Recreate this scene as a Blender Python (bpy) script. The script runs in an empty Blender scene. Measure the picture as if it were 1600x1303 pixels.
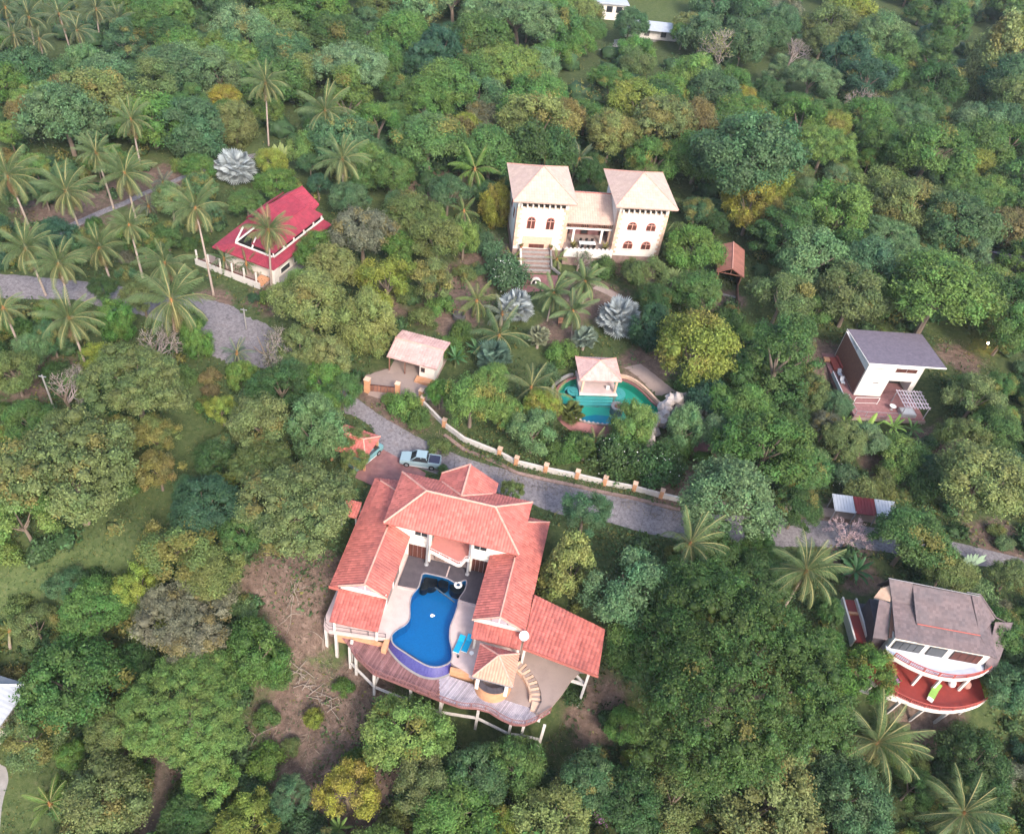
import bpy, math, random
import numpy as np
from mathutils import Vector, Matrix
from mathutils.geometry import tessellate_polygon

SC = bpy.context.scene
COL = SC.collection
rad = math.radians

# ------------------------------------------------------------------ camera
CAM_H = 80.0
PX, PY, FPX = 800.0, 651.5, 1321.0            # picture centre and focal length, in photograph pixels
PITCH = math.atan2(FPX, math.hypot(210, 1358.5))
ROLL = math.atan2(210, 1358.5)
fw = Vector((0, math.cos(PITCH), -math.sin(PITCH)))
r0 = Vector((1, 0, 0)); u0 = Vector((0, math.sin(PITCH), math.cos(PITCH)))
rt = r0 * math.cos(ROLL) + u0 * math.sin(ROLL)
up = u0 * math.cos(ROLL) - r0 * math.sin(ROLL)
cam = bpy.data.objects.new('drone_camera', bpy.data.cameras.new('drone_camera'))
COL.objects.link(cam)
cam.matrix_world = Matrix(((rt.x, up.x, -fw.x, 0), (rt.y, up.y, -fw.y, 0), (rt.z, up.z, -fw.z, CAM_H), (0, 0, 0, 1)))
cam.data.sensor_width = 36.0
cam.data.lens = 36.0 * FPX / 1600.0
cam.data.clip_end = 3000.0
SC.camera = cam

# ------------------------------------------------------------------ world, sun, exposure
SUN_EL, SUN_AZ = rad(40), math.atan2(0.42, -0.80)      # azimuth from +Y towards +X
W = bpy.data.worlds.new('World'); SC.world = W; W.use_nodes = True
wn = W.node_tree; bgn = wn.nodes['Background']
sky = wn.nodes.new('ShaderNodeTexSky'); sky.sky_type = 'NISHITA'; sky.sun_disc = False
sky.sun_elevation = SUN_EL; sky.sun_rotation = SUN_AZ; sky.air_density = 1.0; sky.dust_density = 3.0; sky.ozone_density = 1.0
wn.links.new(sky.outputs[0], bgn.inputs[0]); bgn.inputs[1].default_value = 0.15
sl = bpy.data.lights.new('sun', 'SUN'); sl.energy = 1.3; sl.angle = rad(12); sl.color = (1.0, 0.91, 0.80)
so = bpy.data.objects.new('sun', sl); COL.objects.link(so)
sd = Vector((math.sin(SUN_AZ) * math.cos(SUN_EL), math.cos(SUN_AZ) * math.cos(SUN_EL), math.sin(SUN_EL)))
so.rotation_euler = sd.to_track_quat('Z', 'Y').to_euler(); so.location = (0, 0, 150)
SC.view_settings.view_transform = 'Standard'; SC.view_settings.look = 'None'
SC.view_settings.gamma = 1.0; SC.view_settings.use_curve_mapping = False
SC.view_settings.exposure = 1.60
SC.cycles.max_bounces = 6; SC.cycles.diffuse_bounces = 3; SC.cycles.glossy_bounces = 2
SC.cycles.transmission_bounces = 3; SC.cycles.transparent_max_bounces = 6
SC.cycles.caustics_reflective = False; SC.cycles.caustics_refractive = False

# ------------------------------------------------------------------ where things stand
def sstep(a, b, x):
    t = np.clip((x - a) / (b - a), 0, 1); return t * t * (3 - 2 * t)

def terrain_z(x, y):
    """height of the hillside; the photographed slope falls away below the pool house"""
    x = np.asarray(x, float); y = np.asarray(y, float)
    edge = 55.5 + 0.02 * x
    d = np.maximum(edge - y, 0)
    z = -6.8 * sstep(0, 14, d) - 0.16 * np.maximum(d - 11, 0)
    far = sstep(95, 190, y) + sstep(60, 120, np.abs(x))
    z = z + far * (1.1 * np.sin(x * .043 + 1.3) * np.cos(y * .037) + .7 * np.sin(x * .09 + y * .07))
    z = z + 0.14 * np.sin(x * .55 + .8 * np.sin(y * .31)) * np.sin(y * .47 + 1) * sstep(0, 6, np.abs(y - 72))
    z = z - 1.9 * (1 - sstep(5.5, 9.5, np.hypot((x - 13.2) / 1.15, y - 88.0)))      # hollow round the garden pool
    z = z - 1.1 * (1 - sstep(6.5, 9.5, np.hypot(x - 54.5, (y - 99.5) * .95)))
    ca, sa = math.cos(rad(-5.5)), math.sin(rad(-5.5))
    lx = (x + 4.2) * ca + (y - 60) * sa; ly = -(x + 4.2) * sa + (y - 60) * ca
    foot = sstep(-12.5, -10.6, lx) * (1 - sstep(9.6, 11.5, lx)) * (1 - sstep(3.2, 5.2, ly))
    z = z - 2.0 * foot * sstep(-17, -12, ly)
    return z

def ray(px, py):
    return fw * FPX + rt * (px - PX) - up * (py - PY)

def at(px, py, z=0.0):
    d = ray(px, py); return Vector((0, 0, CAM_H)) + d * ((z - CAM_H) / d.z)

def ground(px, py, h=0.0):
    z = 0.0
    for _ in range(8):
        p = at(px, py, z + h); z = float(terrain_z(p.x, p.y))
    return at(px, py, z + h)

def project(p):
    d = Vector(p) - Vector((0, 0, CAM_H)); w = d.dot(fw)
    return PX + FPX * d.dot(rt) / w, PY - FPX * d.dot(up) / w, w

# ------------------------------------------------------------------ objects
def tag(o, label=None, cat=None, group=None, kind=None):
    if label: o['label'] = label
    if cat: o['category'] = cat
    if group: o['group'] = group
    if kind: o['kind'] = kind
    return o

def thing(name, label, cat, loc=(0, 0, 0), rotz=0.0, group=None):
    o = bpy.data.objects.new(name, None); COL.objects.link(o)
    o.empty_display_size = .3
    o.location = loc; o.rotation_euler = (0, 0, rotz)
    return tag(o, label, cat, group)

def obj_from(name, mesh, parent=None, loc=(0, 0, 0), rot=(0, 0, 0), scale=(1, 1, 1), color=None, label=None, kind=None):
    o = bpy.data.objects.new(name, mesh); COL.objects.link(o)
    o.parent = parent; o.location = loc; o.rotation_euler = rot; o.scale = scale
    if color is not None: o.color = (*color, 1.0) if len(color) == 3 else color
    if label: o['label'] = label
    if kind: o['kind'] = kind
    return o

class MB:
    """collects shapes; build() links them as one mesh object"""
    def __init__(s): s.v = []; s.f = []; s.rnd = []
    def add(s, vs, fs, r=None):
        n = len(s.v); s.v += [tuple(v) for v in vs]
        for f in fs:
            s.f.append(tuple(i + n for i in f)); s.rnd.append(random.random() if r is None else r)
        return s
    def box(s, c, d, rz=0.0):
        hx, hy, hz = d[0] / 2, d[1] / 2, d[2] / 2; ca, sa = math.cos(rz), math.sin(rz)
        vs = []
        for z in (-hz, hz):
            for x, y in ((-hx, -hy), (hx, -hy), (hx, hy), (-hx, hy)):
                vs.append((c[0] + x * ca - y * sa, c[1] + x * sa + y * ca, c[2] + z))
        return s.add(vs, [(3, 2, 1, 0), (4, 5, 6, 7), (0, 1, 5, 4), (1, 2, 6, 5), (2, 3, 7, 6), (3, 0, 4, 7)], random.random())
    def b2(s, x0, x1, y0, y1, z0, z1):
        return s.box(((x0 + x1) / 2, (y0 + y1) / 2, (z0 + z1) / 2), (abs(x1 - x0), abs(y1 - y0), abs(z1 - z0)))
    def beam(s, p, q, w=.1, h=None):
        p, q = Vector(p), Vector(q); h = h or w; d = (q - p)
        if d.length < 1e-6: return s
        d.normalize(); a = d.cross(Vector((0, 0, 1)))
        if a.length < 1e-3: a = Vector((1, 0, 0))
        a.normalize(); b = a.cross(d)
        vs = []
        for e in (p, q):
            for i, j in ((-1, -1), (1, -1), (1, 1), (-1, 1)): vs.append(e + a * (i * w / 2) + b * (j * h / 2))
        return s.add(vs, [(0, 1, 2, 3), (7, 6, 5, 4), (0, 4, 5, 1), (1, 5, 6, 2), (2, 6, 7, 3), (3, 7, 4, 0)])
    def tube(s, pts, r, n=8, cap=True):
        pts = [Vector(p) for p in pts]; rs = r if isinstance(r, (list, tuple)) else [r] * len(pts)
        vs = []; fs = []
        for i, p in enumerate(pts):
            d = (pts[min(i + 1, len(pts) - 1)] - pts[max(i - 1, 0)])
            d = d.normalized() if d.length > 1e-9 else Vector((0, 0, 1))
            a = d.cross(Vector((0.13, .31, 1))); a.normalize(); b = d.cross(a)
            for k in range(n):
                t = 2 * math.pi * k / n; vs.append(p + (a * math.cos(t) + b * math.sin(t)) * rs[i])
        for i in range(len(pts) - 1):
            for k in range(n):
                fs.append((i * n + k, (i + 1) * n + k, (i + 1) * n + (k + 1) % n, i * n + (k + 1) % n))
        if cap: fs.append(tuple(range(n))); fs.append(tuple(range(len(pts) * n - 1, (len(pts) - 1) * n - 1, -1)))
        return s.add(vs, fs)
    def lathe(s, prof, c=(0, 0, 0), n=16, a0=0.0, a1=2 * math.pi):
        full = abs(a1 - a0 - 2 * math.pi) < 1e-6; m = n if full else n + 1
        vs = []; fs = []
        for r, z in prof:
            for k in range(m):
                t = a0 + (a1 - a0) * k / n; vs.append((c[0] + r * math.cos(t), c[1] + r * math.sin(t), c[2] + z))
        for i in range(len(prof) - 1):
            for k in range(n):
                k2 = (k + 1) % m
                fs.append((i * m + k, i * m + k2, (i + 1) * m + k2, (i + 1) * m + k))
        return s.add(vs, fs)
    def sheet(s, poly, z):
        for t in tessellate_polygon([[Vector((x, y, 0)) for x, y in poly]]):
            q = [(*poly[i], z) for i in t]
            if (Vector(q[1]) - Vector(q[0])).cross(Vector(q[2]) - Vector(q[0])).z < 0: q = q[::-1]
            s.add(q, [(0, 1, 2)], .5)
        return s
    def prism(s, poly, z0, z1):
        poly = [(p[0], p[1]) for p in poly]
        if sum(poly[i][0] * poly[(i + 1) % len(poly)][1] - poly[(i + 1) % len(poly)][0] * poly[i][1] for i in range(len(poly))) < 0: poly = poly[::-1]
        n = len(poly); tri = tessellate_polygon([[Vector((x, y, 0)) for x, y in poly]])
        vs = [(x, y, z0) for x, y in poly] + [(x, y, z1) for x, y in poly]
        fs = []
        for t in tri:
            a, b, c = (Vector((*poly[i], 0)) for i in t)
            if (b - a).cross(c - a).z < 0: t = (t[0], t[2], t[1])
            fs.append(tuple(i + n for i in t)); fs.append(tuple(t[::-1]))
        fs += [(i, (i + 1) % n, (i + 1) % n + n, i + n) for i in range(n)]
        return s.add(vs, fs, .5)
    def slab3(s, poly, t):
        """planar 3D polygon thickened downwards by t"""
        n = len(poly); vs = list(poly) + [(p[0], p[1], p[2] - t) for p in poly]
        fs = [tuple(range(n)), tuple(range(2 * n - 1, n - 1, -1))] + [((i + 1) % n, i, i + n, (i + 1) % n + n) for i in range(n)]
        return s.add(vs, fs, .5)
    def build(s, name, mat, parent=None, loc=(0, 0, 0), label=None, kind=None, smooth=False, rot=(0, 0, 0)):
        me = bpy.data.meshes.new(name); me.from_pydata(s.v, [], s.f); me.update()
        if mat: me.materials.append(mat)
        at_ = me.attributes.new('rnd', 'FLOAT', 'FACE'); at_.data.foreach_set('value', s.rnd)
        if smooth: me.polygons.foreach_set('use_smooth', [True] * len(me.polygons))
        return obj_from(name, me, parent, loc, rot, label=label, kind=kind)

def clip_convex(sub, clip):
    out = sub
    for i in range(len(clip)):
        a, b = clip[i], clip[(i + 1) % len(clip)]
        res = []
        for j in range(len(out)):
            p, q = out[j], out[(j + 1) % len(out)]
            dp = (b[0] - a[0]) * (p[1] - a[1]) - (b[1] - a[1]) * (p[0] - a[0])
            dq = (b[0] - a[0]) * (q[1] - a[1]) - (b[1] - a[1]) * (q[0] - a[0])
            if dp >= 0: res.append(p)
            if (dp >= 0) != (dq >= 0):
                t = dp / (dp - dq); res.append((p[0] + (q[0] - p[0]) * t, p[1] + (q[1] - p[1]) * t))
        out = res
        if len(out) < 3: return []
    return out

def roof_slope(parent, poly, mat_t, mat_s, tw=.34, tl=.42, lap=.05, crown=.045, name='roof', thick=.14):
    """one roof plane: a solid slab (part) under courses of lapped tiles (its sub-part). poly[0]->poly[1] is the eave."""
    P3 = [Vector(p) for p in poly]
    o = P3[0]; u = (P3[1] - o).normalized()
    n = u.cross(P3[2] - o).normalized()
    if n.z < 0: P3 = [P3[1], P3[0]] + P3[:1:-1]; o = P3[0]; u = (P3[1] - o).normalized(); n = u.cross(P3[2] - o).normalized()
    v = n.cross(u)
    p2 = [((p - o).dot(u), (p - o).dot(v)) for p in P3]
    slab = MB().slab3([o + u * a + v * b - n * .02 for a, b in p2], thick).build(name, mat_s, parent)
    us = [p[0] for p in p2]; vs = [p[1] for p in p2]
    m = MB()
    i0 = math.floor(min(us) / tw); i1 = math.ceil(max(us) / tw); j0 = math.floor(min(vs) / tl); j1 = math.ceil(max(vs) / tl)
    for j in range(j0, j1):
        for i in range(i0, i1):
            ul, ur, vb, vt = i * tw, (i + 1) * tw, j * tl, (j + 1) * tl
            um = ul + tw * .5
            r = random.random(); jit = random.uniform(-.006, .006)
            for x0, x1, za, zb in ((ul, um, 0, crown), (um, ur, crown, 0)):
                c = clip_convex([(x0, vb), (x1, vb), (x1, vt), (x0, vt)], p2)
                if len(c) < 3: continue
                hh = lambda a, b: lap * (1 - (b - vb) / tl) + za + (zb - za) * (a - x0) / (x1 - x0) + jit + .004
                top = [o + u * a + v * b + n * hh(a, b) for a, b in c]
                m.add(top, [tuple(range(len(top)))], r)
                lo = [q for q in c if q[1] < vb + 1e-4]
                if len(lo) == 2:
                    lo.sort()
                    q = [o + u * a + v * b + n * hh(a, b) for a, b in lo]
                    m.add([q[0], o + u * lo[0][0] + v * lo[0][1] - n * .01, o + u * lo[1][0] + v * lo[1][1] - n * .01, q[1]], [(0, 1, 2, 3)], r)
    m.build('tile_courses', mat_t, slab, kind='stuff')
    return slab

def ridge(parent, pts, mat, r=.13, name='ridge_cap', lift=.06):
    pts = [Vector(p) + Vector((0, 0, lift)) for p in pts]
    m = MB()
    for a, b in zip(pts[:-1], pts[1:]):
        L = (b - a).length; k = max(1, int(L / .45))
        for i in range(k):
            m.tube([a.lerp(b, i / k), a.lerp(b, (i + 1) / k + .0)], [r, r * .88], 6)
    return m.build(name, mat, parent)

def inside(poly, x, y):
    c = False; n = len(poly); j = n - 1
    for i in range(n):
        xi, yi = poly[i][0], poly[i][1]; xj, yj = poly[j][0], poly[j][1]
        if (yi > y) != (yj > y) and x < (xj - xi) * (y - yi) / (yj - yi + 1e-12) + xi: c = not c
        j = i
    return c

def smooth_closed(pts, n=4, closed=True):
    """Catmull-Rom through the points"""
    out = []; N = len(pts)
    rng = range(N) if closed else range(N - 1)
    for i in rng:
        g = (lambda k: pts[k % N]) if closed else (lambda k: pts[min(max(k, 0), N - 1)])
        p0, p1, p2, p3 = g(i - 1), g(i), g(i + 1), g(i + 2)
        for k in range(n):
            t = k / n
            out.append(tuple(.5 * (2 * b + (c - a) * t + (2 * a - 5 * b + 4 * c - d) * t * t + (3 * b - a - 3 * c + d) * t ** 3) for a, b, c, d in zip(p0, p1, p2, p3)))
    if not closed: out.append(tuple(pts[-1]))
    return out

def planks(m, poly, ang, w=.16, gap=.02, z=0., t=.05):
    """board strips at angle ang clipped to a polygon"""
    ca, sa = math.cos(ang), math.sin(ang)
    q = [(x * ca + y * sa, -x * sa + y * ca) for x, y in poly]
    v0 = min(p[1] for p in q); v1 = max(p[1] for p in q)
    k = int((v1 - v0) / w)
    for i in range(k):
        v = v0 + (i + .5) * w; xs = []
        for a, b in zip(q, q[1:] + q[:1]):
            if (a[1] > v) != (b[1] > v): xs.append(a[0] + (b[0] - a[0]) * (v - a[1]) / (b[1] - a[1]))
        xs.sort()
        for x0, x1 in zip(xs[::2], xs[1::2]):
            if x1 - x0 < .1: continue
            cx, cy = (x0 + x1) / 2, v
            m.box((cx * ca - cy * sa, cx * sa + cy * ca, z - t / 2 + random.uniform(-.008, .008)), (x1 - x0, w - gap, t), ang)
    return m

def railing(parent, pts, h, mat, post=1.2, bar=.25, rw=.06, bw=.03, top=True, closed=False, posts=True):
    """rail, single posts and thin balusters along a polyline (z = foot)"""
    pts = [Vector(p) for p in pts]
    r = MB()
    for a, b in zip(pts[:-1], pts[1:]):
        r.beam(a + Vector((0, 0, h)), b + Vector((0, 0, h)), rw, rw * .8); r.beam(a + Vector((0, 0, h * .14)), b + Vector((0, 0, h * .14)), rw * .6)
    r.build('handrail', mat, parent)
    L = [0.0]
    for a, b in zip(pts[:-1], pts[1:]): L.append(L[-1] + (b - a).length)
    def pt(s):
        for i in range(len(pts) - 1):
            if s <= L[i + 1] + 1e-9: return pts[i].lerp(pts[i + 1], (s - L[i]) / max(1e-9, L[i + 1] - L[i]))
        return pts[-1]
    n = max(1, round(L[-1] / post))
    for i in range(n + 1):
        p = pt(L[-1] * i / n); MB().box((0, 0, h / 2), (rw * 1.3, rw * 1.3, h)).build('rail_post', mat, parent, loc=p)
    if bar:
        m = MB(); k = int(L[-1] / bar)
        for i in range(k + 1):
            p = pt(L[-1] * i / max(k, 1)); m.box((p.x, p.y, p.z + h / 2), (bw, bw, h * .95))
        m.build('baluster_bars', mat, parent, kind='stuff')
# ------------------------------------------------------------------ materials
def nn(t, kind, **kw):
    n = t.nodes.new(kind)
    for k, v in kw.items(): setattr(n, k, v)
    return n

def base_mat(name):
    m = bpy.data.materials.new(name); m.use_nodes = True
    t = m.node_tree; b = t.nodes['Principled BSDF']
    return m, t, b

def ramp(t, fac, stops):
    r = nn(t, 'ShaderNodeValToRGB'); e = r.color_ramp.elements
    while len(e) < len(stops): e.new(.5)
    for i, (p, c) in enumerate(stops): e[i].position = p; e[i].color = (*c, 1)
    t.links.new(fac, r.inputs[0]); return r.outputs[0]

def mix(t, f, a, b, mode='MIX'):
    m = nn(t, 'ShaderNodeMix', data_type='RGBA', blend_type=mode)
    for s, v in ((m.inputs['Factor'], f), (m.inputs['A'], a), (m.inputs['B'], b)):
        if hasattr(v, 'is_linked') or isinstance(v, bpy.types.NodeSocket): t.links.new(v, s)
        elif isinstance(v, tuple): s.default_value = (*v, 1)
        else: s.default_value = v
    return m.outputs['Result']

def noise(t, scale, detail=4, rough=.6, coord='Object', stretch=None):
    c = nn(t, 'ShaderNodeTexCoord'); n = nn(t, 'ShaderNodeTexNoise')
    n.inputs['Scale'].default_value = scale; n.inputs['Detail'].default_value = detail; n.inputs['Roughness'].default_value = rough
    o = c.outputs[coord]
    if stretch:
        mp = nn(t, 'ShaderNodeMapping'); mp.inputs['Scale'].default_value = stretch; t.links.new(o, mp.inputs[0]); o = mp.outputs[0]
    t.links.new(o, n.inputs['Vector']); return n.outputs['Fac']

def attr(t, n):
    a = nn(t, 'ShaderNodeAttribute'); a.attribute_name = n; return a.outputs['Fac']

def bump(t, b, h, s=.3, d=.02):
    n = nn(t, 'ShaderNodeBump'); n.inputs['Strength'].default_value = s; n.inputs['Distance'].default_value = d
    t.links.new(h, n.inputs['Height']); t.links.new(n.outputs[0], b.inputs['Normal'])

def surf(name, a, b=None, scale=1.5, rough=.7, spec=.3, rnd=0.0, stain=None, stain_amt=.5, metal=0., bmp=.15, stretch=None, stain_scale=.35):
    """two tones mixed by noise, optional per-piece variation and stains"""
    m, t, p = base_mat(name)
    b = b or tuple(x * .8 for x in a)
    f = noise(t, scale, 5, .65, stretch=stretch)
    c = ramp(t, f, [(.3, b), (.7, a)])
    if rnd:
        r = attr(t, 'rnd')
        mp = nn(t, 'ShaderNodeMapRange'); mp.inputs['To Min'].default_value = 1 - rnd; mp.inputs['To Max'].default_value = 1 + rnd
        t.links.new(r, mp.inputs[0])
        cc = nn(t, 'ShaderNodeCombineColor')
        for i in range(3): t.links.new(mp.outputs[0], cc.inputs[i])
        c = mix(t, 1.0, c, cc.outputs[0], 'MULTIPLY')
    if stain:
        f2 = noise(t, stain_scale, 6, .7)
        mr = nn(t, 'ShaderNodeMapRange'); mr.inputs['From Min'].default_value = .48; mr.inputs['From Max'].default_value = .72
        mr.inputs['To Max'].default_value = stain_amt; t.links.new(f2, mr.inputs[0])
        c = mix(t, mr.outputs[0], c, stain)
    t.links.new(c, p.inputs['Base Color'])
    p.inputs['Roughness'].default_value = rough; p.inputs['Specular IOR Level'].default_value = spec; p.inputs['Metallic'].default_value = metal
    if bmp: bump(t, p, noise(t, scale * 6, 4, .7, stretch=stretch), bmp, .02)
    return m

def leaf_mat(name, trans=.3, vary=.35, rough=.55, tip=True):
    m, t, p = base_mat(name)
    oi = nn(t, 'ShaderNodeObjectInfo')
    c = oi.outputs['Color']
    r = attr(t, 'rnd'); cl = attr(t, 'clump')
    if tip:                                        # some clumps carry the tree's flush or flower colour (stored in alpha as its share)
        sb = nn(t, 'ShaderNodeMath', operation='LESS_THAN'); t.links.new(cl, sb.inputs[0]); t.links.new(oi.outputs['Alpha'], sb.inputs[1])
        ml = nn(t, 'ShaderNodeMath', operation='MULTIPLY'); t.links.new(sb.outputs[0], ml.inputs[0]); ml.inputs[1].default_value = .6
        c = mix(t, ml.outputs[0], c, (.215, .195, .05))
    hs = nn(t, 'ShaderNodeHueSaturation')
    mh = nn(t, 'ShaderNodeMapRange'); mh.inputs['To Min'].default_value = .475; mh.inputs['To Max'].default_value = .525; t.links.new(cl, mh.inputs[0])
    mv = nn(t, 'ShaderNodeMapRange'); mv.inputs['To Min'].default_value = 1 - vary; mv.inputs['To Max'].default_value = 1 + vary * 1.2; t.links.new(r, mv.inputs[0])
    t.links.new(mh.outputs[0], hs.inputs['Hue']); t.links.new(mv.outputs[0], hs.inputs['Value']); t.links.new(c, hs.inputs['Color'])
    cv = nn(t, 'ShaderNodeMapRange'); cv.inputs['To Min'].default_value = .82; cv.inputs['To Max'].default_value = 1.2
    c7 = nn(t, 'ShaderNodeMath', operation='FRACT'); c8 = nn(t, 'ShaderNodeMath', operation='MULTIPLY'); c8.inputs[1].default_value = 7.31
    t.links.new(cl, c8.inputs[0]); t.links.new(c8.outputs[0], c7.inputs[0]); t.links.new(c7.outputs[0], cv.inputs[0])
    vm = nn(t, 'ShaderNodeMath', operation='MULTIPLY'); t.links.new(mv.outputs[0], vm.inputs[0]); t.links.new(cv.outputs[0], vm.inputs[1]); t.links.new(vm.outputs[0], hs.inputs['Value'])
    hs.inputs['Saturation'].default_value = 1.0
    t.links.new(hs.outputs[0], p.inputs['Base Color']); p.inputs['Roughness'].default_value = rough; p.inputs['Specular IOR Level'].default_value = .22
    tr = nn(t, 'ShaderNodeBsdfTranslucent'); t.links.new(hs.outputs[0], tr.inputs[0])
    mx = nn(t, 'ShaderNodeMixShader'); mx.inputs[0].default_value = trans
    t.links.new(p.outputs[0], mx.inputs[1]); t.links.new(tr.outputs[0], mx.inputs[2])
    t.links.new(mx.outputs[0], t.nodes['Material Output'].inputs[0])
    return m

def objcolor_mat(name, rough=.6, spec=.3, vary=.15, scale=3.):
    m, t, p = base_mat(name)
    oi = nn(t, 'ShaderNodeObjectInfo'); f = noise(t, scale, 4)
    mv = nn(t, 'ShaderNodeMapRange'); mv.inputs['To Min'].default_value = 1 - vary; mv.inputs['To Max'].default_value = 1 + vary; t.links.new(f, mv.inputs[0])
    hs = nn(t, 'ShaderNodeHueSaturation'); t.links.new(mv.outputs[0], hs.inputs['Value']); t.links.new(oi.outputs['Color'], hs.inputs['Color'])
    t.links.new(hs.outputs[0], p.inputs['Base Color']); p.inputs['Roughness'].default_value = rough; p.inputs['Specular IOR Level'].default_value = spec
    return m

def water_mat(name, tint, rough=.06, depth=.75):
    m, t, p = base_mat(name); t.nodes.remove(p)
    tr = nn(t, 'ShaderNodeBsdfTransparent'); tr.inputs[0].default_value = (*tint, 1)
    gl = nn(t, 'ShaderNodeBsdfGlossy'); gl.inputs['Roughness'].default_value = rough
    fr = nn(t, 'ShaderNodeFresnel'); fr.inputs[0].default_value = 1.33
    bn = nn(t, 'ShaderNodeBump'); bn.inputs['Strength'].default_value = .12; bn.inputs['Distance'].default_value = .05
    t.links.new(noise(t, 2.2, 3), bn.inputs['Height'])
    for s in (gl, fr): t.links.new(bn.outputs[0], s.inputs['Normal'])
    mx = nn(t, 'ShaderNodeMixShader'); t.links.new(fr.outputs[0], mx.inputs[0]); t.links.new(tr.outputs[0], mx.inputs[1]); t.links.new(gl.outputs[0], mx.inputs[2])
    t.links.new(mx.outputs[0], t.nodes['Material Output'].inputs[0])
    return m

def tiled(name, a, b, scale, grout, rough=.3):
    m, t, p = base_mat(name)
    c = nn(t, 'ShaderNodeTexCoord'); br = nn(t, 'ShaderNodeTexBrick'); br.offset = 0.0
    br.inputs['Color1'].default_value = (*a, 1); br.inputs['Color2'].default_value = (*b, 1); br.inputs['Mortar'].default_value = (*grout, 1)
    br.inputs['Scale'].default_value = scale; br.inputs['Mortar Size'].default_value = .012; br.inputs['Brick Width'].default_value = .5; br.inputs['Row Height'].default_value = .5
    t.links.new(c.outputs['Object'], br.inputs['Vector']); t.links.new(br.outputs[0], p.inputs['Base Color'])
    p.inputs['Roughness'].default_value = rough
    return m

def emit(name, c, s):
    m, t, p = base_mat(name); p.inputs['Emission Color'].default_value = (*c, 1); p.inputs['Emission Strength'].default_value = s
    return m

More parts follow.
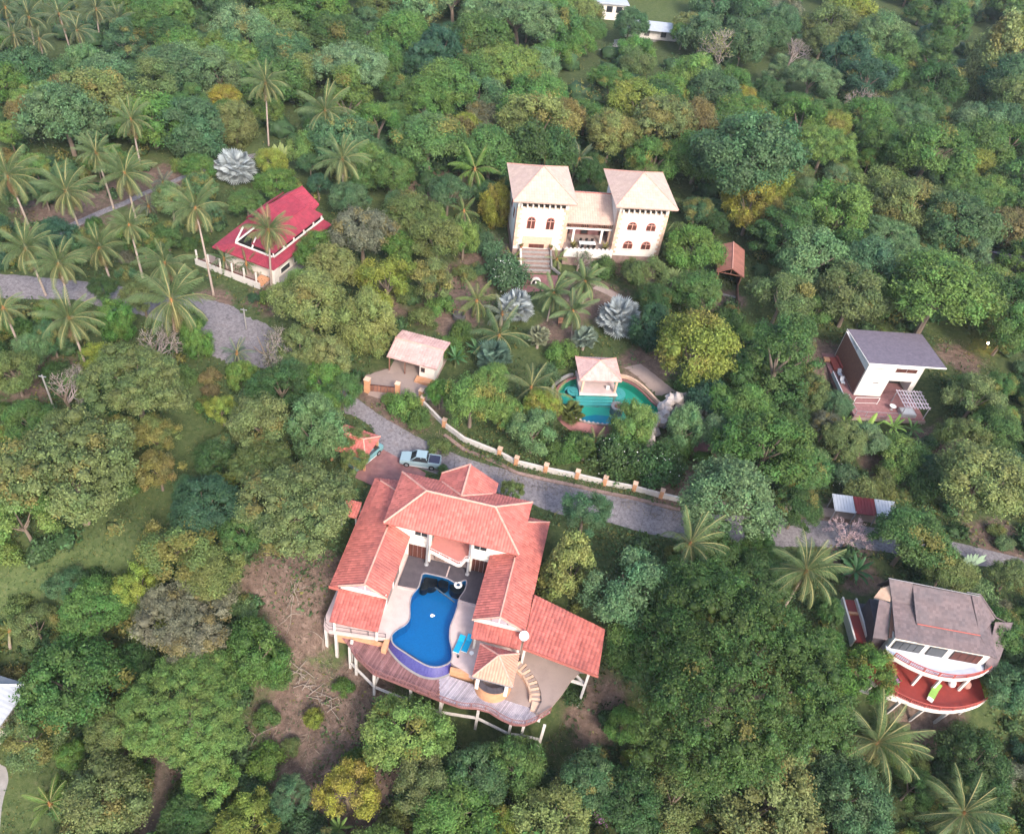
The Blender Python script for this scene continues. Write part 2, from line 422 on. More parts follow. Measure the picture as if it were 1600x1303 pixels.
M = dict(
    tile_red=surf('coral_roof_tile', (.48, .148, .118), (.385, .112, .092), .6, .65, .25, rnd=.2, stain=(.20, .075, .072), stain_amt=.7, bmp=.05, stain_scale=.22),
    tile_edge=surf('coral_roof_edge', (.42, .13, .10), (.35, .10, .08), 2, .7),
    ridge_pale=surf('pale_ridge_mortar', (.62, .34, .27), (.52, .24, .19), 3, .75, rnd=.08),
    tile_pink=surf('weathered_pink_tile', (.56, .37, .33), (.47, .29, .26), .8, .75, rnd=.10, stain=(.28, .17, .15), stain_amt=.5, bmp=.05),
    tile_pale=surf('bleached_pink_tile', (.50, .365, .30), (.42, .30, .245), .8, .75, rnd=.07, stain=(.44, .31, .29), stain_amt=.4, bmp=.05),
    tile_crimson=surf('crimson_roof_tile', (.31, .036, .058), (.225, .03, .048), .6, .55, rnd=.12, stain=(.18, .03, .05), stain_amt=.5),
    tile_mauve=surf('mauve_shingle', (.155, .13, .16), (.12, .10, .125), 1.2, .85, rnd=.10),
    tile_brown=surf('brown_shingle', (.155, .112, .112), (.105, .085, .092), .5, .8, rnd=.16, stain=(.10, .09, .10), stain_amt=.7),
    tile_sunlit=surf('sun_tinted_tile', (.50, .27, .19), (.44, .21, .15), .8, .7, rnd=.1),
    white=surf('white_render', (.72, .67, .61), (.64, .59, .535), 1.2, .85, .2, stain=(.42, .36, .31), stain_amt=.4, bmp=.05),
    white_paint=surf('white_paint', (.78, .77, .75), (.70, .69, .67), 3, .6, .3),
    concrete=surf('pale_concrete', (.30, .285, .275), (.22, .21, .205), 1.3, .9, .1, stain=(.25, .23, .21)),
    concrete_wall=surf('stained_white_wall', (.62, .58, .55), (.50, .46, .43), 1.2, .9, .1, stain=(.22, .19, .16), stain_amt=.65, stain_scale=1.2),
    peach=surf('peach_render', (.58, .32, .19), (.48, .24, .13), 1.5, .85, .15, stain=(.36, .16, .07), stain_amt=.6, stain_scale=.9),
    peach_brick=surf('peach_quoin', (.60, .43, .32), (.52, .34, .25), 2.5, .85, .15, rnd=.14),
    stone_red=surf('reddish_stone', (.28, .195, .17), (.16, .11, .095), 2.0, .9, .1, rnd=.25),
    paving_red=surf('red_paving', (.30, .15, .14), (.19, .09, .09), .9, .85, .15, rnd=.15, stain=(.12, .08, .08), stain_amt=.5),
    paving_pink=surf('pink_paving', (.56, .44, .42), (.46, .36, .34), 1.0, .8, .2, rnd=.06, stain=(.36, .25, .23), stain_amt=.4),
    path_pink=surf('sandy_concrete', (.33, .255, .225), (.24, .185, .165), .7, .9, .1, stain=(.20, .15, .13), stain_amt=.6),
    slate=surf('slate_paving', (.095, .082, .095), (.06, .052, .062), 1.5, .55, .35, rnd=.12),
    wood_dark=surf('dark_timber', (.105, .035, .026), (.06, .022, .018), 3, .6, .3, rnd=.2, stretch=(1, 1, .2)),
    wood_mid=surf('brown_timber', (.24, .115, .08), (.16, .075, .055), 3, .7, .2, rnd=.2),
    wood_grey=surf('weathered_decking', (.40, .36, .40), (.29, .26, .30), 2, .85, .1, rnd=.22),
    wood_red=surf('reddish_decking', (.27, .14, .14), (.18, .09, .09), 2, .85, .1, rnd=.25),
    rail_brown=surf('red_brown_rail', (.26, .12, .11), (.19, .085, .08), 3, .6, .3),
    rail_red=surf('red_rail', (.42, .10, .08), (.34, .075, .06), 3, .6, .3),
    floor_red=surf('red_floor', (.25, .040, .032), (.19, .03, .026), 1.5, .45, .35, stain=(.18, .03, .02), stain_amt=.4),
    white_floor=surf('pale_balcony_floor', (.60, .63, .70), (.53, .56, .63), 1, .4, .4),
    glass=surf('window_glass', (.035, .04, .045), (.02, .022, .025), .8, .06, .7, bmp=0),
    glass_sheet=surf('frosted_pane', (.40, .36, .40), (.30, .27, .31), 1, .2, .5, bmp=0),
    metal=surf('grey_metal', (.40, .40, .42), (.30, .30, .32), 4, .45, .5, metal=.4),
    ridge_grey=surf('grey_ridge_metal', (.22, .21, .22), (.17, .16, .17), 4, .6, .3),
    soil_track=surf('trodden_soil', (.17, .128, .105), (.105, .08, .066), 1.2, .95, .1, stain=(.06, .065, .035), stain_amt=.6, stain_scale=.9, bmp=.5),
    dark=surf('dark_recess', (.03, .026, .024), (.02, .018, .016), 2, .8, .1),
    grey_dark=surf('dark_grey', (.09, .085, .085), (.06, .06, .06), 2, .6, .3),
    cyan=surf('cyan_cushion', (.006, .30, .52), (.004, .25, .46), 3, .7, .2),
    pool_blue=tiled('pool_blue_tile', (.008, .27, .62), (.007, .24, .57), 3.2, (.03, .31, .64)),
    pool_purple=tiled('overflow_tile', (.046, .040, .17), (.060, .054, .20), 3.0, (.085, .075, .21), .25),
    pool_dark=surf('dark_spa_tile', (.016, .020, .026), (.01, .012, .016), 2, .4, .4),
    pool_teal=surf('pool_teal_plaster', (.062, .54, .40), (.05, .46, .34), .35, .5, .3),
    pool_deep=surf('pool_deep_plaster', (.010, .30, .46), (.008, .25, .40), .4, .5, .3),
    pool_step=surf('pool_step_cyan', (.25, .66, .66), (.2, .58, .6), .6, .5, .3),
    pool_lip=surf('grey_pool_lip', (.33, .30, .31), (.22, .20, .21), 2, .6, .3),
    water=water_mat('pool_water', (.74, .92, .98)),
    water2=water_mat('garden_pool_water', (.72, .95, .90)),
    road=None,
    car_blue=surf('pale_blue_car_paint', (.27, .36, .39), (.26, .35, .38), .5, .25, .6, bmp=0),
    car_teal=surf('teal_car_paint', (.16, .32, .33), (.15, .31, .32), .5, .25, .6, bmp=0),
    tyre=surf('tyre_rubber', (.02, .02, .02), (.015, .015, .015), 5, .85, .1),
    rock=surf('pale_rock', (.52, .45, .42), (.33, .29, .28), 1.4, .9, .1, stain=(.16, .15, .15), stain_amt=.7, stain_scale=.8, bmp=.5),
    sheet_white=surf('white_metal_sheet', (.40, .425, .47), (.33, .35, .39), .8, .5, .3, stain=(.45, .45, .46), stain_amt=.3),
    sheet_red=surf('red_metal_sheet', (.17, .022, .024), (.125, .018, .02), .8, .5, .3),
    bark=surf('tree_bark', (.26, .20, .16), (.13, .10, .08), 3, .9, .1, stretch=(1, 1, .3), bmp=.4),
    palm_bark=surf('palm_bark', (.42, .34, .29), (.27, .21, .18), 2.5, .9, .1, stretch=(.3, .3, 4), bmp=.4),
    twig=surf('bare_twig', (.36, .30, .28), (.24, .20, .19), 2, .9, .1, bmp=0),
    leaf=leaf_mat('broad_leaf', .32, .5),
    frond=leaf_mat('palm_leaf', .25, .22, .5, tip=False),
    midrib=surf('palm_midrib', (.30, .27, .11), (.22, .20, .08), 3, .6, .2, bmp=0),
    coir=surf('orange_palm_fibre', (.34, .17, .06), (.22, .11, .05), 3, .9, .1),
    husk=surf('coconut_husk', (.26, .24, .05), (.20, .15, .05), 3, .6, .3),
    petal_white=surf('white_petal', (.75, .75, .70), (.68, .68, .62), 3, .6, .2, bmp=0),
    petal_purple=surf('purple_petal', (.40, .14, .40), (.30, .10, .32), 3, .6, .2, bmp=0),
    petal_pink=surf('pink_petal', (.52, .37, .37), (.42, .28, .29), 3, .7, .2, bmp=0),
    plant_pot=surf('clay_pot', (.34, .13, .07), (.26, .10, .055), 3, .8, .2),
    cloth_lime=surf('lime_cloth', (.26, .42, .10), (.2, .34, .08), 3, .8, .1),
    cloth_red=surf('rust_cushion', (.30, .075, .06), (.24, .06, .05), 3, .85, .1),
    deadwood=surf('bleached_deadwood', (.30, .25, .21), (.19, .155, .13), 4, .9, .1),
    black=surf('black_gloss', (.012, .012, .013), (.01, .01, .01), 3, .3, .5, bmp=0),
    bulb=emit('lit_bulb', (1.0, .62, .25), 30.0),
)

def road_mat():
    m, t, p = base_mat('worn_concrete_road')
    c1 = ramp(t, noise(t, .25, 8, .7), [(.3, (.16, .148, .162)), (.7, (.25, .232, .245))])
    c2 = mix(t, ramp(t, noise(t, 3.5, 6, .75), [(.35, (.62, .60, .60)), (.62, (1.1, 1.08, 1.06))]), c1, c1)
    f = ramp(t, noise(t, 2.6, 8, .8), [(.32, (.42, .40, .39)), (.58, (1.16, 1.14, 1.12))])
    c2 = mix(t, 1.0, c1, f, 'MULTIPLY')
    vo = nn(t, 'ShaderNodeTexVoronoi', feature='DISTANCE_TO_EDGE'); vo.inputs['Scale'].default_value = .28
    tc = nn(t, 'ShaderNodeTexCoord'); t.links.new(tc.outputs['Object'], vo.inputs['Vector'])
    cr = ramp(t, vo.outputs['Distance'], [(.0, (.5, .48, .47)), (.012, (1, 1, 1))])
    c3 = mix(t, .7, c2, mix(t, 1.0, c2, cr, 'MULTIPLY'))
    st = ramp(t, noise(t, .5, 7, .75), [(.56, (0, 0, 0)), (.72, (1, 1, 1))])
    c3 = mix(t, st, c3, (.15, .12, .115))
    t.links.new(c3, p.inputs['Base Color']); p.inputs['Roughness'].default_value = .9; p.inputs['Specular IOR Level'].default_value = .15
    bump(t, p, noise(t, 9, 5, .8), .4, .03)
    return m
M['road'] = road_mat()

def ground_mat():
    m, t, p = base_mat('hillside_ground')
    g = ramp(t, noise(t, 1.4, 12, .82), [(.30, (.024, .040, .016)), (.5, (.058, .080, .030)), (.68, (.115, .125, .052))])
    s = ramp(t, noise(t, 1.1, 12, .84), [(.30, (.046, .034, .026)), (.5, (.135, .092, .073)), (.68, (.26, .19, .155))])
    l = ramp(t, noise(t, 1.6, 12, .82), [(.30, (.034, .056, .020)), (.52, (.078, .105, .038)), (.70, (.155, .155, .075))])
    nz = noise(t, .28, 9, .8)
    def mask(name, soft):
        a = attr(t, name)
        ad = nn(t, 'ShaderNodeMath', operation='ADD'); t.links.new(a, ad.inputs[0])
        sb = nn(t, 'ShaderNodeMath', operation='SUBTRACT'); t.links.new(nz, sb.inputs[0]); sb.inputs[1].default_value = .5
        m2 = nn(t, 'ShaderNodeMath', operation='MULTIPLY'); t.links.new(sb.outputs[0], m2.inputs[0]); m2.inputs[1].default_value = 1.7; sb = m2
        t.links.new(sb.outputs[0], ad.inputs[1])
        mr = nn(t, 'ShaderNodeMapRange', interpolation_type='SMOOTHSTEP'); mr.inputs['From Min'].default_value = .5 - soft; mr.inputs['From Max'].default_value = .5 + soft
        t.links.new(ad.outputs[0], mr.inputs[0]); return mr.outputs[0]
    c = mix(t, mask('lawn', .22), g, l)
    c = mix(t, mask('soil', .2), c, s)
    t.links.new(c, p.inputs['Base Color']); p.inputs['Roughness'].default_value = .95; p.inputs['Specular IOR Level'].default_value = .1
    bump(t, p, noise(t, 5, 8, .8), .7, .08)
    return m
M['ground'] = ground_mat()
# ------------------------------------------------------------------ the ground
def axis(a, b, step, lo, hi):
    xs = list(np.arange(a, b + 1e-6, step)); s = step; x = a
    left = []
    while x > lo: s *= 1.28; x -= s; left.append(max(x, lo))
    s = step; x = xs[-1]; right = []
    while x < hi: s *= 1.28; x += s; right.append(min(x, hi))
    return np.array(left[::-1] + xs + right)

SOIL = [(440, 900, 4.5), (468, 975, 4.0), (505, 900, 3), (475, 1120, 5.0), (535, 1165, 5.0), (480, 1230, 4), (600, 1250, 5), (560, 1080, 4), (250, 1215, 2.2), (243, 1290, 2.2),
        (210, 1150, 3.5), (930, 1110, 3.5), (720, 450, 6), (700, 490, 5), (930, 470, 6), (1000, 420, 5), (880, 520, 4), (1010, 570, 4), (1105, 680, 5), (640, 650, 3.5), (600, 610, 4),
        (700, 620, 3), (980, 650, 3), (330, 470, 3), (430, 465, 4), (1390, 740, 4), (1500, 560, 3.5), (1480, 690, 4), (1290, 560, 5), (60, 590, 5), (590, 480, 4), (770, 400, 6), (680, 290, 7), (100, 330, 7), (230, 290, 8),
        (1125, 470, 4), (1060, 760, 4), (1300, 830, 5), (1560, 850, 4), (1450, 1110, 4), (1340, 900, 3)]
LAWN = [(290, 680, 4.5), (262, 735, 4.5), (235, 800, 4.5), (190, 845, 4.5), (130, 880, 5), (60, 925, 5), (300, 630, 3.5), (440, 1040, 4.5), (510, 1030, 3.5), (430, 1180, 4), (30, 1240, 4), (70, 1200, 5), (222, 1275, 2.5),
        (870, 500, 6), (940, 490, 5), (860, 545, 4), (180, 340, 9), (130, 300, 8), (260, 260, 9), (330, 225, 9), (500, 640, 3), (1460, 500, 5), (420, 1150, 4), (1010, 20, 14), (1040, 30, 12)]
gx = axis(-72, 78, 1.0, -1500, 1500); gy = axis(18, 150, 1.0, -500, 1900)
X, Y = np.meshgrid(gx, gy); Z = terrain_z(X, Y)
far = sstep(300, 900, np.hypot(X, Y)); Z = Z + far * 12 * np.sin(X * .004 + 1) * np.cos(Y * .003)
def blob(spots):
    out = np.zeros_like(X)
    for px, py, r in spots:
        p = ground(px, py); d = np.hypot(X - p.x, Y - p.y) / r
        out = np.maximum(out, np.clip(1.25 - .75 * d, 0, 1))
    return out
me = bpy.data.meshes.new('ground')
ny, nx = X.shape
idx = np.arange(nx * ny).reshape(ny, nx)
quads = np.stack([idx[:-1, :-1], idx[:-1, 1:], idx[1:, 1:], idx[1:, :-1]], -1).reshape(-1, 4)
me.from_pydata(np.stack([X, Y, Z], -1).reshape(-1, 3).tolist(), [], quads.tolist()); me.update()
for nm, sp in (('soil', SOIL), ('lawn', LAWN)):
    a = me.attributes.new(nm, 'FLOAT', 'POINT'); a.data.foreach_set('value', blob(sp).ravel().astype(np.float32))
me.polygons.foreach_set('use_smooth', [True] * len(me.polygons))
me.materials.append(M['ground'])
obj_from('ground', me, kind='structure')

ROADS = []                                  # (left edge, right edge) kept for keeping plants off
def strip(name, left, right, mat, lift=.07, k=5, n=6, kind='structure', label=None):
    """a paved strip between two edges (world xy), draped on the ground"""
    L = smooth_closed([(p[0], p[1]) for p in left], n, False); R = smooth_closed([(p[0], p[1]) for p in right], n, False)
    ROADS.append(L + R[::-1])
    m = MB(); vs = []
    for a, b in zip(L, R):
        for j in range(k + 1):
            t = j / k; x = a[0] + (b[0] - a[0]) * t; y = a[1] + (b[1] - a[1]) * t
            vs.append((x, y, float(terrain_z(x, y)) + lift - (.09 if j in (0, k) else 0)))
    fs = []
    for i in range(len(L) - 1):
        for j in range(k): a = i * (k + 1) + j; fs.append((a, a + 1, a + k + 2, a + k + 1))
    m.add(vs, fs, .5)
    o = m.build(name, mat, kind=kind, smooth=True)
    if o.data.polygons[0].normal.z < 0: o.data.flip_normals()
    return o
# the lane between the walled garden and the pool house, running on to the right
strip('lane', [(-25.5, 86.5), (-21.6, 82.6), (-16.4, 79.3), (-9.2, 76.0), (-4, 74.4), (0.2, 73.7), (7.5, 72.9), (16, 72.2), (24, 71.3), (34, 72.5), (44, 73.5), (58, 73.2), (75, 71)],
      [(-25, 79.5), (-18.4, 77.4), (-15.5, 72.8), (-7.9, 70.6), (-.3, 69.2), (3.6, 68.2), (8, 67.3), (14, 67), (20, 66.3), (26, 66.2), (34, 67.2), (43, 69), (57, 69.2), (74, 67)], M['road'])
g_ = lambda *q: [tuple(ground(x, y))[:2] for x, y in q]
a_ = lambda *q: [tuple(at(x, y))[:2] for x, y in q]
strip('road', a_((-60, 425), (10, 430), (60, 432), (120, 438), (200, 446), (280, 458), (335, 468), (395, 490), (450, 530), (500, 575), (560, 612)),
      a_((-60, 470), (0, 468), (60, 470), (120, 472), (200, 492), (260, 508), (310, 545), (350, 572), (400, 575), (450, 590), (500, 615), (552, 650)), M['road'])
strip('path', a_((68, 374), (114, 349), (184, 319), (243, 292), (303, 265), (370, 240), (440, 228)), a_((76, 382), (124, 356), (192, 325), (249, 297), (312, 269), (378, 246), (446, 234)), M['road'])
strip('driveway', g_((-60, 1195), (-15, 1188), (8, 1192), (16, 1212), (6, 1250), (0, 1310), (4, 1360)), g_((-70, 1310), (-60, 1310), (-50, 1320), (-40, 1330), (-30, 1340), (-25, 1350), (-20, 1380)), M['concrete'], k=4)
strip('dirt_track', g_((240, 1180), (236, 1230), (226, 1275), (222, 1340)), g_((268, 1180), (270, 1230), (262, 1280), (262, 1340)), M['soil_track'], lift=.05, k=3)
strip('garden_path', a_((975, 575), (1000, 590), (1030, 615)), a_((1003, 568), (1030, 588), (1060, 612)), M['path_pink'], k=3)
strip('garden_path', a_((925, 452), (950, 462), (985, 480)), a_((935, 445), (962, 455), (995, 472)), M['path_pink'], k=3)
strip('entrance_forecourt', a_((572, 585), (610, 575), (655, 570)), a_((575, 618), (625, 630), (675, 625)), M['path_pink'], lift=.09, k=4)
strip('road_shoulder', [(24, 73.6), (34, 74.6), (44, 75.9), (52, 75.9)], [(24, 71.5), (34, 72.7), (44, 73.7), (52, 73.6)], M['path_pink'], lift=.05, k=3)
strip('pale_clearing', a_((925, 62), (965, 52), (1020, 46), (1075, 40)), a_((940, 78), (980, 66), (1030, 60), (1085, 52)), M['concrete'], k=3)
# ------------------------------------------------------------------ pool house with the coral roofs
TH = rad(-5.5); HO = Vector((-4.2, 60.0, 0.0))
def HL(x, y):                                  # world -> house frame
    dx, dy = x - HO.x, y - HO.y; return dx * math.cos(TH) + dy * math.sin(TH), -dx * math.sin(TH) + dy * math.cos(TH)
def HW(x, y, z=0.0):                           # house frame -> world
    return Vector((HO.x + x * math.cos(TH) - y * math.sin(TH), HO.y + x * math.sin(TH) + y * math.cos(TH), z))
H = thing('pool_house', 'two storey house with coral tiled roofs and two wings round a blue pool', 'house', HO, TH)
TR, TE, RC = M['tile_red'], M['tile_edge'], M['ridge_pale']
def slope(poly, p=H, **k): return roof_slope(p, poly, TR, TE, **k)
# main roof: hips round one ridge, with a gabled arm to the back
e0, e1, e2, e3 = (-7.6, -3.5, 6.2), (7.6, -3.6, 6.2), (7.65, 4.1, 6.2), (-7.8, 4.15, 6.2)
g0, g1 = (-3.9, .2, 8.6), (3.9, .2, 8.6)
slope([e0, e1, g1, g0]); slope([e1, e2, g1]); slope([e2, e3, g0, g1]); slope([e3, e0, g0])
ap, al, ar, mt = (-.25, 5.9, 8.15), (-3.4, 5.5, 6.0), (3.25, 5.95, 6.0), (-.1, 1.0, 8.2)
slope([al, (-3.4, 3.2, 6.0), mt, ap])
slope([(3.3, 3.2, 6.0), ar, ap, mt])
for q in ([g0, g1], [e0, g0], [e1, g1], [e2, g1], [e3, g0], [mt, ap], [al, ap], [(-3.0, 3.9, 6.3), mt], [(3.0, 3.9, 6.3), mt]): ridge(H, q, RC)
MB().slab3([(-2.6, 5.2, 6.0), (2.6, 5.2, 6.0), (-.2, 5.2, 7.9)], .1).build('gable', M['white'], H)
# left wing roof
A, B, C_, D = (-10.15, -10.95, 3.6), (-10.45, 4.3, 3.6), (-7.5, 2.0, 5.0), (-7.3, -10.95, 5.0)
slope([B, A, D, C_]); slope([(-11.35, 5.0, 3.0), (-11.15, -10.95, 3.0), A, B]); slope([(-4.85, -10.95, 3.35), (-4.85, -2.3, 3.35), (-7.3, -2.3, 5.0), D])
slope([(-6.65, 4.6, 3.5), (-10.45, 4.4, 3.55), C_, (-6.65, 2.0, 4.95)]); slope([(-8.6, 5.5, 2.95), (-11.35, 5.05, 2.95), (-10.45, 4.4, 3.5), (-7.0, 4.6, 3.5)])
for q in ([D, (-7.3, -3.2, 5.0)], [B, C_], [A, D], [(-4.85, -10.95, 3.35), D]): ridge(H, q, RC, .11)
MB().b2(-11.2, -10.1, -11.05, -10.98, 2.9, 3.35).build('bargeboard', M['tile_red'], H)
# right wing roof
slope([(4.4, -10.95, 3.35), (4.4, -2.3, 3.35), (7.2, -2.3, 5.0), (7.2, -10.95, 5.0)])
slope([(10.05, 4.2, 3.3), (10.05, -10.95, 3.3), (7.2, -10.95, 5.0), (7.3, 2.0, 5.0)]); slope([(6.65, 4.2, 3.3), (10.05, 4.2, 3.3), (7.3, 2.0, 4.95), (6.65, 2.0, 4.95)])
for q in ([(7.2, -10.95, 5.0), (7.2, -3.2, 5.0)], [(10.05, 4.2, 3.3), (7.3, 2.0, 5.0)], [(4.4, -10.95, 3.35), (7.2, -10.95, 5.0)], [(10.05, -10.95, 3.3), (7.2, -10.95, 5.0)]): ridge(H, q, RC, .11)
# gables of the wings: white bands over translucent panes
for x0, x1, xr, z0 in ((-10.0, -5.0, -7.3, 3.55), (4.55, 9.9, 7.2, 3.4)):
    MB().b2(x0, x1, -10.72, -10.5, 2.75, z0).build('gable_beam', M['white'], H)
    s = 1.45
    for xa, xb in ((x0 + .9, (x0 + .9 + xr) / 2), ((x0 + .9 + xr) / 2, xr), (xr, (xr + x1 - .9) / 2), ((xr + x1 - .9) / 2, x1 - .9)):
        za = z0 + (xa - x0) / (xr - x0) * s if xa < xr - 1e-6 else z0 + (x1 - xa) / (x1 - xr) * s
        zb = z0 + (xb - x0) / (xr - x0) * s if xb < xr + 1e-6 else z0 + (x1 - xb) / (x1 - xr) * s
        m = MB(); m.add([(xa + .04, -10.66, z0 + .02), (xb - .04, -10.66, z0 + .02), (xb - .04, -10.66, zb - .05), (xa + .04, -10.66, za - .05),
                 (xa + .04, -10.6, z0 + .02), (xb - .04, -10.6, z0 + .02), (xb - .04, -10.6, zb - .05), (xa + .04, -10.6, za - .05)], [(0, 1, 2, 3), (7, 6, 5, 4), (0, 4, 5, 1), (3, 2, 6, 7)])
        m.build('gable_pane', M['glass_sheet'], H)
    MB().box((xr, -10.68, z0 + s * .5), (.1, .08, s)).build('gable_post', M['white_paint'], H)
# canopies in front of the wings
slope([(-9.9, -14.45, 2.35), (-4.75, -14.3, 2.35), (-4.95, -10.72, 2.95), (-10.15, -10.8, 2.95)])
slope([(4.7, -12.45, 2.4), (9.9, -12.45, 2.4), (9.9, -10.75, 2.85), (4.65, -10.8, 2.85)])
for x, y in ((-9.6, -13.9), (-5.0, -13.8), (5.1, -12.0), (9.75, -12.0)): MB().box((x, y, 1.05), (.22, .22, 2.5)).build('canopy_post', M['white'], H)
# the lean-to roof at the right
x4 = [(10.15, -12.25, 2.65), (18.25, -13.3, 2.55), (18.2, -8.35, 3.4), (10.15, -6.3, 3.5)]
roof_slope(H, x4, TR, TE, tw=.42, tl=.46, crown=.07)
MB().beam((10.15, -12.35, 2.55), (18.3, -13.42, 2.45), .12, .26).build('gutter', M['tile_edge'], H)
for p, q in (((10.4, -12.1), 0), ((17.4, -12.7), 0), ((17.6, -9.2), 0)): MB().box((p[0], p[1], -3.2), (.26, .26, 11.2)).build('lean_to_post', M['concrete_wall'], H)
MB().beam((12.3, -12.35, -.9), (17.4, -12.7, -.9), .25, .3).build('floor_beam', M['concrete_wall'], H)
MB().beam((15.8, -11.5, -.9), (17.4, -12.7, -.9), .25, .3).build('floor_beam', M['concrete_wall'], H)
# walls
def hb(x0, x1, y0, y1, z0, z1, mat='white', name='wall', p=H): return MB().b2(x0, x1, y0, y1, z0, z1).build(name, M[mat], p)
hb(-6.6, -2.75, -2.4, -.2, 0, 6.05); hb(2.3, 6.6, -2.4, -.2, 0, 6.05); hb(-6.6, 6.6, -.2, 3.4, 0, 6.05)
hb(-2.9, 2.9, 3.4, 5.2, 0, 5.9)
hb(-10.3, -6.63, -2.4, 4.1, -.4, 3.3); hb(6.63, 9.5, -2.4, 3.9, -.4, 3.2)
hb(-10.0, -5.3, -10.5, -2.43, -.4, 3.15); hb(4.75, 9.5, -10.5, -2.43, -.4, 3.15)
# front of the court: windows, doors, columns
for x0, x1 in ((-4.3, -2.85), (2.4, 3.95)):
    w = hb(x0 - .06, x1 + .06, -2.47, -2.39, 4.0, 5.55, 'white_paint', 'window')
    for i in range(2):
        a = x0 + (x1 - x0) * i / 2
        hb(a + .03, a + (x1 - x0) / 2 - .03, -2.5, -2.46, 4.06, 5.5, 'glass', 'pane', w)
    hb(x0 - .1, x1 + .1, -2.62, -2.4, 3.9, 3.98, 'white', 'sill', w)
for x0, x1 in ((-5.0, -2.8), (2.35, 4.4)):
    d = hb(x0, x1, -2.5, -2.4, .02, 2.35, 'white_paint', 'door')
    for i in range(4):
        a = x0 + .06 + (x1 - x0 - .12) * i / 4
        lf = hb(a + .015, a + (x1 - x0 - .12) / 4 - .015, -2.55, -2.49, .06, 2.3, 'wood_dark', 'door_leaf', d)
    hb(x0 - .4, x1 + .3, -2.72, -2.42, 2.5, 3.0, 'white', 'lintel')
for x in (-2.6, 2.2):
    hb(x - .02, x + .3, -2.75, -2.42, 0, 6.0, 'white', 'pilaster')
    MB().lathe([(.26, .0), (.26, .16), (.15, .22), (.13, 5.6), (.2, 5.75), (.2, 5.9)], (x, -3.2, .0), 12).build('column', M['metal'], H)
for i in range(4):
    a = -2.2 + i * 1.06
    d = hb(a, a + 1.0, -.28, -.18, 3.1, 5.6, 'wood_mid', 'balcony_door')
    hb(a + .12, a + .88, -.31, -.27, 3.3, 5.4, 'wood_dark', 'door_panel', d)
bal = [(-2.35, -.25), (-2.35, -3.45), (-1.9, -3.55), (1.2, -4.45), (1.55, -4.3), (1.85, -3.5), (2.25, -3.4), (2.25, -.25)]
MB().prism(bal, 2.75, 3.0).build('balcony', surf('pink_balcony_floor', (.52, .21, .18), (.44, .17, .15), 1.2, .6), H)
edge = MB()
for a, b in zip(bal[1:], bal[2:-1]): edge.beam((*a, 2.98), (*b, 2.98), .16, .4)
edge.build('balcony_kerb', M['white'], H)
railing(H, [(*p, 3.1) for p in bal[1:-1]], .55, M['white_paint'], post=1.3, bar=.3, rw=.035, bw=.015)
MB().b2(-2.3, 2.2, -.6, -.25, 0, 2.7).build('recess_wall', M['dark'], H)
MB().box((-1.3, -2.0, .4), (1.1, .6, .8)).box((-1.3, -1.75, .95), (1.1, .12, .4)).build('bar_counter', M['stone_red'], H)
# glazed doors on the court side of both wings
for x, s in ((-5.3, 1), (4.75, -1)):
    for y0 in (-9.6, -7.2):
        d = hb(x, x + .06 * s, y0, y0 + 2.0, .0, 2.3, 'white_paint', 'door'); hb(x + .05 * s, x + .09 * s, y0 + .08, y0 + 1.92, .08, 2.2, 'glass', 'pane', d)
# terraces round the pool
POOL = [(-2.54, -4.43), (-1.28, -4.31), (.17, -4.35), (1.4, -4.7), (2.23, -4.0), (2.4, -5.09), (2.05, -6.55), (2.12, -7.65), (2.08, -8.96), (2.0, -10.25), (2.32, -11.71), (2.94, -13.06), (3.07, -14.2),
        (2.31, -15.0), (1.21, -15.3), (-.05, -15.05), (-1.68, -14.47), (-3.16, -13.83), (-3.6, -13.04), (-3.32, -12.19), (-2.53, -11.2), (-2.41, -10.22), (-2.85, -8.73), (-2.95, -7.44), (-2.57, -6.33), (-2.58, -5.31)]
PS = smooth_closed(POOL, 4)                     # pool[i] sits at PS[4 i]
left_up = PS[18 * 4:]; right_dn = PS[:12 * 4 + 1]
def off(poly, d):
    c = Vector((-.3, -9.5)); out = []
    n = len(poly)
    for i, p in enumerate(poly):
        a, b = Vector(poly[(i - 1) % n]), Vector(poly[(i + 1) % n]); t = (b - a).normalized(); out.append((p[0] - t.y * d, p[1] + t.x * d))
    return out
PO = off(PS, .14)                                # grey coping just outside the water
if abs(PO[0][1]) > abs(PS[0][1]): PO = off(PS, -.14)
lu, rd = PO[18 * 4:], PO[:12 * 4 + 1]
slab = [(-11.1, 4.6), (-11.15, -12.8), (-10.9, -13.7), (-10.2, -14.1), (-5.5, -13.6), (-3.95, -13.3)] + lu + rd + [(3.5, -14.45), (5.9, -15.3), (5.9, -12.7), (10.0, -12.7), (10.0, 4.6)]
MB().prism(slab, -.75, -.15).build('terrace', M['paving_pink'], H)
ry = lambda poly, lo: [p for p in poly if p[1] > lo]
sl_ = [(-4.9, -2.38), (-4.9, -6.7)] + ry(lu, -6.72) + ry(rd, -6.8) + [(4.3, -6.8), (4.3, -2.38)]
MB().prism(sl_, -.148, .0).build('slate_floor', M['slate'], H)
for (x0, x1) in ((-5.0, -2.95), (2.15, 4.4)): hb(x0, x1, -6.98, -6.74, -.15, -.06, 'paving_pink', 'step')
MB().b2(-.05, .1, -4.2, -2.7, .0, .05).build('slate_joint', M['paving_pink'], H)
hb(-9.7, -4.1, -13.95, -13.6, -2.2, -.78, 'peach', 'retaining_wall'); hb(-10.4, -9.7, -13.5, -9.5, -2.2, -.76, 'stone_red', 'retaining_wall')
hb(3.3, 5.9, -15.1, -14.75, -2.0, -.2, 'peach', 'planter_wall'); hb(-4.3, -3.75, -14.6, -13.3, -2.6, -.4, 'peach', 'planter_wall')
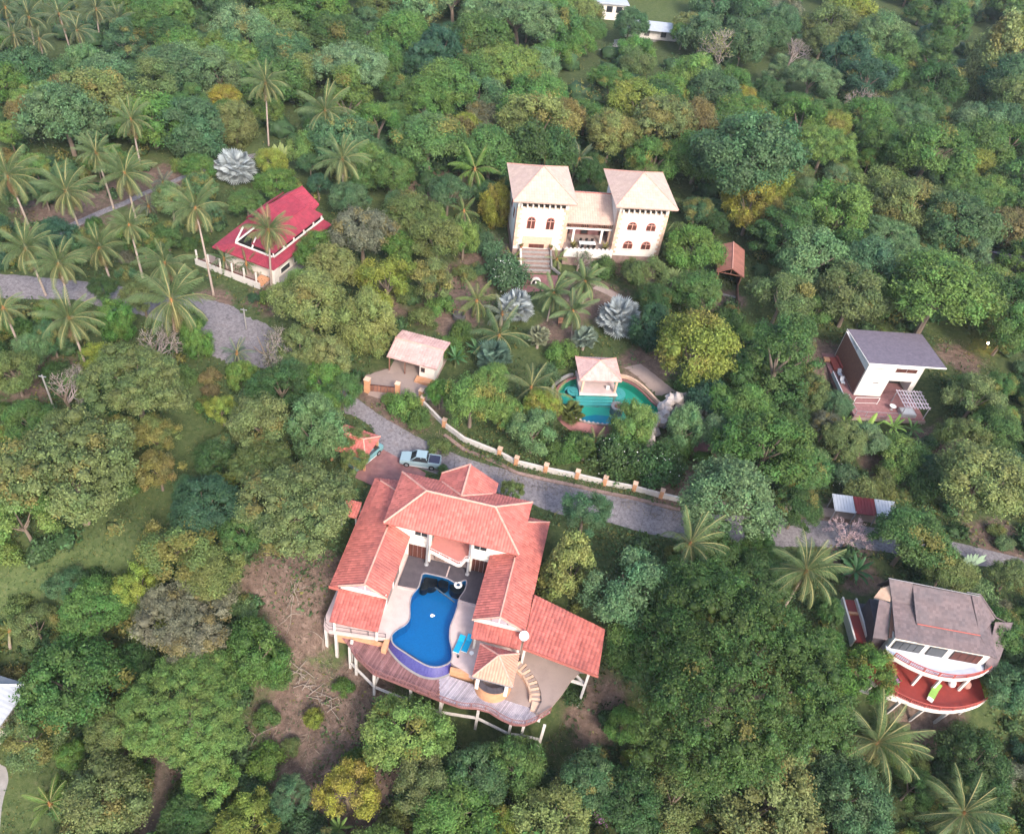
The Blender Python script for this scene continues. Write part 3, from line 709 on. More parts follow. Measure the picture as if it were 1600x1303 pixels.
railing(H, [(-10.95, -13.0, -.15), (-10.75, -13.65, -.15), (-10.2, -13.98, -.15), (-5.5, -13.5, -.15), (-4.2, -13.35, -.15)], .8, M['grey_dark'], post=1.7, bar=0, rw=.045)
for x, y in ((-10.9, -13.2), (-9.5, -13.9), (-7.6, -14.3), (-10.95, -9.6)): 
    g = HW(x, y); zb = float(terrain_z(g.x, g.y)) - .3
    MB().box((x, y, (zb - .7) / 2), (.3, .3, -.7 - zb)).build('stilt', M['concrete_wall'], H)
# concrete floor by the lean-to and the curved steps down
CF = [(10.0, -6.2), (18.0, -8.2), (18.0, -11.2), (16.7, -11.5), (15.9, -12.7), (15.25, -14.4), (14.4, -16.1), (13.4, -17.4), (12.9, -17.3), (13.25, -15.9), (13.0, -14.9), (12.4, -13.8), (11.3, -12.6), (10.0, -11.8)]
MB().prism(CF, -.95, -.55).build('terrace', M['path_pink'], H)
MB().prism([(9.6, -12.1), (11.0, -12.7), (12.1, -13.8), (12.7, -15.0), (12.85, -16.0), (12.6, -16.6), (9.6, -16.4)], -1.35, -1.05).build('lower_terrace', M['path_pink'], H)
ci = [(10.2, -12.0), (11.25, -12.65), (12.2, -13.7), (12.85, -14.9), (13.05, -15.9)]
cs = smooth_closed(ci, 4, False)
for i, (a, b) in enumerate(zip(cs[:-1], cs[1:])):
    d = math.atan2(b[1] - a[1], b[0] - a[0]); c = ((a[0] + b[0]) / 2 - .35 * math.sin(d) * -1, (a[1] + b[1]) / 2 - .35 * math.cos(d))
    o = MB().box((*c, -.5 - i * .028), (.26, 1.05, .1), d).build('step', M['path_pink'] if i % 2 else M['peach_brick'], H)
arc = MB()
for a, b in zip(cs[:-1], cs[1:]):
    d = math.atan2(b[1] - a[1], b[0] - a[0]); o1 = Vector((math.sin(d), -math.cos(d))) * .98
    arc.beam((a[0] + o1.x, a[1] + o1.y, -.75), (b[0] + o1.x, b[1] + o1.y, -.75), .2, .55)
arc.build('step_wall', M['peach_brick'], H)
MB().prism([(12.3, -15.95), (13.2, -15.95), (13.1, -17.0), (12.3, -16.9)], -1.2, -.82).build('landing', M['peach_brick'], H)
# white dish on its arm
dsh = MB(); dsh.lathe([(.0, .0), (.25, .03), (.45, .12), (.52, .2), (.5, .21), (.4, .13), (.0, .03)], (0, 0, 0), 16)
ds = thing('satellite_dish', 'round white satellite dish on a pole at the corner of the right wing', 'satellite dish', HW(10.0, -11.3, 2.6), TH)
dsh.build('dish', M['white_paint'], ds, loc=(0, -.15, .95), rot=(rad(38), 0, rad(15)))
MB().tube([(0, .25, -.5), (0, .25, .6), (0, -.05, .9)], .05).build('mast', M['white_paint'], ds); MB().tube([(0, -.2, .95), (.05, -.75, 1.15)], .02).build('feed_arm', M['metal'], ds)

# the swimming pool
PL = thing('swimming_pool', 'curved deep blue swimming pool with a purple tiled overflow wall', 'pool', HO, TH)
n = len(PS)
bas = MB(); vs = [(x, y, -.16) for x, y in PS] + [(x, y, -1.7) for x, y in PS]
bas.add(vs, [(i, (i + 1) % n, (i + 1) % n + n, i + n) for i in range(n)])
bas.prism(PS, -1.8, -1.62); bas.build('basin', M['pool_blue'], PL)
# shallow dark shelves at the back, with the swim-up bays
for cx, cy, r in ((-1.6, -4.95, .8), (-2.2, -5.75, .5), (-.15, -4.8, .6), (1.5, -4.85, .85)):
    pts = [(cx + r * math.cos(t), cy + r * math.sin(t)) for t in np.linspace(0, 2 * math.pi, 18)[:-1]]
    pts = [p for p in pts if inside(PS, *p)] 
    if len(pts) > 4: MB().prism(pts, -1.6, -.5 - .01 * random.random()).build('spa_seat', M['pool_dark'], PL)
MB().beam((-.9, -5.6, -.45), (1.7, -6.9, -.45), .12, .12).build('step_edge', M['pool_lip'], PL)
MB().sheet(PS, -.19).build('water_surface', M['water'], PL)
cop = MB()
for i in range(n):
    j = (i + 1) % n
    if 13 * 4 - 2 <= i < 17 * 4 + 2: continue
    vs = [(*PS[i], -.17), (*PS[j], -.17), (*PS[j], -.09), (*PS[i], -.09), (*PO[i], -.17), (*PO[j], -.17), (*PO[j], -.09), (*PO[i], -.09)]
    cop.add(vs, [(0, 1, 2, 3), (3, 2, 6, 7), (7, 6, 5, 4)])
cop.build('coping', M['pool_lip'], PL)
RIM = smooth_closed([(3.55, -14.55), (3.15, -15.25), (2.0, -15.98), (.5, -16.1), (-1.3, -15.55), (-2.7, -14.75), (-3.9, -13.7), (-4.0, -13.2)], 6, False)
FR = PS[12 * 4:18 * 4 + 1]
def resample(poly, k):
    d = [0.0]
    for a, b in zip(poly[:-1], poly[1:]): d.append(d[-1] + math.hypot(b[0] - a[0], b[1] - a[1]))
    return [(float(np.interp(s, d, [p[0] for p in poly])), float(np.interp(s, d, [p[1] for p in poly]))) for s in np.linspace(0, d[-1], k)]
Fk, Rk = resample(FR, 25), resample(RIM, 25)
ov = MB(); lip = MB(); bw = MB(); gut = MB()
for i in range(24):
    a, b, c, d = (*Fk[i], -.17), (*Fk[i + 1], -.17), (*Rk[i + 1], -1.25), (*Rk[i], -1.25)
    ov.add([a, b, c, d], [(0, 1, 2, 3)])
    lip.beam((*Fk[i], -.2), (*Fk[i + 1], -.2), .12, .12); gut.beam((*Rk[i], -1.2), (*Rk[i + 1], -1.2), .22, .2)
    bw.add([(*Rk[i], -1.25), (*Rk[i + 1], -1.25), (*Rk[i + 1], -5), (*Rk[i], -5)], [(0, 1, 2, 3)])
ov.build('overflow_wall', M['pool_purple'], PL); lip.build('overflow_edge', M['pool_lip'], PL); gut.build('gutter', M['concrete'], PL); bw.build('base_wall', M['peach'], PL)
# things in and by the pool
rg = thing('swim_ring', 'white inflatable ring floating at the back of the blue pool', 'swim ring', HW(1.55, -4.75, -.16), TH)
t_ = MB(); R_, r_ = .34, .15
vs = [((R_ + r_ * math.cos(q)) * math.cos(p), (R_ + r_ * math.cos(q)) * math.sin(p), r_ * math.sin(q)) for p in np.linspace(0, 2 * math.pi, 20, endpoint=False) for q in np.linspace(0, 2 * math.pi, 8, endpoint=False)]
t_.add(vs, [(i * 8 + k, ((i + 1) % 20) * 8 + k, ((i + 1) % 20) * 8 + (k + 1) % 8, i * 8 + (k + 1) % 8) for i in range(20) for k in range(8)]); t_.build('tube_ring', M['white_paint'], rg, smooth=True)
fl = thing('chlorine_float', 'small white chlorine float in the middle of the blue pool', 'pool float', HW(-.2, -9.4, -.2), TH)
MB().lathe([(0, 0), (.12, 0), (.2, .05), (.2, .12), (.1, .16), (0, .17)], n=12).build('float_body', M['white_paint'], fl); MB().box((.22, .05, .08), (.16, .12, .06)).build('float_handle', M['white_paint'], fl)
for k, (x, y, lab) in enumerate(((3.55, -12.25, 'cyan sun lounger beside the blue pool, the one nearer the water'), (4.35, -11.95, 'cyan sun lounger beside the blue pool, the one nearer the tiled canopy'))):
    s = thing('sun_lounger', lab, 'sun lounger', HW(x, y, -.15), TH + rad(-8), 'cyan sun loungers by the pool')
    MB().box((0, -.25, .3), (.64, 1.35, .08)).build('seat_cushion', M['cyan'], s)
    MB().box((0, .0, 0), (.64, .75, .08)).build('back_cushion', M['cyan'], s, loc=(0, .73, .46), rot=(rad(28), 0, 0))
    MB().box((0, -.2, .22), (.66, 1.5, .06)).build('frame', M['white_paint'], s)
    for a, b in ((-.28, -.85), (.28, -.85), (-.28, .45), (.28, .45)): MB().box((a, b, .1), (.05, .05, .2)).build('leg', M['white_paint'], s)
tb = thing('side_table', 'little white round table by the cyan loungers', 'side table', HW(5.05, -12.9, -.15))
MB().lathe([(0, .42), (.24, .42), (.24, .46), (0, .46)], n=14).build('table_top', M['white_paint'], tb); MB().tube([(0, 0, 0), (0, 0, .42)], [.05, .03]).build('leg', M['white_paint'], tb)
bk = thing('bucket', 'small black bucket on the terrace below the loungers', 'bucket', HW(3.75, -13.5, -.15))
MB().lathe([(0, 0), (.1, 0), (.13, .22), (.11, .22), (.09, .03), (0, .03)], n=12).build('pail', M['black'], bk); MB().tube([(-.12, 0, .22), (-.06, 0, .3), (.06, 0, .3), (.12, 0, .22)], .012, 5).build('handle', M['metal'], bk)

# gazebo bar
G = thing('gazebo_bar', 'open gazebo with a tiled hip roof, sunlit slopes tinted orange, over a round bar wall', 'gazebo', HW(7.95, -15.05, -1.2), TH)
a, b, c, d, tp = (-2.05, -1.9, 4.1), (2.05, -1.95, 4.1), (2.0, 1.8, 4.1), (-2.1, 1.85, 4.1), (.05, .1, 5.75)
for q, tt in (([a, b, tp], M['tile_sunlit']), ([b, c, tp], M['tile_sunlit']), ([c, d, tp], TR), ([d, a, tp], TR)): roof_slope(G, q, tt, TE, tw=.3, tl=.36)  # warm sunlight painted in: front and right slopes orange, the shaded two coral
for q in (a, b, c, d): ridge(G, [q, tp], M['ridge_pale'], .1)
gt = MB()
for p, q in ((a, b), (b, c), (c, d), (d, a)): gt.beam((p[0], p[1], p[2] - .08), (q[0], q[1], q[2] - .08), .12, .14)
gt.build('gutter', M['metal'], G)
for x, y in ((-1.5, -1.35), (1.5, -1.4), (1.55, 1.35), (-1.6, 1.4)): MB().box((x, y, 2.6), (.36, .36, 2.9)).build('post', M['white'], G)
MB().lathe([(1.95, -.25), (1.95, 1.85), (1.75, 1.85), (1.75, 1.2)], (0, -.1, 0), 28, math.pi * .98, math.pi * 2.02).build('bar_wall', M['peach'], G)
MB().lathe([(1.35, 1.95), (1.98, 1.95), (1.98, 2.03), (1.35, 2.03), (1.35, 1.95)], (0, -.1, 0), 28, math.pi, math.pi * 2).build('bar_top', M['slate'], G)
MB().prism([(1.74 * math.cos(t), -.1 + 1.74 * math.sin(t)) for t in np.linspace(math.pi, 2 * math.pi, 20)] + [(1.7, 1.6), (-1.7, 1.6)], .9, 1.05).build('floor', M['path_pink'], G)
MB().b2(-1.9, -1.72, -.1, 1.6, -.25, 1.8).b2(1.72, 1.9, -.1, 1.6, -.25, 1.8).build('side_wall', M['peach'], G)

# timber deck on stilts
DK = thing('timber_deck', 'curving timber deck on concrete stilts below the blue pool', 'deck', HO, TH)
dw = [(-13.0, 45.75), (-12.3, 45.0), (-10.13, 43.47), (-6.5, 42.6), (-2.9, 41.7), (-.6, 41.3), (.95, 41.45), (2.3, 41.3), (3.6, 40.7), (4.8, 40.35), (6.0, 40.45), (7.0, 41.05), (8.5, 42.3)]
do = [HL(*p) for p in dw]
left = do[:5] + [(2.2, -15.2), (-3.4, -13.2), (-8.9, -13.96)]
right = do[4:] + [(13.3, -16.35), (9.9, -15.9), (2.2, -15.2)]
m = MB(); planks(m, left, rad(78), .17, .025, -1.15); m.build('deck_planks', M['wood_red'], DK, kind='stuff')
m = MB(); planks(m, right, rad(68), .17, .025, -1.15); m.build('deck_planks', M['wood_grey'], DK, kind='stuff')
railing(DK, [(*p, -1.15) for p in smooth_closed(do, 3, False)[3:]], .85, M['rail_brown'], post=1.5, bar=.16, rw=.06, bw=.025)
fb = MB()
for p, q in zip(do[:-1], do[1:]): fb.beam((*p, -1.32), (*q, -1.32), .14, .28)
fb.build('edge_beam', M['rail_brown'], DK)
sp = [((270, 970), -1), ((545, 1075), -1), ((700, 1100), -1), ((832, 1165), -1), ((885, 1172), -1), ((965, 1190), -1), ((195, 895), -1), ((170, 870), -1), ((420, 1030), -1)]
feet = []
for (zx, zy), _ in sp:
    p = at(480 + zx * .38373, 680 + zy * .38373, -1.45); q = HL(p.x, p.y); q = (q[0], q[1] + .25)
    g = HW(*q); zb = float(terrain_z(g.x, g.y)) - .4
    MB().box((*q, (zb - 1.45) / 2), (.28, .28, -1.45 - zb)).build('stilt', M['concrete_wall'], DK); feet.append((q, zb))
order = sorted(feet, key=lambda f: f[0][0])
for (p, za), (q, zb) in zip(order[:-1], order[1:]):
    MB().beam((*p, -4.7), (*q, -4.7), .2, .26).build('tie_beam', M['concrete_wall'], DK)
for (p, za) in order[2:-1:2]:
    MB().box((p[0] + .1, p[1] + 2.4, (za - 1.4) / 2), (.26, .26, abs(za) - 1.2)).build('stilt', M['concrete_wall'], DK)
    MB().beam((*p, -4.7), (p[0] + .1, p[1] + 2.4, -4.7), .2, .26).build('tie_beam', M['concrete_wall'], DK)
MB().beam((11.6, -17.3, -1.4), (13.5, -17.5, -1.4), .3, .35).build('edge_beam', M['concrete_wall'], DK)

# entrance side: driveway, carport, timber stair
strip('entrance_drive', [HW(*p)[:2] for p in ((-14.6, 6.9), (-14.5, 9.0), (-13.7, 12.0), (-13.3, 12.6))], [HW(*p)[:2] for p in ((-7.9, 5.3), (-6.9, 7.2), (-6.5, 9.0), (-6.4, 10.2))], M['paving_red'], lift=.10, k=6)
CP = thing('carport', 'coral tiled carport roof half hidden by trees at the drive entrance', 'carport', HW(-15.6, 10.3, 0), TH + rad(-8))
for q in ([(-2.6, -2.3, 2.6), (2.3, -2.0, 2.6), (1.0, .1, 3.5), (-2.6, .1, 3.5)], [(2.3, 2.2, 2.6), (-2.6, 2.2, 2.6), (-2.6, .1, 3.5), (1.0, .1, 3.5)], [(2.3, -2.0, 2.6), (2.3, 2.2, 2.6), (1.0, .1, 3.5)]): roof_slope(CP, q, TR, TE)
for q in ([(-2.6, .1, 3.5), (1.0, .1, 3.5)], [(2.3, -2.0, 2.6), (1.0, .1, 3.5)], [(2.3, 2.2, 2.6), (1.0, .1, 3.5)]): ridge(CP, q, RC, .1)
for x, y in ((2.0, -1.7), (2.0, 1.9), (-2.4, -1.9), (-2.4, 1.9)): MB().box((x, y, 1.25), (.25, .25, 2.6)).build('post', M['peach'], CP)
ST = thing('timber_stair', 'brown timber stair going down beside the coral roofed wing', 'stair', HW(-14.6, 6.2, 0), TH + rad(-4))
for i in range(9): MB().box((0, 1.3 - i * .33, -.1 - i * .14), (1.15, .3, .07)).build('step', M['wood_mid'], ST)
for x in (-.6, .6): MB().beam((x, 1.5, -.15), (x, -1.5, -1.4), .07, .25).build('stringer', M['wood_dark'], ST)
SR = thing('porch_roof', 'small coral tiled porch roof between the bushes left of the wing', 'porch', HW(-12.6, .2, -.2), TH)
roof_slope(SR, [(-1.1, -1.1, 2.6), (1.0, -1.1, 2.6), (.9, .9, 3.1), (-1.0, .9, 3.1)], TR, TE)
for x in (-.9, .8): MB().box((x, -.9, .8), (.16, .16, 3.6)).build('post', M['white'], SR); MB().box((x, .7, .8), (.16, .16, 4.2)).build('post', M['white'], SR)
# ------------------------------------------------------------------ twin tower villa
VT = rad(11); VO = Vector((-4.2, 121.6, 0))
V = thing('twin_tower_villa', 'cream villa with two square towers under pale pink pyramid roofs', 'villa', VO, VT)
TP = M['tile_pale']
def arch_window(parent, x, y, z0, w, h, rotq=0):
    """arched window with a red frame standing proud of the wall plane y"""
    def arch(r, zc, n=10): return [(x + r * math.cos(t), zc + r * math.sin(t)) for t in np.linspace(0, math.pi, n)]
    def poly(w_, h_, z_): 
        zc = z_ + h_ - w_ / 2
        return [(x - w_ / 2, z_), (x + w_ / 2, z_)] + arch(w_ / 2, zc)
    def plate(pl, ya, yb):
        m = MB(); k = len(pl)
        m.add([(a, ya, b) for a, b in pl] + [(a, yb, b) for a, b in pl], [tuple(range(k)), tuple(range(2 * k - 1, k - 1, -1))] + [((i + 1) % k, i, i + k, (i + 1) % k + k) for i in range(k)]); return m
    o = plate(poly(w + .24, h + .16, z0 - .04), y - .05, y + .02).build('window', M['tile_edge'], parent)
    plate(poly(w, h * .96, z0), y - .07, y - .04).build('pane', M['glass'], o)
    for s in (-1, 1): MB().box((x + s * w * .26, y - .10, z0 + h * .36), (w * .42, .05, h * .66)).build('shutter', M['wood_dark'], o)
    MB().box((x, y - .11, z0 + h * .45), (.10, .06, h * .9)).box((x, y - .11, z0 + h * .72), (w, .06, .09)).build('mullion', M['ridge_pale'], o)
    MB().box((x, y - .1, z0 - .08), (w + .4, .2, .1)).build('sill', M['white'], o)
for x0, zb in ((0, 2.2), (16.8, 0)):
    x1 = x0 + 8.4
    MB().b2(x0, x1, 0, 10.2, -.6, 11.1).build('tower_wall', M['white'], V)
    MB().b2(x0 - .02, x1 + .02, -.03, 10.2, -.7, zb + (1.5 if zb == 0 else -.3)).build('stone_base', M['stone_red'], V)
    for cx in (x0, x1):                                                    # quoins: alternating long and short blocks up the corners
        for k in range(20):
            z = 1.55 + k * .45
            if z < zb or z > 9.3: continue
            w = .85 if k % 2 else .5
            MB().box((cx + (w / 2 - .04) * (1 if cx == x0 else -1), .2, z + .21), (w, .5, .42)).build('quoin', M['peach_brick'], V)
            MB().box((cx + .16 * (1 if cx == x0 else -1), 2.0 if False else .9 - w / 2 + .2, z + .21), (.42, w + .3, .42)).build('quoin', M['peach_brick'], V)
    c = [(x0 - 1.05, -1.0, 11.3), (x1 + 1.05, -1.0, 11.3), (x1 + 1.05, 11.3, 11.3), (x0 - 1.05, 11.3, 11.3)]; tp = ((x0 + x1) / 2, 5.15, 14.35)
    for i in range(4): roof_slope(V, [c[i], c[(i + 1) % 4], tp], TP, TP, tw=.42, tl=.5, lap=.045, crown=.03)
    for q in c: ridge(V, [q, tp], M['ridge_pale'], .1)
    MB().tube([(tp[0], tp[1], tp[2]), (tp[0], tp[1], tp[2] + 1.9)], [.05, .02], 6).build('finial', M['wood_dark'], V)
    MB().b2(x0 - .95, x1 + .95, -.9, 11.2, 11.02, 11.16).build('soffit', M['wood_mid'], V)
    MB().b2(x0 - .01, x1 + .01, -.05, .02, 9.72, 9.86).build('cornice', M['peach_brick'], V)
    for k in range(9):
        xx = x0 + .55 + k * (7.3 / 8)
        MB().box((xx, -.25, 10.2), (.22, .5, .55)).build('bracket', M['white'], V)
        if k < 8: MB().box((xx + .456, -.03, 10.2), (.66, .06, .55)).build('vent', M['dark'], V)
for x, z in ((2.5, 5.9), (5.68, 5.9)): arch_window(V, x, 0, z, 1.15, 2.1)
for x, z in ((19.5, 6.6), (22.75, 6.6), (19.5, 2.98), (22.65, 2.98)): arch_window(V, x, 0, z, 1.4, 1.4)
for y in (3.2, 6.6):
    w = MB().b2(-.06, .02, y - .5, y + .5, 6, 7.6).build('window', M['tile_edge'], V); MB().b2(-.09, -.05, y - .4, y + .4, 6.1, 7.5).build('pane', M['glass'], w)
    w = MB().b2(25.18, 25.26, y - .5, y + .5, 6.5, 8).build('window', M['tile_edge'], V); MB().b2(25.25, 25.29, y - .4, y + .4, 6.6, 7.9).build('pane', M['glass'], w)
MB().b2(1.4, 6.4, -.06, .02, 2.3, 4.4).build('door_surround', M['peach_brick'], V)
dr = MB().b2(2.6, 5.2, -.1, -.03, 2.25, 3.0).build('door', M['wood_mid'], V)
for k in range(3): MB().b2(2.7 + k * .83, 3.45 + k * .83, -.13, -.09, 2.3, 2.92).build('door_panel', M['wood_dark'], dr)
# entrance flight with flared cheek walls
for k in range(11): MB().b2(1.35, 6.2, -4.25 + k * .36, -.3, k * .2, k * .2 + .2).build('step', M['concrete'] if k % 2 else M['stone_red'], V)
for s, xa, xb in ((-1, 1.2, .0), (1, 6.35, 7.7)):
    m = MB()
    m.beam((xa, -.2, 2.55), (xa, -3.4, .85), .28, .5); m.beam((xa, -3.4, .85), (xb, -4.6, .25), .28, .45); m.beam((xa, -.2, 2.1), (xa, -3.4, .3), .24, .7)
    m.build('cheek_wall', M['white'] if s < 0 else M['concrete'], V)
for x in (1.25, 6.3):
    q = thing('plant_pot', 'potted plant on the %s cheek wall at the top of the villa steps' % ('left' if x < 3 else 'right'), 'plant', VO + Vector((x * math.cos(VT) + .7 * math.sin(VT), x * math.sin(VT) - .7 * math.cos(VT), 2.5)))
    MB().lathe([(0, 0), (.16, 0), (.26, .4), (.2, .42), (0, .36)], n=10).build('pot', M['plant_pot'], q)
    m = MB()
    for k in range(26): t = k * 2.4; m.beam((0, 0, .38), (.38 * math.cos(t), .38 * math.sin(t), .5 + .4 * random.random()), .09, .015)
    m.build('leaves', M['leaf'], q).color = (.1, .16, .09, .2)
# middle range: roof, open terrace, parapet
roof_slope(V, [(8.5, 1.4, 6.5), (16.75, 1.4, 6.5), (16.75, 6.9, 9.1), (8.5, 6.9, 9.1)], TP, TP, tw=.42, tl=.5)
roof_slope(V, [(16.75, 11, 7.0), (8.5, 11, 7.0), (8.5, 6.9, 9.1), (16.75, 6.9, 9.1)], TP, TP, tw=.6, tl=.7)
ridge(V, [(8.5, 6.9, 9.1), (16.75, 6.9, 9.1)], M['tile_red'], .12)
MB().b2(8.45, 16.78, 4.2, 10.0, -.6, 6.6).build('back_wall', M['paving_red'], V)
MB().b2(8.45, 16.78, -1.3, 4.2, -.6, 2.55).build('stone_base', M['stone_red'], V)
MB().b2(8.46, 16.77, -1.2, 4.2, 2.552, 2.66).build('terrace_floor', M['path_pink'], V)
MB().b2(8.5, 16.75, -1.42, -1.18, 1.7, 3.2).build('parapet', M['white'], V)
for k in range(12): MB().box((8.85 + k * .69, -1.3, 3.3), (.3, .26, .2)).build('merlon', M['white'], V)
for k in range(22): MB().beam((8.7 + k * .375, 1.42, 6.3), (8.7 + k * .375, 4.2, 6.55), .1, .16).build('rafter', M['wood_mid'], V)
MB().b2(8.5, 16.7, 1.55, 1.75, 5.2, 5.5).build('lintel', M['white'], V)
lt = MB()
for k in range(28): lt.box((8.65 + k * .295, 1.66, 5.88), (.1, .1, .75))
lt.build('lattice_bars', M['wood_mid'], V, kind='stuff')
for x in (8.9, 10.2, 15.05, 16.4): MB().box((x, 1.65, 3.9), (.38, .34, 2.6)).build('column', M['white'] if 9.5 < x < 16 else M['peach_brick'], V)
for x in (9.4, 12.6, 15.8): 
    d = MB().b2(x - .7, x + .7, 4.1, 4.22, 2.7, 5).build('door', M['wood_dark'], V); MB().b2(x - .5, x + .5, 4.06, 4.1, 2.9, 4.8).build('pane', M['glass'], d)
def VW(x, y, z=0.0): return Vector((VO.x + x * math.cos(VT) - y * math.sin(VT), VO.y + x * math.sin(VT) + y * math.cos(VT), z))
lt_ = thing('dining_table', 'long white table on the villa terrace between the towers', 'table', VW(12.6, .4, 2.66), VT)
MB().box((0, 0, .74), (2.8, .9, .06)).build('table_top', M['white_paint'], lt_)
for x in (-1.2, 1.2): MB().box((x, 0, .36), (.1, .6, .72)).build('leg', M['white_paint'], lt_)
for k in range(6):
    x, y, r = (-1.0 + (k % 3) * 1.0, -.8 if k < 3 else .8, 0 if k < 3 else math.pi)
    w = VW(12.6 + x, .4 + y, 2.66)
    ch = thing('dining_chair', 'dark dining chair on the %s side of the white villa table, %s end' % ('near' if k < 3 else 'far', ('left', 'neither', 'right')[k % 3]), 'chair', w, VT + r, 'chairs at the villa table')
    MB().box((0, 0, .45), (.45, .45, .06)).build('seat', M['black'], ch); MB().box((0, -.21, .75), (.45, .05, .55)).build('backrest', M['black'], ch)
    for a, b in ((-.2, -.2), (.2, -.2), (-.2, .2), (.2, .2)): MB().box((a, b, .21), (.05, .05, .42)).build('leg', M['black'], ch)
for x, lab in ((10.1, 'left of the long white table'), (15.5, 'right of the long white table')):
    q = thing('plant_pot', 'leafy potted palm on the villa terrace ' + lab, 'plant', VW(x, -.6, 2.66))
    MB().lathe([(0, 0), (.22, 0), (.32, .45), (.26, .47), (0, .4)], n=10).build('pot', M['black'], q)
    m = MB()
    for k in range(40): t = k * 2.4; m.beam((0, 0, .45), (.65 * math.cos(t), .65 * math.sin(t), .6 + .9 * random.random()), .12, .015)
    m.build('leaves', M['leaf'], q).color = (.15, .18, .06, .2)
# paved court with the little white niche
pz = [VW(*p)[:2] for p in ((-3.2, -6.5), (-.5, -4.5), (7.5, -4.5), (8.0, -6.5), (6.5, -8.5), (2.5, -9.6), (-2, -9.8))]
strip('entrance_court', [pz[0], pz[1], VW(3.5, -4.5)[:2], pz[2]], [pz[6], VW(.3, -9.8)[:2], pz[5], pz[4]], M['paving_red'], lift=.08, k=6)
nc = thing('garden_niche', 'small white arched niche holding a figure on the red court below the villa steps', 'niche', VW(3.3, -7.6), VT)
m = MB()
for k in range(9):
    t0, t1 = math.pi * k / 9, math.pi * (k + 1) / 9
    m.beam((.75 * math.cos(t0), 0, .6 + .75 * math.sin(t0)), (.75 * math.cos(t1), 0, .6 + .75 * math.sin(t1)), .5, .18)
m.box((-.75, 0, .3), (.18, .5, .6)).box((.75, 0, .3), (.18, .5, .6)).build('arch', M['white'], nc)
MB().box((0, .2, .6), (1.3, .1, 1.2)).build('back_panel', M['black'], nc); MB().lathe([(0, .0), (.2, 0), (.14, .3), (.17, .55), (.08, .66), (.1, .76), (0, .86)], n=10).build('figure', M['white_paint'], nc)

# ------------------------------------------------------------------ garden pool and its pavilion
GP = [(6.3, 87.6), (5.9, 90.2), (7.1, 92.2), (8.4, 93.2), (11, 93.7), (14.6, 94.3), (16.4, 93.8), (18.0, 92.3), (19.3, 90.6), (20.8, 89.0), (20.2, 87.0), (17.5, 85.8), (14.4, 84.9), (11.8, 84.5), (9.4, 84.7), (7.3, 85.9)]
GS = smooth_closed(GP, 4); n2 = len(GS)
Q = thing('garden_pool', 'green teal free form pool with cyan steps in the villa garden', 'pool')
m = MB(); m.add([(x, y, .05) for x, y in GS] + [(x, y, -1.3) for x, y in GS], [(i, (i + 1) % n2, (i + 1) % n2 + n2, i + n2) for i in range(n2)]); m.prism(GS, -1.4, -1.2); m.build('basin', M['pool_teal'], Q)
MB().prism([(9.2, 85.3), (11.5, 85.0), (14.2, 85.4), (16.3, 86.1), (15.8, 87.2), (14.0, 87.7), (11.6, 87.5), (9.8, 86.7)], -1.2, -1.17).build('deep_floor', M['pool_deep'], Q)
MB().prism([(6.6, 88), (6.4, 90), (7.6, 92), (8.5, 92.7), (8.5, 88.6)], -1.19, -.55).build('shallow_shelf', M['pool_teal'], Q)
for k in range(4): MB().prism([(8.45 - .0, 90.6), (8.62, 89.7 - k * .42), (13.9, 90.75 - k * .42), (13.7, 91.7)], -1.19, -.12 - k * .2).build('pool_step', M['pool_step'], Q)
for cx, cy in ((8.2, 90.9), (14.4, 92.1)):
    for k in range(3): MB().prism([(cx + (1.35 - k * .38) * math.cos(t), cy + (1.35 - k * .38) * math.sin(t)) for t in np.linspace(0, 2 * math.pi, 17)[:-1]], -1.18, -.55 + k * .18).build('round_step', M['pool_step'], Q)
MB().sheet(GS, -.08).build('water_surface', M['water2'], Q)
def edge_band(pts, w, z, h, mat, name, side=1):
    m = MB()
    for a, b in zip(pts[:-1], pts[1:]): m.beam((*a, z), (*b, z), w, h)
    return m.build(name, mat, Q)
loop = lambda i, j: GS[i * 4:j * 4 + 1]
cg = Vector((12.8, 89))
grow = lambda pts, d: [tuple(Vector(p) + (Vector(p) - cg).normalized() * d) for p in pts]
edge_band(grow(loop(4, 10), .15), .3, .08, .25, M['rail_brown'], 'coping'); edge_band(grow(loop(4, 10), .75), .32, .3, .5, M['peach_brick'], 'raised_kerb')
edge_band(grow(loop(0, 3), .15), .3, .08, .25, M['rail_brown'], 'coping'); edge_band(grow(loop(0, 3), .8), .35, .2, .4, M['concrete'], 'raised_kerb')
fr_ = grow(GS[11 * 4:] + [GS[0]], .1)
edge_band(fr_, .25, .02, .2, M['path_pink'], 'coping')
m = MB()
fo = grow(GS[11 * 4:] + [GS[0]], .9)
for i in range(len(fr_) - 1): m.add([(*fr_[i], .0), (*fr_[i + 1], .0), (*fo[i + 1], -2.2), (*fo[i], -2.2)], [(0, 1, 2, 3)])
m.build('sloping_wall', surf('pink_pool_wall', (.46, .22, .21), (.38, .17, .17), 1.2, .85), Q)
for k in range(11):
    i = 12 * 4 + k * 1; p = fr_[min(4 + k, len(fr_) - 1)]
    MB().box((p[0], p[1], .18), (.26, .26, .16), k * .7).build('edging_stone', M['rock'], Q)
isl = thing('round_planter', 'round stone planter standing in the teal garden pool', 'planter', (14.5, 88.6, -1.2))
MB().lathe([(.95, 0), (.95, 1.35), (.55, 1.38), (.5, 1.2), (0, 1.2)], n=18).build('ring_wall', M['concrete'], isl); MB().lathe([(0, 1.32), (.4, 1.3), (.45, 1.2)], n=10).build('soil', M['wood_mid'], isl)
MB().tube([(0, 0, 1.2), (.1, .05, 1.9), (.3, .1, 2.4)], [.05, .03, .01], 5).build('stem', M['twig'], isl)
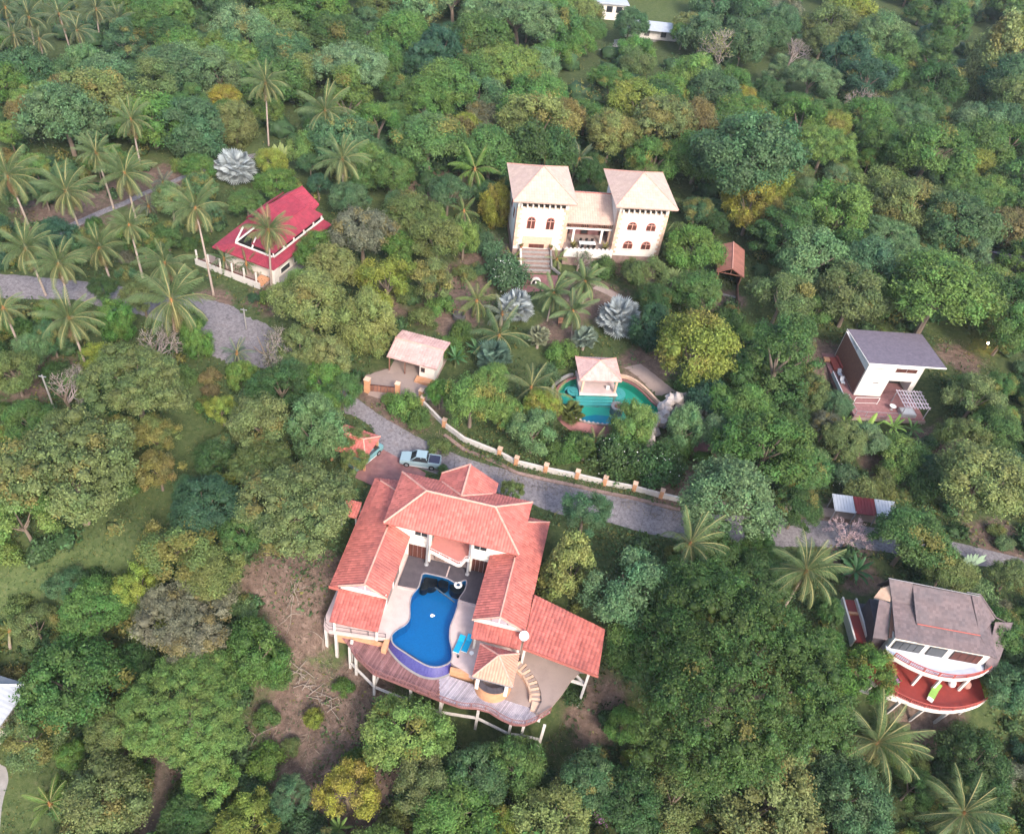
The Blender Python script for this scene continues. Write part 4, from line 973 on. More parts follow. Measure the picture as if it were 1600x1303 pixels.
for (a, b, lab) in (((18.6, 87.2), (18.9, 87.9), 'thin upright bamboo pole in the teal pool'), ((20.0, 84.8), (20.5, 85.7), 'thin bamboo pole between the pool and the pale rocks')):
    q = thing('bamboo_pole', lab, 'pole', (*a, -1.2)); MB().tube([(0, 0, 0), (.0, .1, 1.9), (.05, .15, 3.6)], [.05, .05, .035], 6).build('cane', M['ridge_pale'], q); MB().tube([(0, .1, 1.9), (0, .1, 1.95)], .065, 6).build('cane_joint', M['wood_mid'], q)
TP = M['tile_pink']; PT = rad(10); PV = thing('pool_pavilion', 'open pavilion with a pale pink pyramid roof at the head of the teal pool', 'pavilion', (11.2, 92.9, 0), PT)
c = [(-3.0, -2.3, 2.45), (3.05, -2.25, 2.45), (3.0, 2.8, 2.45), (-3.05, 2.8, 2.45)]; tp = (0, .25, 4.1)
for i in range(4): roof_slope(PV, [c[i], c[(i + 1) % 4], tp], TP, TP, tw=.4, tl=.45)
for q in c: ridge(PV, [q, tp], M['ridge_pale'], .09)
MB().tube([tp, (0, .25, 5.7)], [.04, .015], 6).build('finial', M['wood_dark'], PV)
MB().b2(-2.7, 2.7, -2.6, 2.3, -1.2, .25).build('platform', M['paving_pink'], PV); MB().b2(-2.75, 2.75, -2.75, -2.55, .05, .3).build('platform_edge', M['white'], PV)
for x in (-2.4, 2.4):
    for y in (-2.1, 2.0): MB().box((x, y, 1.3), (.3, .3, 2.2)).build('post', M['peach_brick'], PV)
MB().b2(-2.2, 2.2, 1.75, 2.05, .25, 1.1).build('low_wall', M['paving_red'], PV)
MB().box((1.5, -1.4, .5), (.5, .4, .45)).build('stool', M['white_paint'], PV)

# pale rock arch with a slide
RK = thing('rock_arch', 'pale artificial rock arch with a water slide beside the teal pool', 'rock arch', (0, 0, 0))
rng = np.random.RandomState(4)
import bmesh
bm = bmesh.new()
path = [at(1008, 688, .2), at(1020, 668, .8), at(1032, 650, 1.3), at(1045, 635, 1.9), at(1057, 622, 2.3), at(1070, 624, 2.2), at(1082, 636, 1.3), at(1090, 655, .6)]
for i, p in enumerate(path):
    for k in range(5):
        q = p + Vector(rng.uniform(-.75, .75, 3)) * Vector((1, 1, .8)) if False else p + Vector((rng.uniform(-.7, .7), rng.uniform(-.6, .6), rng.uniform(-1.6, .3)))
        r = bmesh.ops.create_icosphere(bm, subdivisions=2, radius=rng.uniform(.55, .95), matrix=Matrix.Translation(q))
        for v in r['verts']: v.co += (v.co - q) * rng.uniform(-.22, .22)
me = bpy.data.meshes.new('rock_body'); bm.to_mesh(me); bm.free(); me.materials.append(M['rock']); obj_from('rock_body', me, RK)
sm = MB(); sp_ = smooth_closed([tuple(at(1062, 632, 2.0)), tuple(at(1050, 648, 1.5)), tuple(at(1043, 660, .9)), tuple(at(1035, 668, .4))], 4, False)
for a, b in zip(sp_[:-1], sp_[1:]): sm.beam(a, b, .7, .12)
sm.build('slide', M['grey_dark'], RK)
BX = thing('pump_box', 'small open topped pump box with a blue lid behind the pale rock arch', 'pump box', at(1095, 640, 0), rad(12))
MB().box((0, 0, .5), (1.5, 2.2, 1.0)).build('box_wall', M['concrete_wall'], BX); MB().box((.15, .1, 1.06), (.9, 1.5, .1)).build('lid', surf('blue_grey_lid', (.26, .34, .46), (.2, .27, .38), 2, .5), BX); MB().box((0, 1.2, 1.1), (1.7, .2, .25)).build('timber_edge', M['wood_mid'], BX)
tr_ = MB().prism([tuple(at(*q))[:2] for q in ((1088, 672), (1104, 668), (1112, 690), (1110, 712), (1095, 720), (1084, 706))], -.1, .14)
tt = tr_.build('round_terrace', M['paving_red']); tag(tt, 'reddish earth terrace beyond the pale rock arch', 'terrace')

# bench, well
bn = thing('garden_bench', 'orange brown slatted bench on the villa lawn between the palms', 'bench', at(881, 508, 0), rad(6))
for k in range(4): MB().box((0, -.15 + k * .16, .45), (1.9, .12, .05)).build('seat_slat', M['peach'], bn)
for k in range(3): MB().box((0, .45, .62 + k * .17), (1.9, .05, .12)).build('back_slat', M['peach'], bn)
for x in (-.85, .85): MB().box((x, .1, .22), (.1, .6, .44)).build('leg', M['wood_mid'], bn); MB().box((x, .45, .7), (.08, .07, .7)).build('back_post', M['wood_mid'], bn)
wl = thing('garden_well', 'dark round stone well in the garden above the gatehouse', 'well', at(717, 497, 0))
MB().lathe([(1.0, 0), (1.0, .8), (.75, .82), (.72, .2), (0, .15)], n=18).build('ring_wall', M['grey_dark'], wl); MB().beam((-.9, 0, .8), (-.9, 0, 1.5), .1).beam((.9, 0, .8), (.9, 0, 1.5), .1).beam((-1, 0, 1.5), (1, 0, 1.5), .1).build('well_frame', M['wood_mid'], wl)

# ------------------------------------------------------------------ gatehouse, gate and garden wall
GH = thing('gatehouse', 'small open gatehouse with a pale pink tiled roof and a white room', 'gatehouse', (-14.6, 88.6, 0), rad(-9))
rf = [(-3.9, -.6, 2.9), (3.4, -.55, 2.7), (3.5, 5.2, 3.3), (-4.1, 5.4, 3.5)]
roof_slope(GH, [(-3.8, -.7, 2.8), (3.5, -.7, 2.8), (3.5, 2.6, 3.6), (-3.8, 2.6, 3.6)], TP, TP, tw=.4, tl=.45); roof_slope(GH, [(3.5, 5.4, 2.9), (-3.8, 5.4, 2.9), (-3.8, 2.6, 3.6), (3.5, 2.6, 3.6)], TP, TP, tw=.4, tl=.45)
ridge(GH, [(-3.8, 2.6, 3.6), (3.5, 2.6, 3.6)], M['ridge_pale'], .1)
MB().b2(.9, 3.1, -.3, 3.6, .1, 2.75).build('wall', M['white'], GH)
w = MB().b2(1.1, 1.7, -.36, -.28, 1.3, 2.1).build('window', M['wood_mid'], GH); MB().b2(1.16, 1.64, -.39, -.35, 1.36, 2.04).build('pane', M['glass'], w)
MB().b2(-3.6, 3.3, -.9, 5.0, -.2, .12).build('floor', M['path_pink'], GH); MB().b2(-3.5, .9, 4.4, 4.6, .1, 2.6).build('back_wall', M['wood_mid'], GH)
for x in (-3.5, -1.2): MB().box((x, -.4, 1.5), (.14, .14, 2.8)).build('post', M['wood_mid'], GH)
MB().b2(.6, 3.3, -1.5, -.4, .0, .5).build('step', M['peach'], GH)
piers = []
def pier(px, py, lab, h=2.0, w=.55, base=.0):
    p = at(px, py, 0); q = thing('gate_pier', lab, 'pier', (p.x, p.y, -.3), rad(-12), 'orange piers along the lane')
    MB().box((0, 0, h / 2 + .15), (w, w, h + .3)).build('shaft', M['peach'], q); MB().box((0, 0, h + .34), (w + .14, w + .14, .12)).build('cap', M['peach_brick'], q)
    return p
ga, gb, gc = pier(574, 612, 'orange gate pier at the far left end of the gatehouse gate', 2.3, .7), pier(621, 617, 'orange gate pier in front of the open gatehouse', 2.1), pier(658, 624, 'orange gate pier just below the white gatehouse room', 1.7)
gt_ = thing('sliding_gate', 'low brown boarded gate between the two orange piers', 'gate', (0, 0, 0))
for k in range(7):
    t0, t1 = (k + .06) / 7, (k + .94) / 7
    a, b = ga.lerp(gb, .1 + .8 * t0), ga.lerp(gb, .1 + .8 * t1); MB().beam((a.x, a.y, .75), (b.x, b.y, .75), .06, 1.1).build('board', M['wood_mid'], gt_)
MB().beam((ga.x, ga.y, 1.35), (gb.x, gb.y, 1.35), .1, .1).build('gate_rail', M['wood_dark'], gt_)
wp = [(660, 632), (694, 667), (725, 690), (780, 712), (806, 726), (852, 737), (901, 747), (944, 757), (990, 766), (1032, 777), (1062, 784)]
GW = thing('garden_wall', 'low white rendered wall with orange piers along the lane', 'wall', (0, 0, 0))
names = ['by the gate', 'in the bend below the gatehouse', '', 'where the wall comes out of the shrubs', 'first after the shrubs', 'second after the shrubs', 'third after the shrubs', 'below the white flowering hedge', 'beyond the white flowering hedge', 'near the big pale green tree', '']
for k, ((a, b), (c_, d)) in enumerate(zip(wp[:-1], wp[1:])):
    p, q = at(a, b), at(c_, d)
    MB().beam((p.x, p.y, .15), (q.x, q.y, .15), .22, 1.2).build('wall_panel', M['concrete_wall'], GW)
    MB().beam((p.x, p.y, .78), (q.x, q.y, .78), .3, .07).build('wall_cap', M['concrete_wall'], GW)
for k, (a, b) in enumerate(wp):
    if names[k]: pier(a, b, 'orange wall pier ' + names[k], 1.35, .5)
kb = MB()
for (a, b), (c_, d) in zip(wp[1:-1], wp[2:]):
    p, q = at(a, b + 13), at(c_, d + 13); kb.beam((p.x, p.y, .02), (q.x, q.y, .02), .5, .28)
kbo = kb.build('stone_kerb', M['stone_red']); tag(kbo, 'low brown stone kerb at the foot of the white wall', 'kerb')

# brown gabled hut by the villa
HT = thing('garden_hut', 'small hut with a rust brown gabled tin roof in the trees right of the villa', 'hut', (32.5, 122.3, 0), rad(-6))
rust = surf('rust_tin_roof', (.28, .12, .09), (.20, .085, .065), 1.0, .7, rnd=.1)
roof_slope(HT, [(-2.3, 8.6, 2.9), (-2.3, 0, 2.9), (0, 0, 4.1), (0, 8.6, 4.1)], rust, rust, tw=.3, tl=1.4, lap=.02); roof_slope(HT, [(2.3, 0, 2.9), (2.3, 8.6, 2.9), (0, 8.6, 4.1), (0, 0, 4.1)], rust, rust, tw=.3, tl=1.4, lap=.02)
ridge(HT, [(0, 0, 4.1), (0, 8.6, 4.1)], M['ridge_pale'], .09)
for x in (-1.9, 1.9): MB().b2(x - .08, x + .08, .6, 8.0, -.2, 2.9).build('wall', M['wood_dark'], HT)
MB().b2(-1.9, 1.9, 7.8, 8.0, -.2, 2.9).build('wall', M['wood_dark'], HT); MB().beam((0, .1, 2.9), (0, .1, 4.0), .1).beam((-2.1, .1, 2.9), (2.1, .1, 2.9), .12).build('truss', M['wood_mid'], HT)
for x in (-1.9, 1.9): MB().box((x, .3, 1.4), (.16, .16, 3.0)).build('post', M['wood_mid'], HT)
MB().b2(-2, 2, -2.2, -2.0, -.1, .25).build('step', M['concrete'], HT)
lw = thing('brown_fence', 'narrow rusty brown fence running down from the hut', 'fence', (0, 0, 0))
for k in range(6):
    p, q = at(1150 + k * .2, 455 + k * 10), at(1150.2 + k * .2, 464 + k * 10); MB().beam((p.x, p.y, .6), (q.x, q.y, .6), .12, 1.2).build('fence_panel', M['wood_mid'], lw)
# ------------------------------------------------------------------ crimson roofed house among the palms
RH = thing('crimson_house', 'house with a crimson tiled two tier roof behind the tall palms', 'house', (-43, 111, 0), rad(-18))
CR = M['tile_crimson']
def cs_(poly, **k): return roof_slope(RH, poly, CR, CR, **k)
def cb(x0, x1, y0, y1, z0, z1, mat='white', name='wall', p=RH): return MB().b2(x0, x1, y0, y1, z0, z1).build(name, M[mat], p)
# lower skirt
cs_([(-5.4, -5.6, 3.0), (5.9, -5.6, 3.0), (4.6, -3.9, 3.9), (-2.4, -3.9, 3.9)]); cs_([(5.9, -5.6, 3.0), (6.1, 10.0, 3.0), (4.7, 9.6, 3.75), (4.6, -3.9, 3.9)])
cs_([(-4.6, 5.5, 4.2), (-5.4, -5.6, 3.0), (-2.4, -3.9, 3.9), (-1.4, 1.0, 5.2)])
# upper roof: front hip with the open gable, long right slope, cross gable at the back
cs_([(4.7, -3.6, 4.5), (4.6, 9.8, 4.5), (2.6, 8.4, 6.0), (2.6, -1.0, 6.2)]); cs_([(2.6, -1.0, 6.2), (2.6, 8.4, 6.0), (-.6, 8.6, 7.0), (-1.6, 1.5, 7.0)], name='roof')
cs_([(-4.5, 7.5, 4.7), (-4.5, 2.0, 4.6), (-1.8, .8, 6.9), (-1.4, 8.4, 6.9)])
cs_([(.5, -3.5, 4.6), (4.7, -3.6, 4.5), (2.6, -1.0, 6.25), (.6, -.6, 6.35)]); cs_([(-1.0, -1.9, 5.6), (2.6, -1.1, 6.2), (1.0, 1.6, 7.05), (-1.6, 1.6, 7.05)])
cs_([(2.9, 11.4, 5.0), (-.3, 11.6, 7.1), (-.6, 8.6, 7.1), (3.3, 9.3, 5.0)]); cs_([(-.3, 11.6, 7.1), (-3.3, 11.5, 5.0), (-3.6, 8.6, 5.0), (-.6, 8.6, 7.1)][1:] + [(-.3, 11.6, 7.1)])
for q in ([(-.6, 8.6, 7.05), (-1.6, 1.5, 7.05)], [(-.6, 8.6, 7.1), (-.3, 11.6, 7.1)], [(2.6, -1.0, 6.2), (2.6, 8.4, 6.0)], [(4.7, -3.6, 4.5), (2.6, -1.0, 6.2)]): ridge(RH, q, CR, .12)
# white edges and posts between the two tiers
ww = MB()
for p, q in (((-2.2, -3.9, 4.05), (4.65, -4.0, 4.05)), ((4.8, -3.9, 4.0), (4.9, 9.4, 4.0))): ww.beam(p, q, .22, .22)
ww.build('tier_beam', M['white'], RH)
for p, q in (((-2.2, -3.8, 4.1), (-.2, -1.6, 6.2)), ((-2.2, -3.7, 4.2), (-1.9, -2.0, 6.0)), ((.8, -3.8, 4.1), (.8, -2.6, 5.4)), ((4.7, -3.8, 4.1), (2.7, -1.2, 6.1))): MB().beam(p, q, .2, .2).build('truss_bar', M['white'], RH)
for y in (-1.2, 1.5, 4.2, 6.9, 9.2): MB().box((4.75, y, 4.25), (.2, .2, .5)).build('tier_post', M['white'], RH)
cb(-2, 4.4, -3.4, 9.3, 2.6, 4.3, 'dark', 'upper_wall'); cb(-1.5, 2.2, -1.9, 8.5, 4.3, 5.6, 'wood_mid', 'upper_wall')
cb(-4.2, 5.1, -4.3, 9.0, -.3, 2.95); cb(-3.3, 2.0, 9.0, 11.0, -.3, 4.9)
for y in (-3, .5, 4.0): w = cb(5.08, 5.16, y, y + 2.4, .5, 1.5, 'white_paint', 'window'); cb(5.14, 5.2, y + .1, y + 2.3, .6, 1.4, 'glass', 'pane', w)
cb(5.2, 6.6, -5.4, 3.0, -.4, .25, 'concrete', 'terrace'); cb(5.0, 6.0, -5.6, -4.6, -.3, 2.9, 'white', 'corner_pier')
cb(-7.4, 4.6, -7.2, -4.3, -.3, .2, 'path_pink', 'terrace'); cb(-7.6, 4.4, -7.4, -7.2, -.3, 1.0, 'concrete_wall', 'terrace_wall')
for k in range(6): MB().box((-7.2 + k * 2.2, -7.25, 1.5), (.2, .2, 2.4)).build('terrace_post', M['white'], RH)
MB().beam((-7.4, -7.25, 1.25), (4.2, -7.25, 1.25), .12, .12).build('handrail', M['wood_dark'], RH)
cb(2.6, 4.4, -6.9, -4.6, .2, .34, 'peach', 'ramp')

# ------------------------------------------------------------------ white box house with the mauve roof
SH = thing('white_box_house', 'small white cube house with a single mauve sloping roof', 'house', (49.9, 98.9, 0), rad(8))
def sb(x0, x1, y0, y1, z0, z1, mat='white', name='wall', p=SH): return MB().b2(x0, x1, y0, y1, z0, z1).build(name, M[mat], p)
roof_slope(SH, [(11.6, -.2, 6.75), (12.7, 9.9, 5.0), (.6, 9.9, 5.0), (-.2, -.2, 6.75)][1:] + [(11.6, -.2, 6.75)], M['tile_mauve'], M['tile_mauve'], tw=.3, tl=.3, lap=.015, crown=.0)
MB().beam((-.25, -.28, 6.66), (11.65, -.28, 6.66), .1, .2).beam((-.28, -.2, 6.66), (.52, 9.9, 4.93), .1, .2).build('fascia', M['white'], SH)
sb(.1, 4.3, 0, 9.2, .3, 5.1); sb(.1, 4.3, 0, 4.5, 5.1, 5.82); sb(.1, 4.3, 0, 1.4, 5.82, 6.38)
sb(4.3, 9.6, 1.2, 9.2, 2.5, 5.05); sb(4.3, 9.6, 1.2, 4.5, 5.05, 5.75); sb(4.3, 9.6, 1.2, 1.8, 5.75, 6.25); sb(4.3, 9.6, 3.4, 9.2, .3, 2.5); sb(8.8, 9.6, 1.2, 3.4, .3, 2.5)
w = sb(5.3, 8.7, 1.13, 1.21, 4.2, 5.0, 'white_paint', 'window')
for k in range(2): sb(5.36 + k * 1.66, 6.96 + k * 1.66, 1.1, 1.14, 4.26, 4.94, 'wood_dark', 'pane', w)
d = sb(4.6, 8.6, 3.3, 3.4, .35, 2.4, 'grey_dark', 'door')
for k in range(4): sb(4.65 + k * .98, 5.58 + k * .98, 3.26, 3.31, .4, 2.35, 'glass', 'door_leaf', d)
sb(.9, 3.8, -.03, .01, 5.6, 5.66, 'grey_dark', 'vent_slot'); sb(2.0, 2.9, -.04, .01, 2.9, 3.0, 'grey_dark', 'vent_slot')
sb(9.6, 9.63, 1.5, 8.8, .5, 5, 'stone_red', 'side_cladding'); sb(.06, .1, .3, 9.0, .4, 5, 'wood_mid', 'side_cladding')
sb(-1.1, 9.9, -4.3, 1.2, -.55, -.05, 'wood_red', 'deck'); sb(4.35, 8.75, 1.21, 3.3, -.3, .3, 'wood_red', 'porch_floor'); sb(-1.3, 10.0, -4.45, -4.3, -.7, -.2, 'path_pink', 'deck_edge')
sb(-1.9, .08, -.5, 9.6, -.5, .2, 'wood_red', 'side_deck'); sb(-1.95, -1.8, -.8, 4.5, .2, .9, 'sheet_white', 'side_screen')
for x, y in ((-1.0, -4.2), (2, -4.2), (5, -4.2), (9.7, -4.2), (-1.7, 0), (-1.7, 5)):
    g = SH.location + Vector((x, y, 0)); MB().box((x, y, -1.6), (.2, .2, 2.4)).build('stilt', M['concrete_wall'], SH)
railing(SH, [(-1.0, -4.2, -.05), (-1.0, -.6, -.05)], .95, M['metal'], post=1.2, bar=0); railing(SH, [(-1.0, -4.2, -.05), (5.6, -4.2, -.05)], .95, M['metal'], post=1.6, bar=0, rw=.05)
railing(SH, [(-.4, -1.6, -.05), (3.4, -1.4, -.05)], 1.3, M['white_paint'], post=3.6, bar=0, rw=.06)
PG = thing('pergola', 'weathered grey slatted pergola at the corner of the white house deck', 'pergola', SH.location + Vector((7.7 * math.cos(rad(8)) + 2.2 * math.sin(rad(8)), 7.7 * math.sin(rad(8)) - 2.2 * math.cos(rad(8)), 0)), rad(8))
for x in (-1.7, 1.9):
    for y in (-1.9, 1.6): MB().box((x, y, 1.0), (.1, .1, 2.2)).build('post', M['metal'], PG)
for k in range(9): MB().box((-1.75 + k * .46, -.1, 2.12), (.16, 4.0, .06)).build('slat', M['wood_grey'], PG)
for k in range(5): MB().box((.1, -1.8 + k * .85, 2.2), (4.1, .12, .06)).build('cross_slat', M['wood_grey'], PG)
jz = thing('hot_tub', 'square pale tub under the grey pergola', 'tub', PG.location + Vector((-.2, -1.0, -.05)), rad(8))
MB().b2(-1.1, 1.1, -.8, .8, 0, .6).build('tub_side', M['metal'], jz); MB().b2(-.9, .9, -.6, .6, .601, .63).build('tub_cover', M['sheet_white'], jz)
rt_ = thing('round_table', 'small white round table on the white house deck', 'table', SH.location + Vector((5.6, -1.6, -.05)))
MB().lathe([(0, .7), (.5, .7), (.5, .74), (0, .74)], n=16).build('table_top', M['white_paint'], rt_); MB().tube([(0, 0, 0), (0, 0, .7)], .05).build('leg', M['white_paint'], rt_); MB().lathe([(0, 0), (.25, 0), (.25, .03), (0, .04)], n=12).build('foot', M['metal'], rt_)
sf = thing('outdoor_sofa', 'rust coloured L shaped outdoor sofa on the side deck of the white house', 'sofa', SH.location + Vector((-1.9, 6.6, .2)), rad(8))
MB().b2(-.3, .7, -1.4, 1.4, .1, .45).build('seat', M['cloth_red'], sf); MB().b2(.7, .95, -1.4, 1.4, .1, .9).build('backrest', M['cloth_red'], sf); MB().b2(-1.2, -.3, .6, 1.4, .1, .42).build('chaise', M['peach'], sf)
for k, (x, y) in enumerate(((-1.3, 4.2), (-1.2, 2.4))):
    s = thing('deck_chair', 'pale deck chair on the white house side deck, nearer the ' + ('sofa' if k == 0 else 'white screen'), 'chair', SH.location + Vector((x, y, .2)), rad(8), 'deck chairs of the white house')
    MB().box((0, 0, .35), (.6, .7, .06)).build('seat', M['sheet_white'], s); MB().box((0, 0, 0), (.6, .7, .05)).build('backrest', M['sheet_white'], s, loc=(0, .5, .6), rot=(rad(55), 0, 0))
    for a, b in ((-.26, -.3), (.26, -.3), (-.26, .3), (.26, .3)): MB().box((a, b, .17), (.05, .05, .34)).build('leg', M['metal'], s)

# ------------------------------------------------------------------ brown thai style house with round balconies
TS = thing('thai_house', 'house with steep brown shingle roofs and two curved balconies on white stilts', 'house', (48.5, 53.2, 0), rad(-2))
TB = M['tile_brown']
def tsl(poly, **k): return roof_slope(TS, poly, TB, TB, tw=.32, tl=.30, lap=.02, crown=.0, **k)
def tb_(x0, x1, y0, y1, z0, z1, mat='white', name='wall', p=TS): return MB().b2(x0, x1, y0, y1, z0, z1).build(name, M[mat], p)
tsl([(-4.35, .1, 5.0), (-1.75, .1, 4.95), (-2.1, 3.95, 6.15), (-4.5, 3.9, 6.2)]); tsl([(-4.5, 3.9, 6.2), (-2.2, 3.95, 6.2), (-2.75, 5.3, 8.1), (-5.4, 5.35, 8.1)])
tsl([(-1.85, .15, 4.8), (6.1, .15, 4.8), (4.9, 1.9, 5.55), (-1.9, 1.9, 5.55)]); tsl([(-1.95, 1.9, 5.6), (4.9, 1.9, 5.6), (4.5, 5.25, 7.95), (-2.75, 5.3, 7.95)])
tsl([(6.1, .12, 4.75), (6.8, .12, 4.5), (6.7, 4.1, 5.5), (4.9, 1.9, 5.58)]); tsl([(4.9, 1.9, 5.6), (7.2, 4.5, 5.7), (4.9, 5.75, 7.7), (3.4, 5.3, 7.7)])
tsl([(6.06, -.71, 2.7), (7.55, -.25, 2.3), (9.3, 4.57, 5.5), (6.5, 4.15, 5.6)])
tsl([(-6.1, .6, 3.6), (-4.55, .6, 3.7), (-4.6, 3.8, 5.9), (-5.75, 4.6, 5.2)])
tsl([(6.2, 7.6, 4.0), (-4.6, 7.6, 4.0), (-5.3, 5.42, 8.0), (4.8, 5.82, 7.6)])
ridge(TS, [(-5.45, 5.38, 8.1), (-2.7, 5.33, 8.1), (4.5, 5.3, 7.95)], M['ridge_grey'], .06); ridge(TS, [(3.4, 5.75, 7.7), (4.9, 5.78, 7.7)], M['ridge_grey'], .06); ridge(TS, [(4.9, 5.78, 7.7), (7.2, 4.55, 5.8), (9.2, 4.5, 5.1)], M['tile_brown'], .08); ridge(TS, [(-1.9, 1.9, 5.6), (4.9, 1.9, 5.6)], M['rail_red'], .06)
sk = MB(); sk.slab3([(-6.0, 4.7, 5.25), (-4.65, 3.9, 6.1), (-4.9, 5.2, 7.3), (-5.6, 5.2, 6.4)], .06); sk.build('skylight', M['peach_brick'], TS)
MB().slab3([(-4.5, .7, 3.9), (-3.6, .7, 4.6), (-4.4, 3.8, 5.9)], .1).build('timber_infill', M['wood_mid'], TS)
tb_(-4.2, 6.0, .5, 7.2, -5, 4.5); tb_(6.2, 7.3, .8, 4.0, -5, 2.2, 'wood_mid'); tb_(-5.5, -4.2, 1.2, 6, -5, 3.3, 'slate')
tb_(-4.25, 6.1, .2, .5, 2.8, 4.7, 'white', 'front_wall')
for x0, x1, nn_, mt in ((-4.0, -.9, 4, 'glass'), (-.3, 1.6, 1, 'glass'), (2.3, 5.4, 4, 'wood_dark')):
    w = tb_(x0, x1, .1, .2, 2.95, 4.45, 'grey_dark', 'window')
    for k in range(nn_): tb_(x0 + .06 + (x1 - x0 - .06) * k / nn_, x0 + (x1 - x0 - .06) * (k + 1) / nn_, .05, .11, 3.0, 4.4, mt, 'pane', w)
def bowed(x0, x1, yb, dip, n=18): return [(x0 + (x1 - x0) * t, yb - dip * math.sin(math.pi * t) ** .8) for t in np.linspace(0, 1, n)]
b1 = bowed(-4.4, 6.6, -.3, 2.0); MB().prism(b1 + [(6.6, .5), (-4.4, .5)], 2.55, 2.8).build('upper_balcony', M['white_floor'], TS)
m = MB()
for p, q in zip(b1[:-1], b1[1:]): m.beam((*p, 2.62), (*q, 2.62), .2, .5)
m.build('balcony_kerb', M['white'], TS); railing(TS, [(*p, 2.85) for p in b1[1:]], .75, M['rail_red'], post=1.6, bar=.2, rw=.08, bw=.05)
b2_ = bowed(-5.6, 7.2, -2.2, 2.4); MB().prism(b2_ + [(7.2, .5), (-5.6, .5)], -.3, .0).build('lower_balcony', M['floor_red'], TS)
m = MB()
for p, q in zip(b2_[:-1], b2_[1:]): m.beam((*p, -.2), (*q, -.2), .25, .5)
m.build('balcony_kerb', M['white'], TS); railing(TS, [(*p, .02) for p in b2_], .75, M['rail_red'], post=1.6, bar=.2, rw=.08, bw=.04)
for x, y in ((-.78, -2.0), (1.42, -2.05), (4.4, -1.6)): MB().box((x, y, 1.3), (.26, .26, 2.6)).build('balcony_post', M['white'], TS)
tb_(-1.6, 0, .3, .48, .1, 2.3, 'grey_dark', 'door')
for x, y in ((-5.0, -2.6), (-2.4, -4.2), (.3, -4.4), (3.0, -4.2), (5.6, -2.9)): MB().beam((x, y, -.4), (x - .2, y + .6, -7.0), .28, .28).build('stilt', M['concrete_wall'], TS)
MB().beam((-6.6, -3.6, -.55), (-2.4, -4.0, -.55), .25, .25).build('tie_beam', M['white'], TS)
WK = thing('red_walkway', 'narrow red walkway with white edges left of the brown shingle house', 'walkway', (42.3, 57.7, 0), rad(4))
MB().b2(-.75, .65, -2.6, 3.0, .6, .8).build('walkway_floor', M['floor_red'], WK)
for x in (-.85, .75): MB().b2(x - .1, x + .1, -2.6, 3.0, -5, 1.25).build('side_wall', M['white'], WK)
MB().b2(.9, 2.4, -2.4, 2.6, -5, .9).build('roof_slab', M['slate'], WK); MB().b2(-.6, .5, .9, 1.2, .8, 1.1).build('step', M['peach'], WK)
# things on the lower balcony
bs = lambda x, y, z=0.0: TS.location + Vector((x, y, z))
bd = thing('lounge_chair', 'lounge chair draped with a lime green towel on the lower red balcony', 'lounge chair', bs(1.1, -2.9), rad(-35))
MB().box((0, 0, .35), (.7, 1.7, .08)).build('seat', M['cloth_lime'], bd); MB().box((0, 0, 0), (.7, .7, .07)).build('backrest', M['cloth_lime'], bd, loc=(0, 1.0, .6), rot=(rad(45), 0, 0)); MB().box((0, -1.0, .42), (.6, .4, .2)).build('pillow', M['white_paint'], bd)
for a, b in ((-.3, -.7), (.3, -.7), (-.3, .7), (.3, .7)): MB().box((a, b, .16), (.05, .05, .32)).build('leg', M['white_paint'], bd)
for k, (x, y, col) in enumerate(((3.6, -1.3, 'white_paint'), (5.3, -1.2, 'ridge_pale'))):
    s = thing('garden_stool', ('white' if k == 0 else 'pale pink') + ' round stool under the upper balcony of the brown shingle house', 'stool', bs(x, y)); MB().lathe([(0, 0), (.3, 0), (.42, .3), (.36, .62), (0, .68)], n=14).build('drum', M[col], s); MB().lathe([(0, .68), (.3, .66), (.3, .74), (0, .76)], n=14).build('cushion', M[col], s)
st = thing('sitting_group', 'dark red wicker armchair on the lower red balcony by the green tree', 'armchair', bs(-2.9, -1.9), rad(20))
MB().box((0, 0, .35), (.9, .8, .2)).build('seat', M['petal_purple'], st); MB().box((0, .42, .7), (.9, .14, .7)).build('backrest', M['cloth_red'], st)
for x in (-.45, .45): MB().box((x, 0, .5), (.12, .8, .35)).build('armrest', M['cloth_red'], st)

# ------------------------------------------------------------------ other roofs, posts, vehicles
SG = thing('entrance_canopy', 'long low canopy of white and dark red metal sheets beside the lane', 'canopy', at(1340, 806, 0), rad(2))
for k, mt in enumerate(('sheet_white', 'sheet_red', 'sheet_white')):
    o = MB().slab3([(-4.1 + k * 2.75, -1.5, 2.1), (-1.42 + k * 2.75, -1.5, 2.1), (-1.42 + k * 2.75, 1.0, 2.5), (-4.1 + k * 2.75, 1.0, 2.5)], .06).build('roof_sheet', M[mt], SG)
    for i in range(7): MB().beam((-3.95 + k * 2.75 + i * .4, -1.48, 2.13), (-3.95 + k * 2.75 + i * .4, .98, 2.53), .05, .04).build('sheet_rib', M[mt], o)
for x in (-3.9, -1.3, 1.4, 4.0):
    for y in (-1.3, .8): MB().box((x, y, 1.05), (.12, .12, 2.2)).build('post', M['metal'], SG)
p = ground(47, 1070, 3.4); cc, ss_ = math.cos(rad(82)), math.sin(rad(82))
WR = thing('white_roof_house', 'house with a white metal hip roof at the left edge', 'house', (p.x - (4.3 * cc + 4.6 * ss_), p.y - (4.3 * ss_ - 4.6 * cc), p.z - 3.4), rad(82))
q = [(-6, -4.6, 3.4), (4.3, -4.6, 3.4), (4.3, 4.6, 3.4), (-6, 4.6, 3.4)]
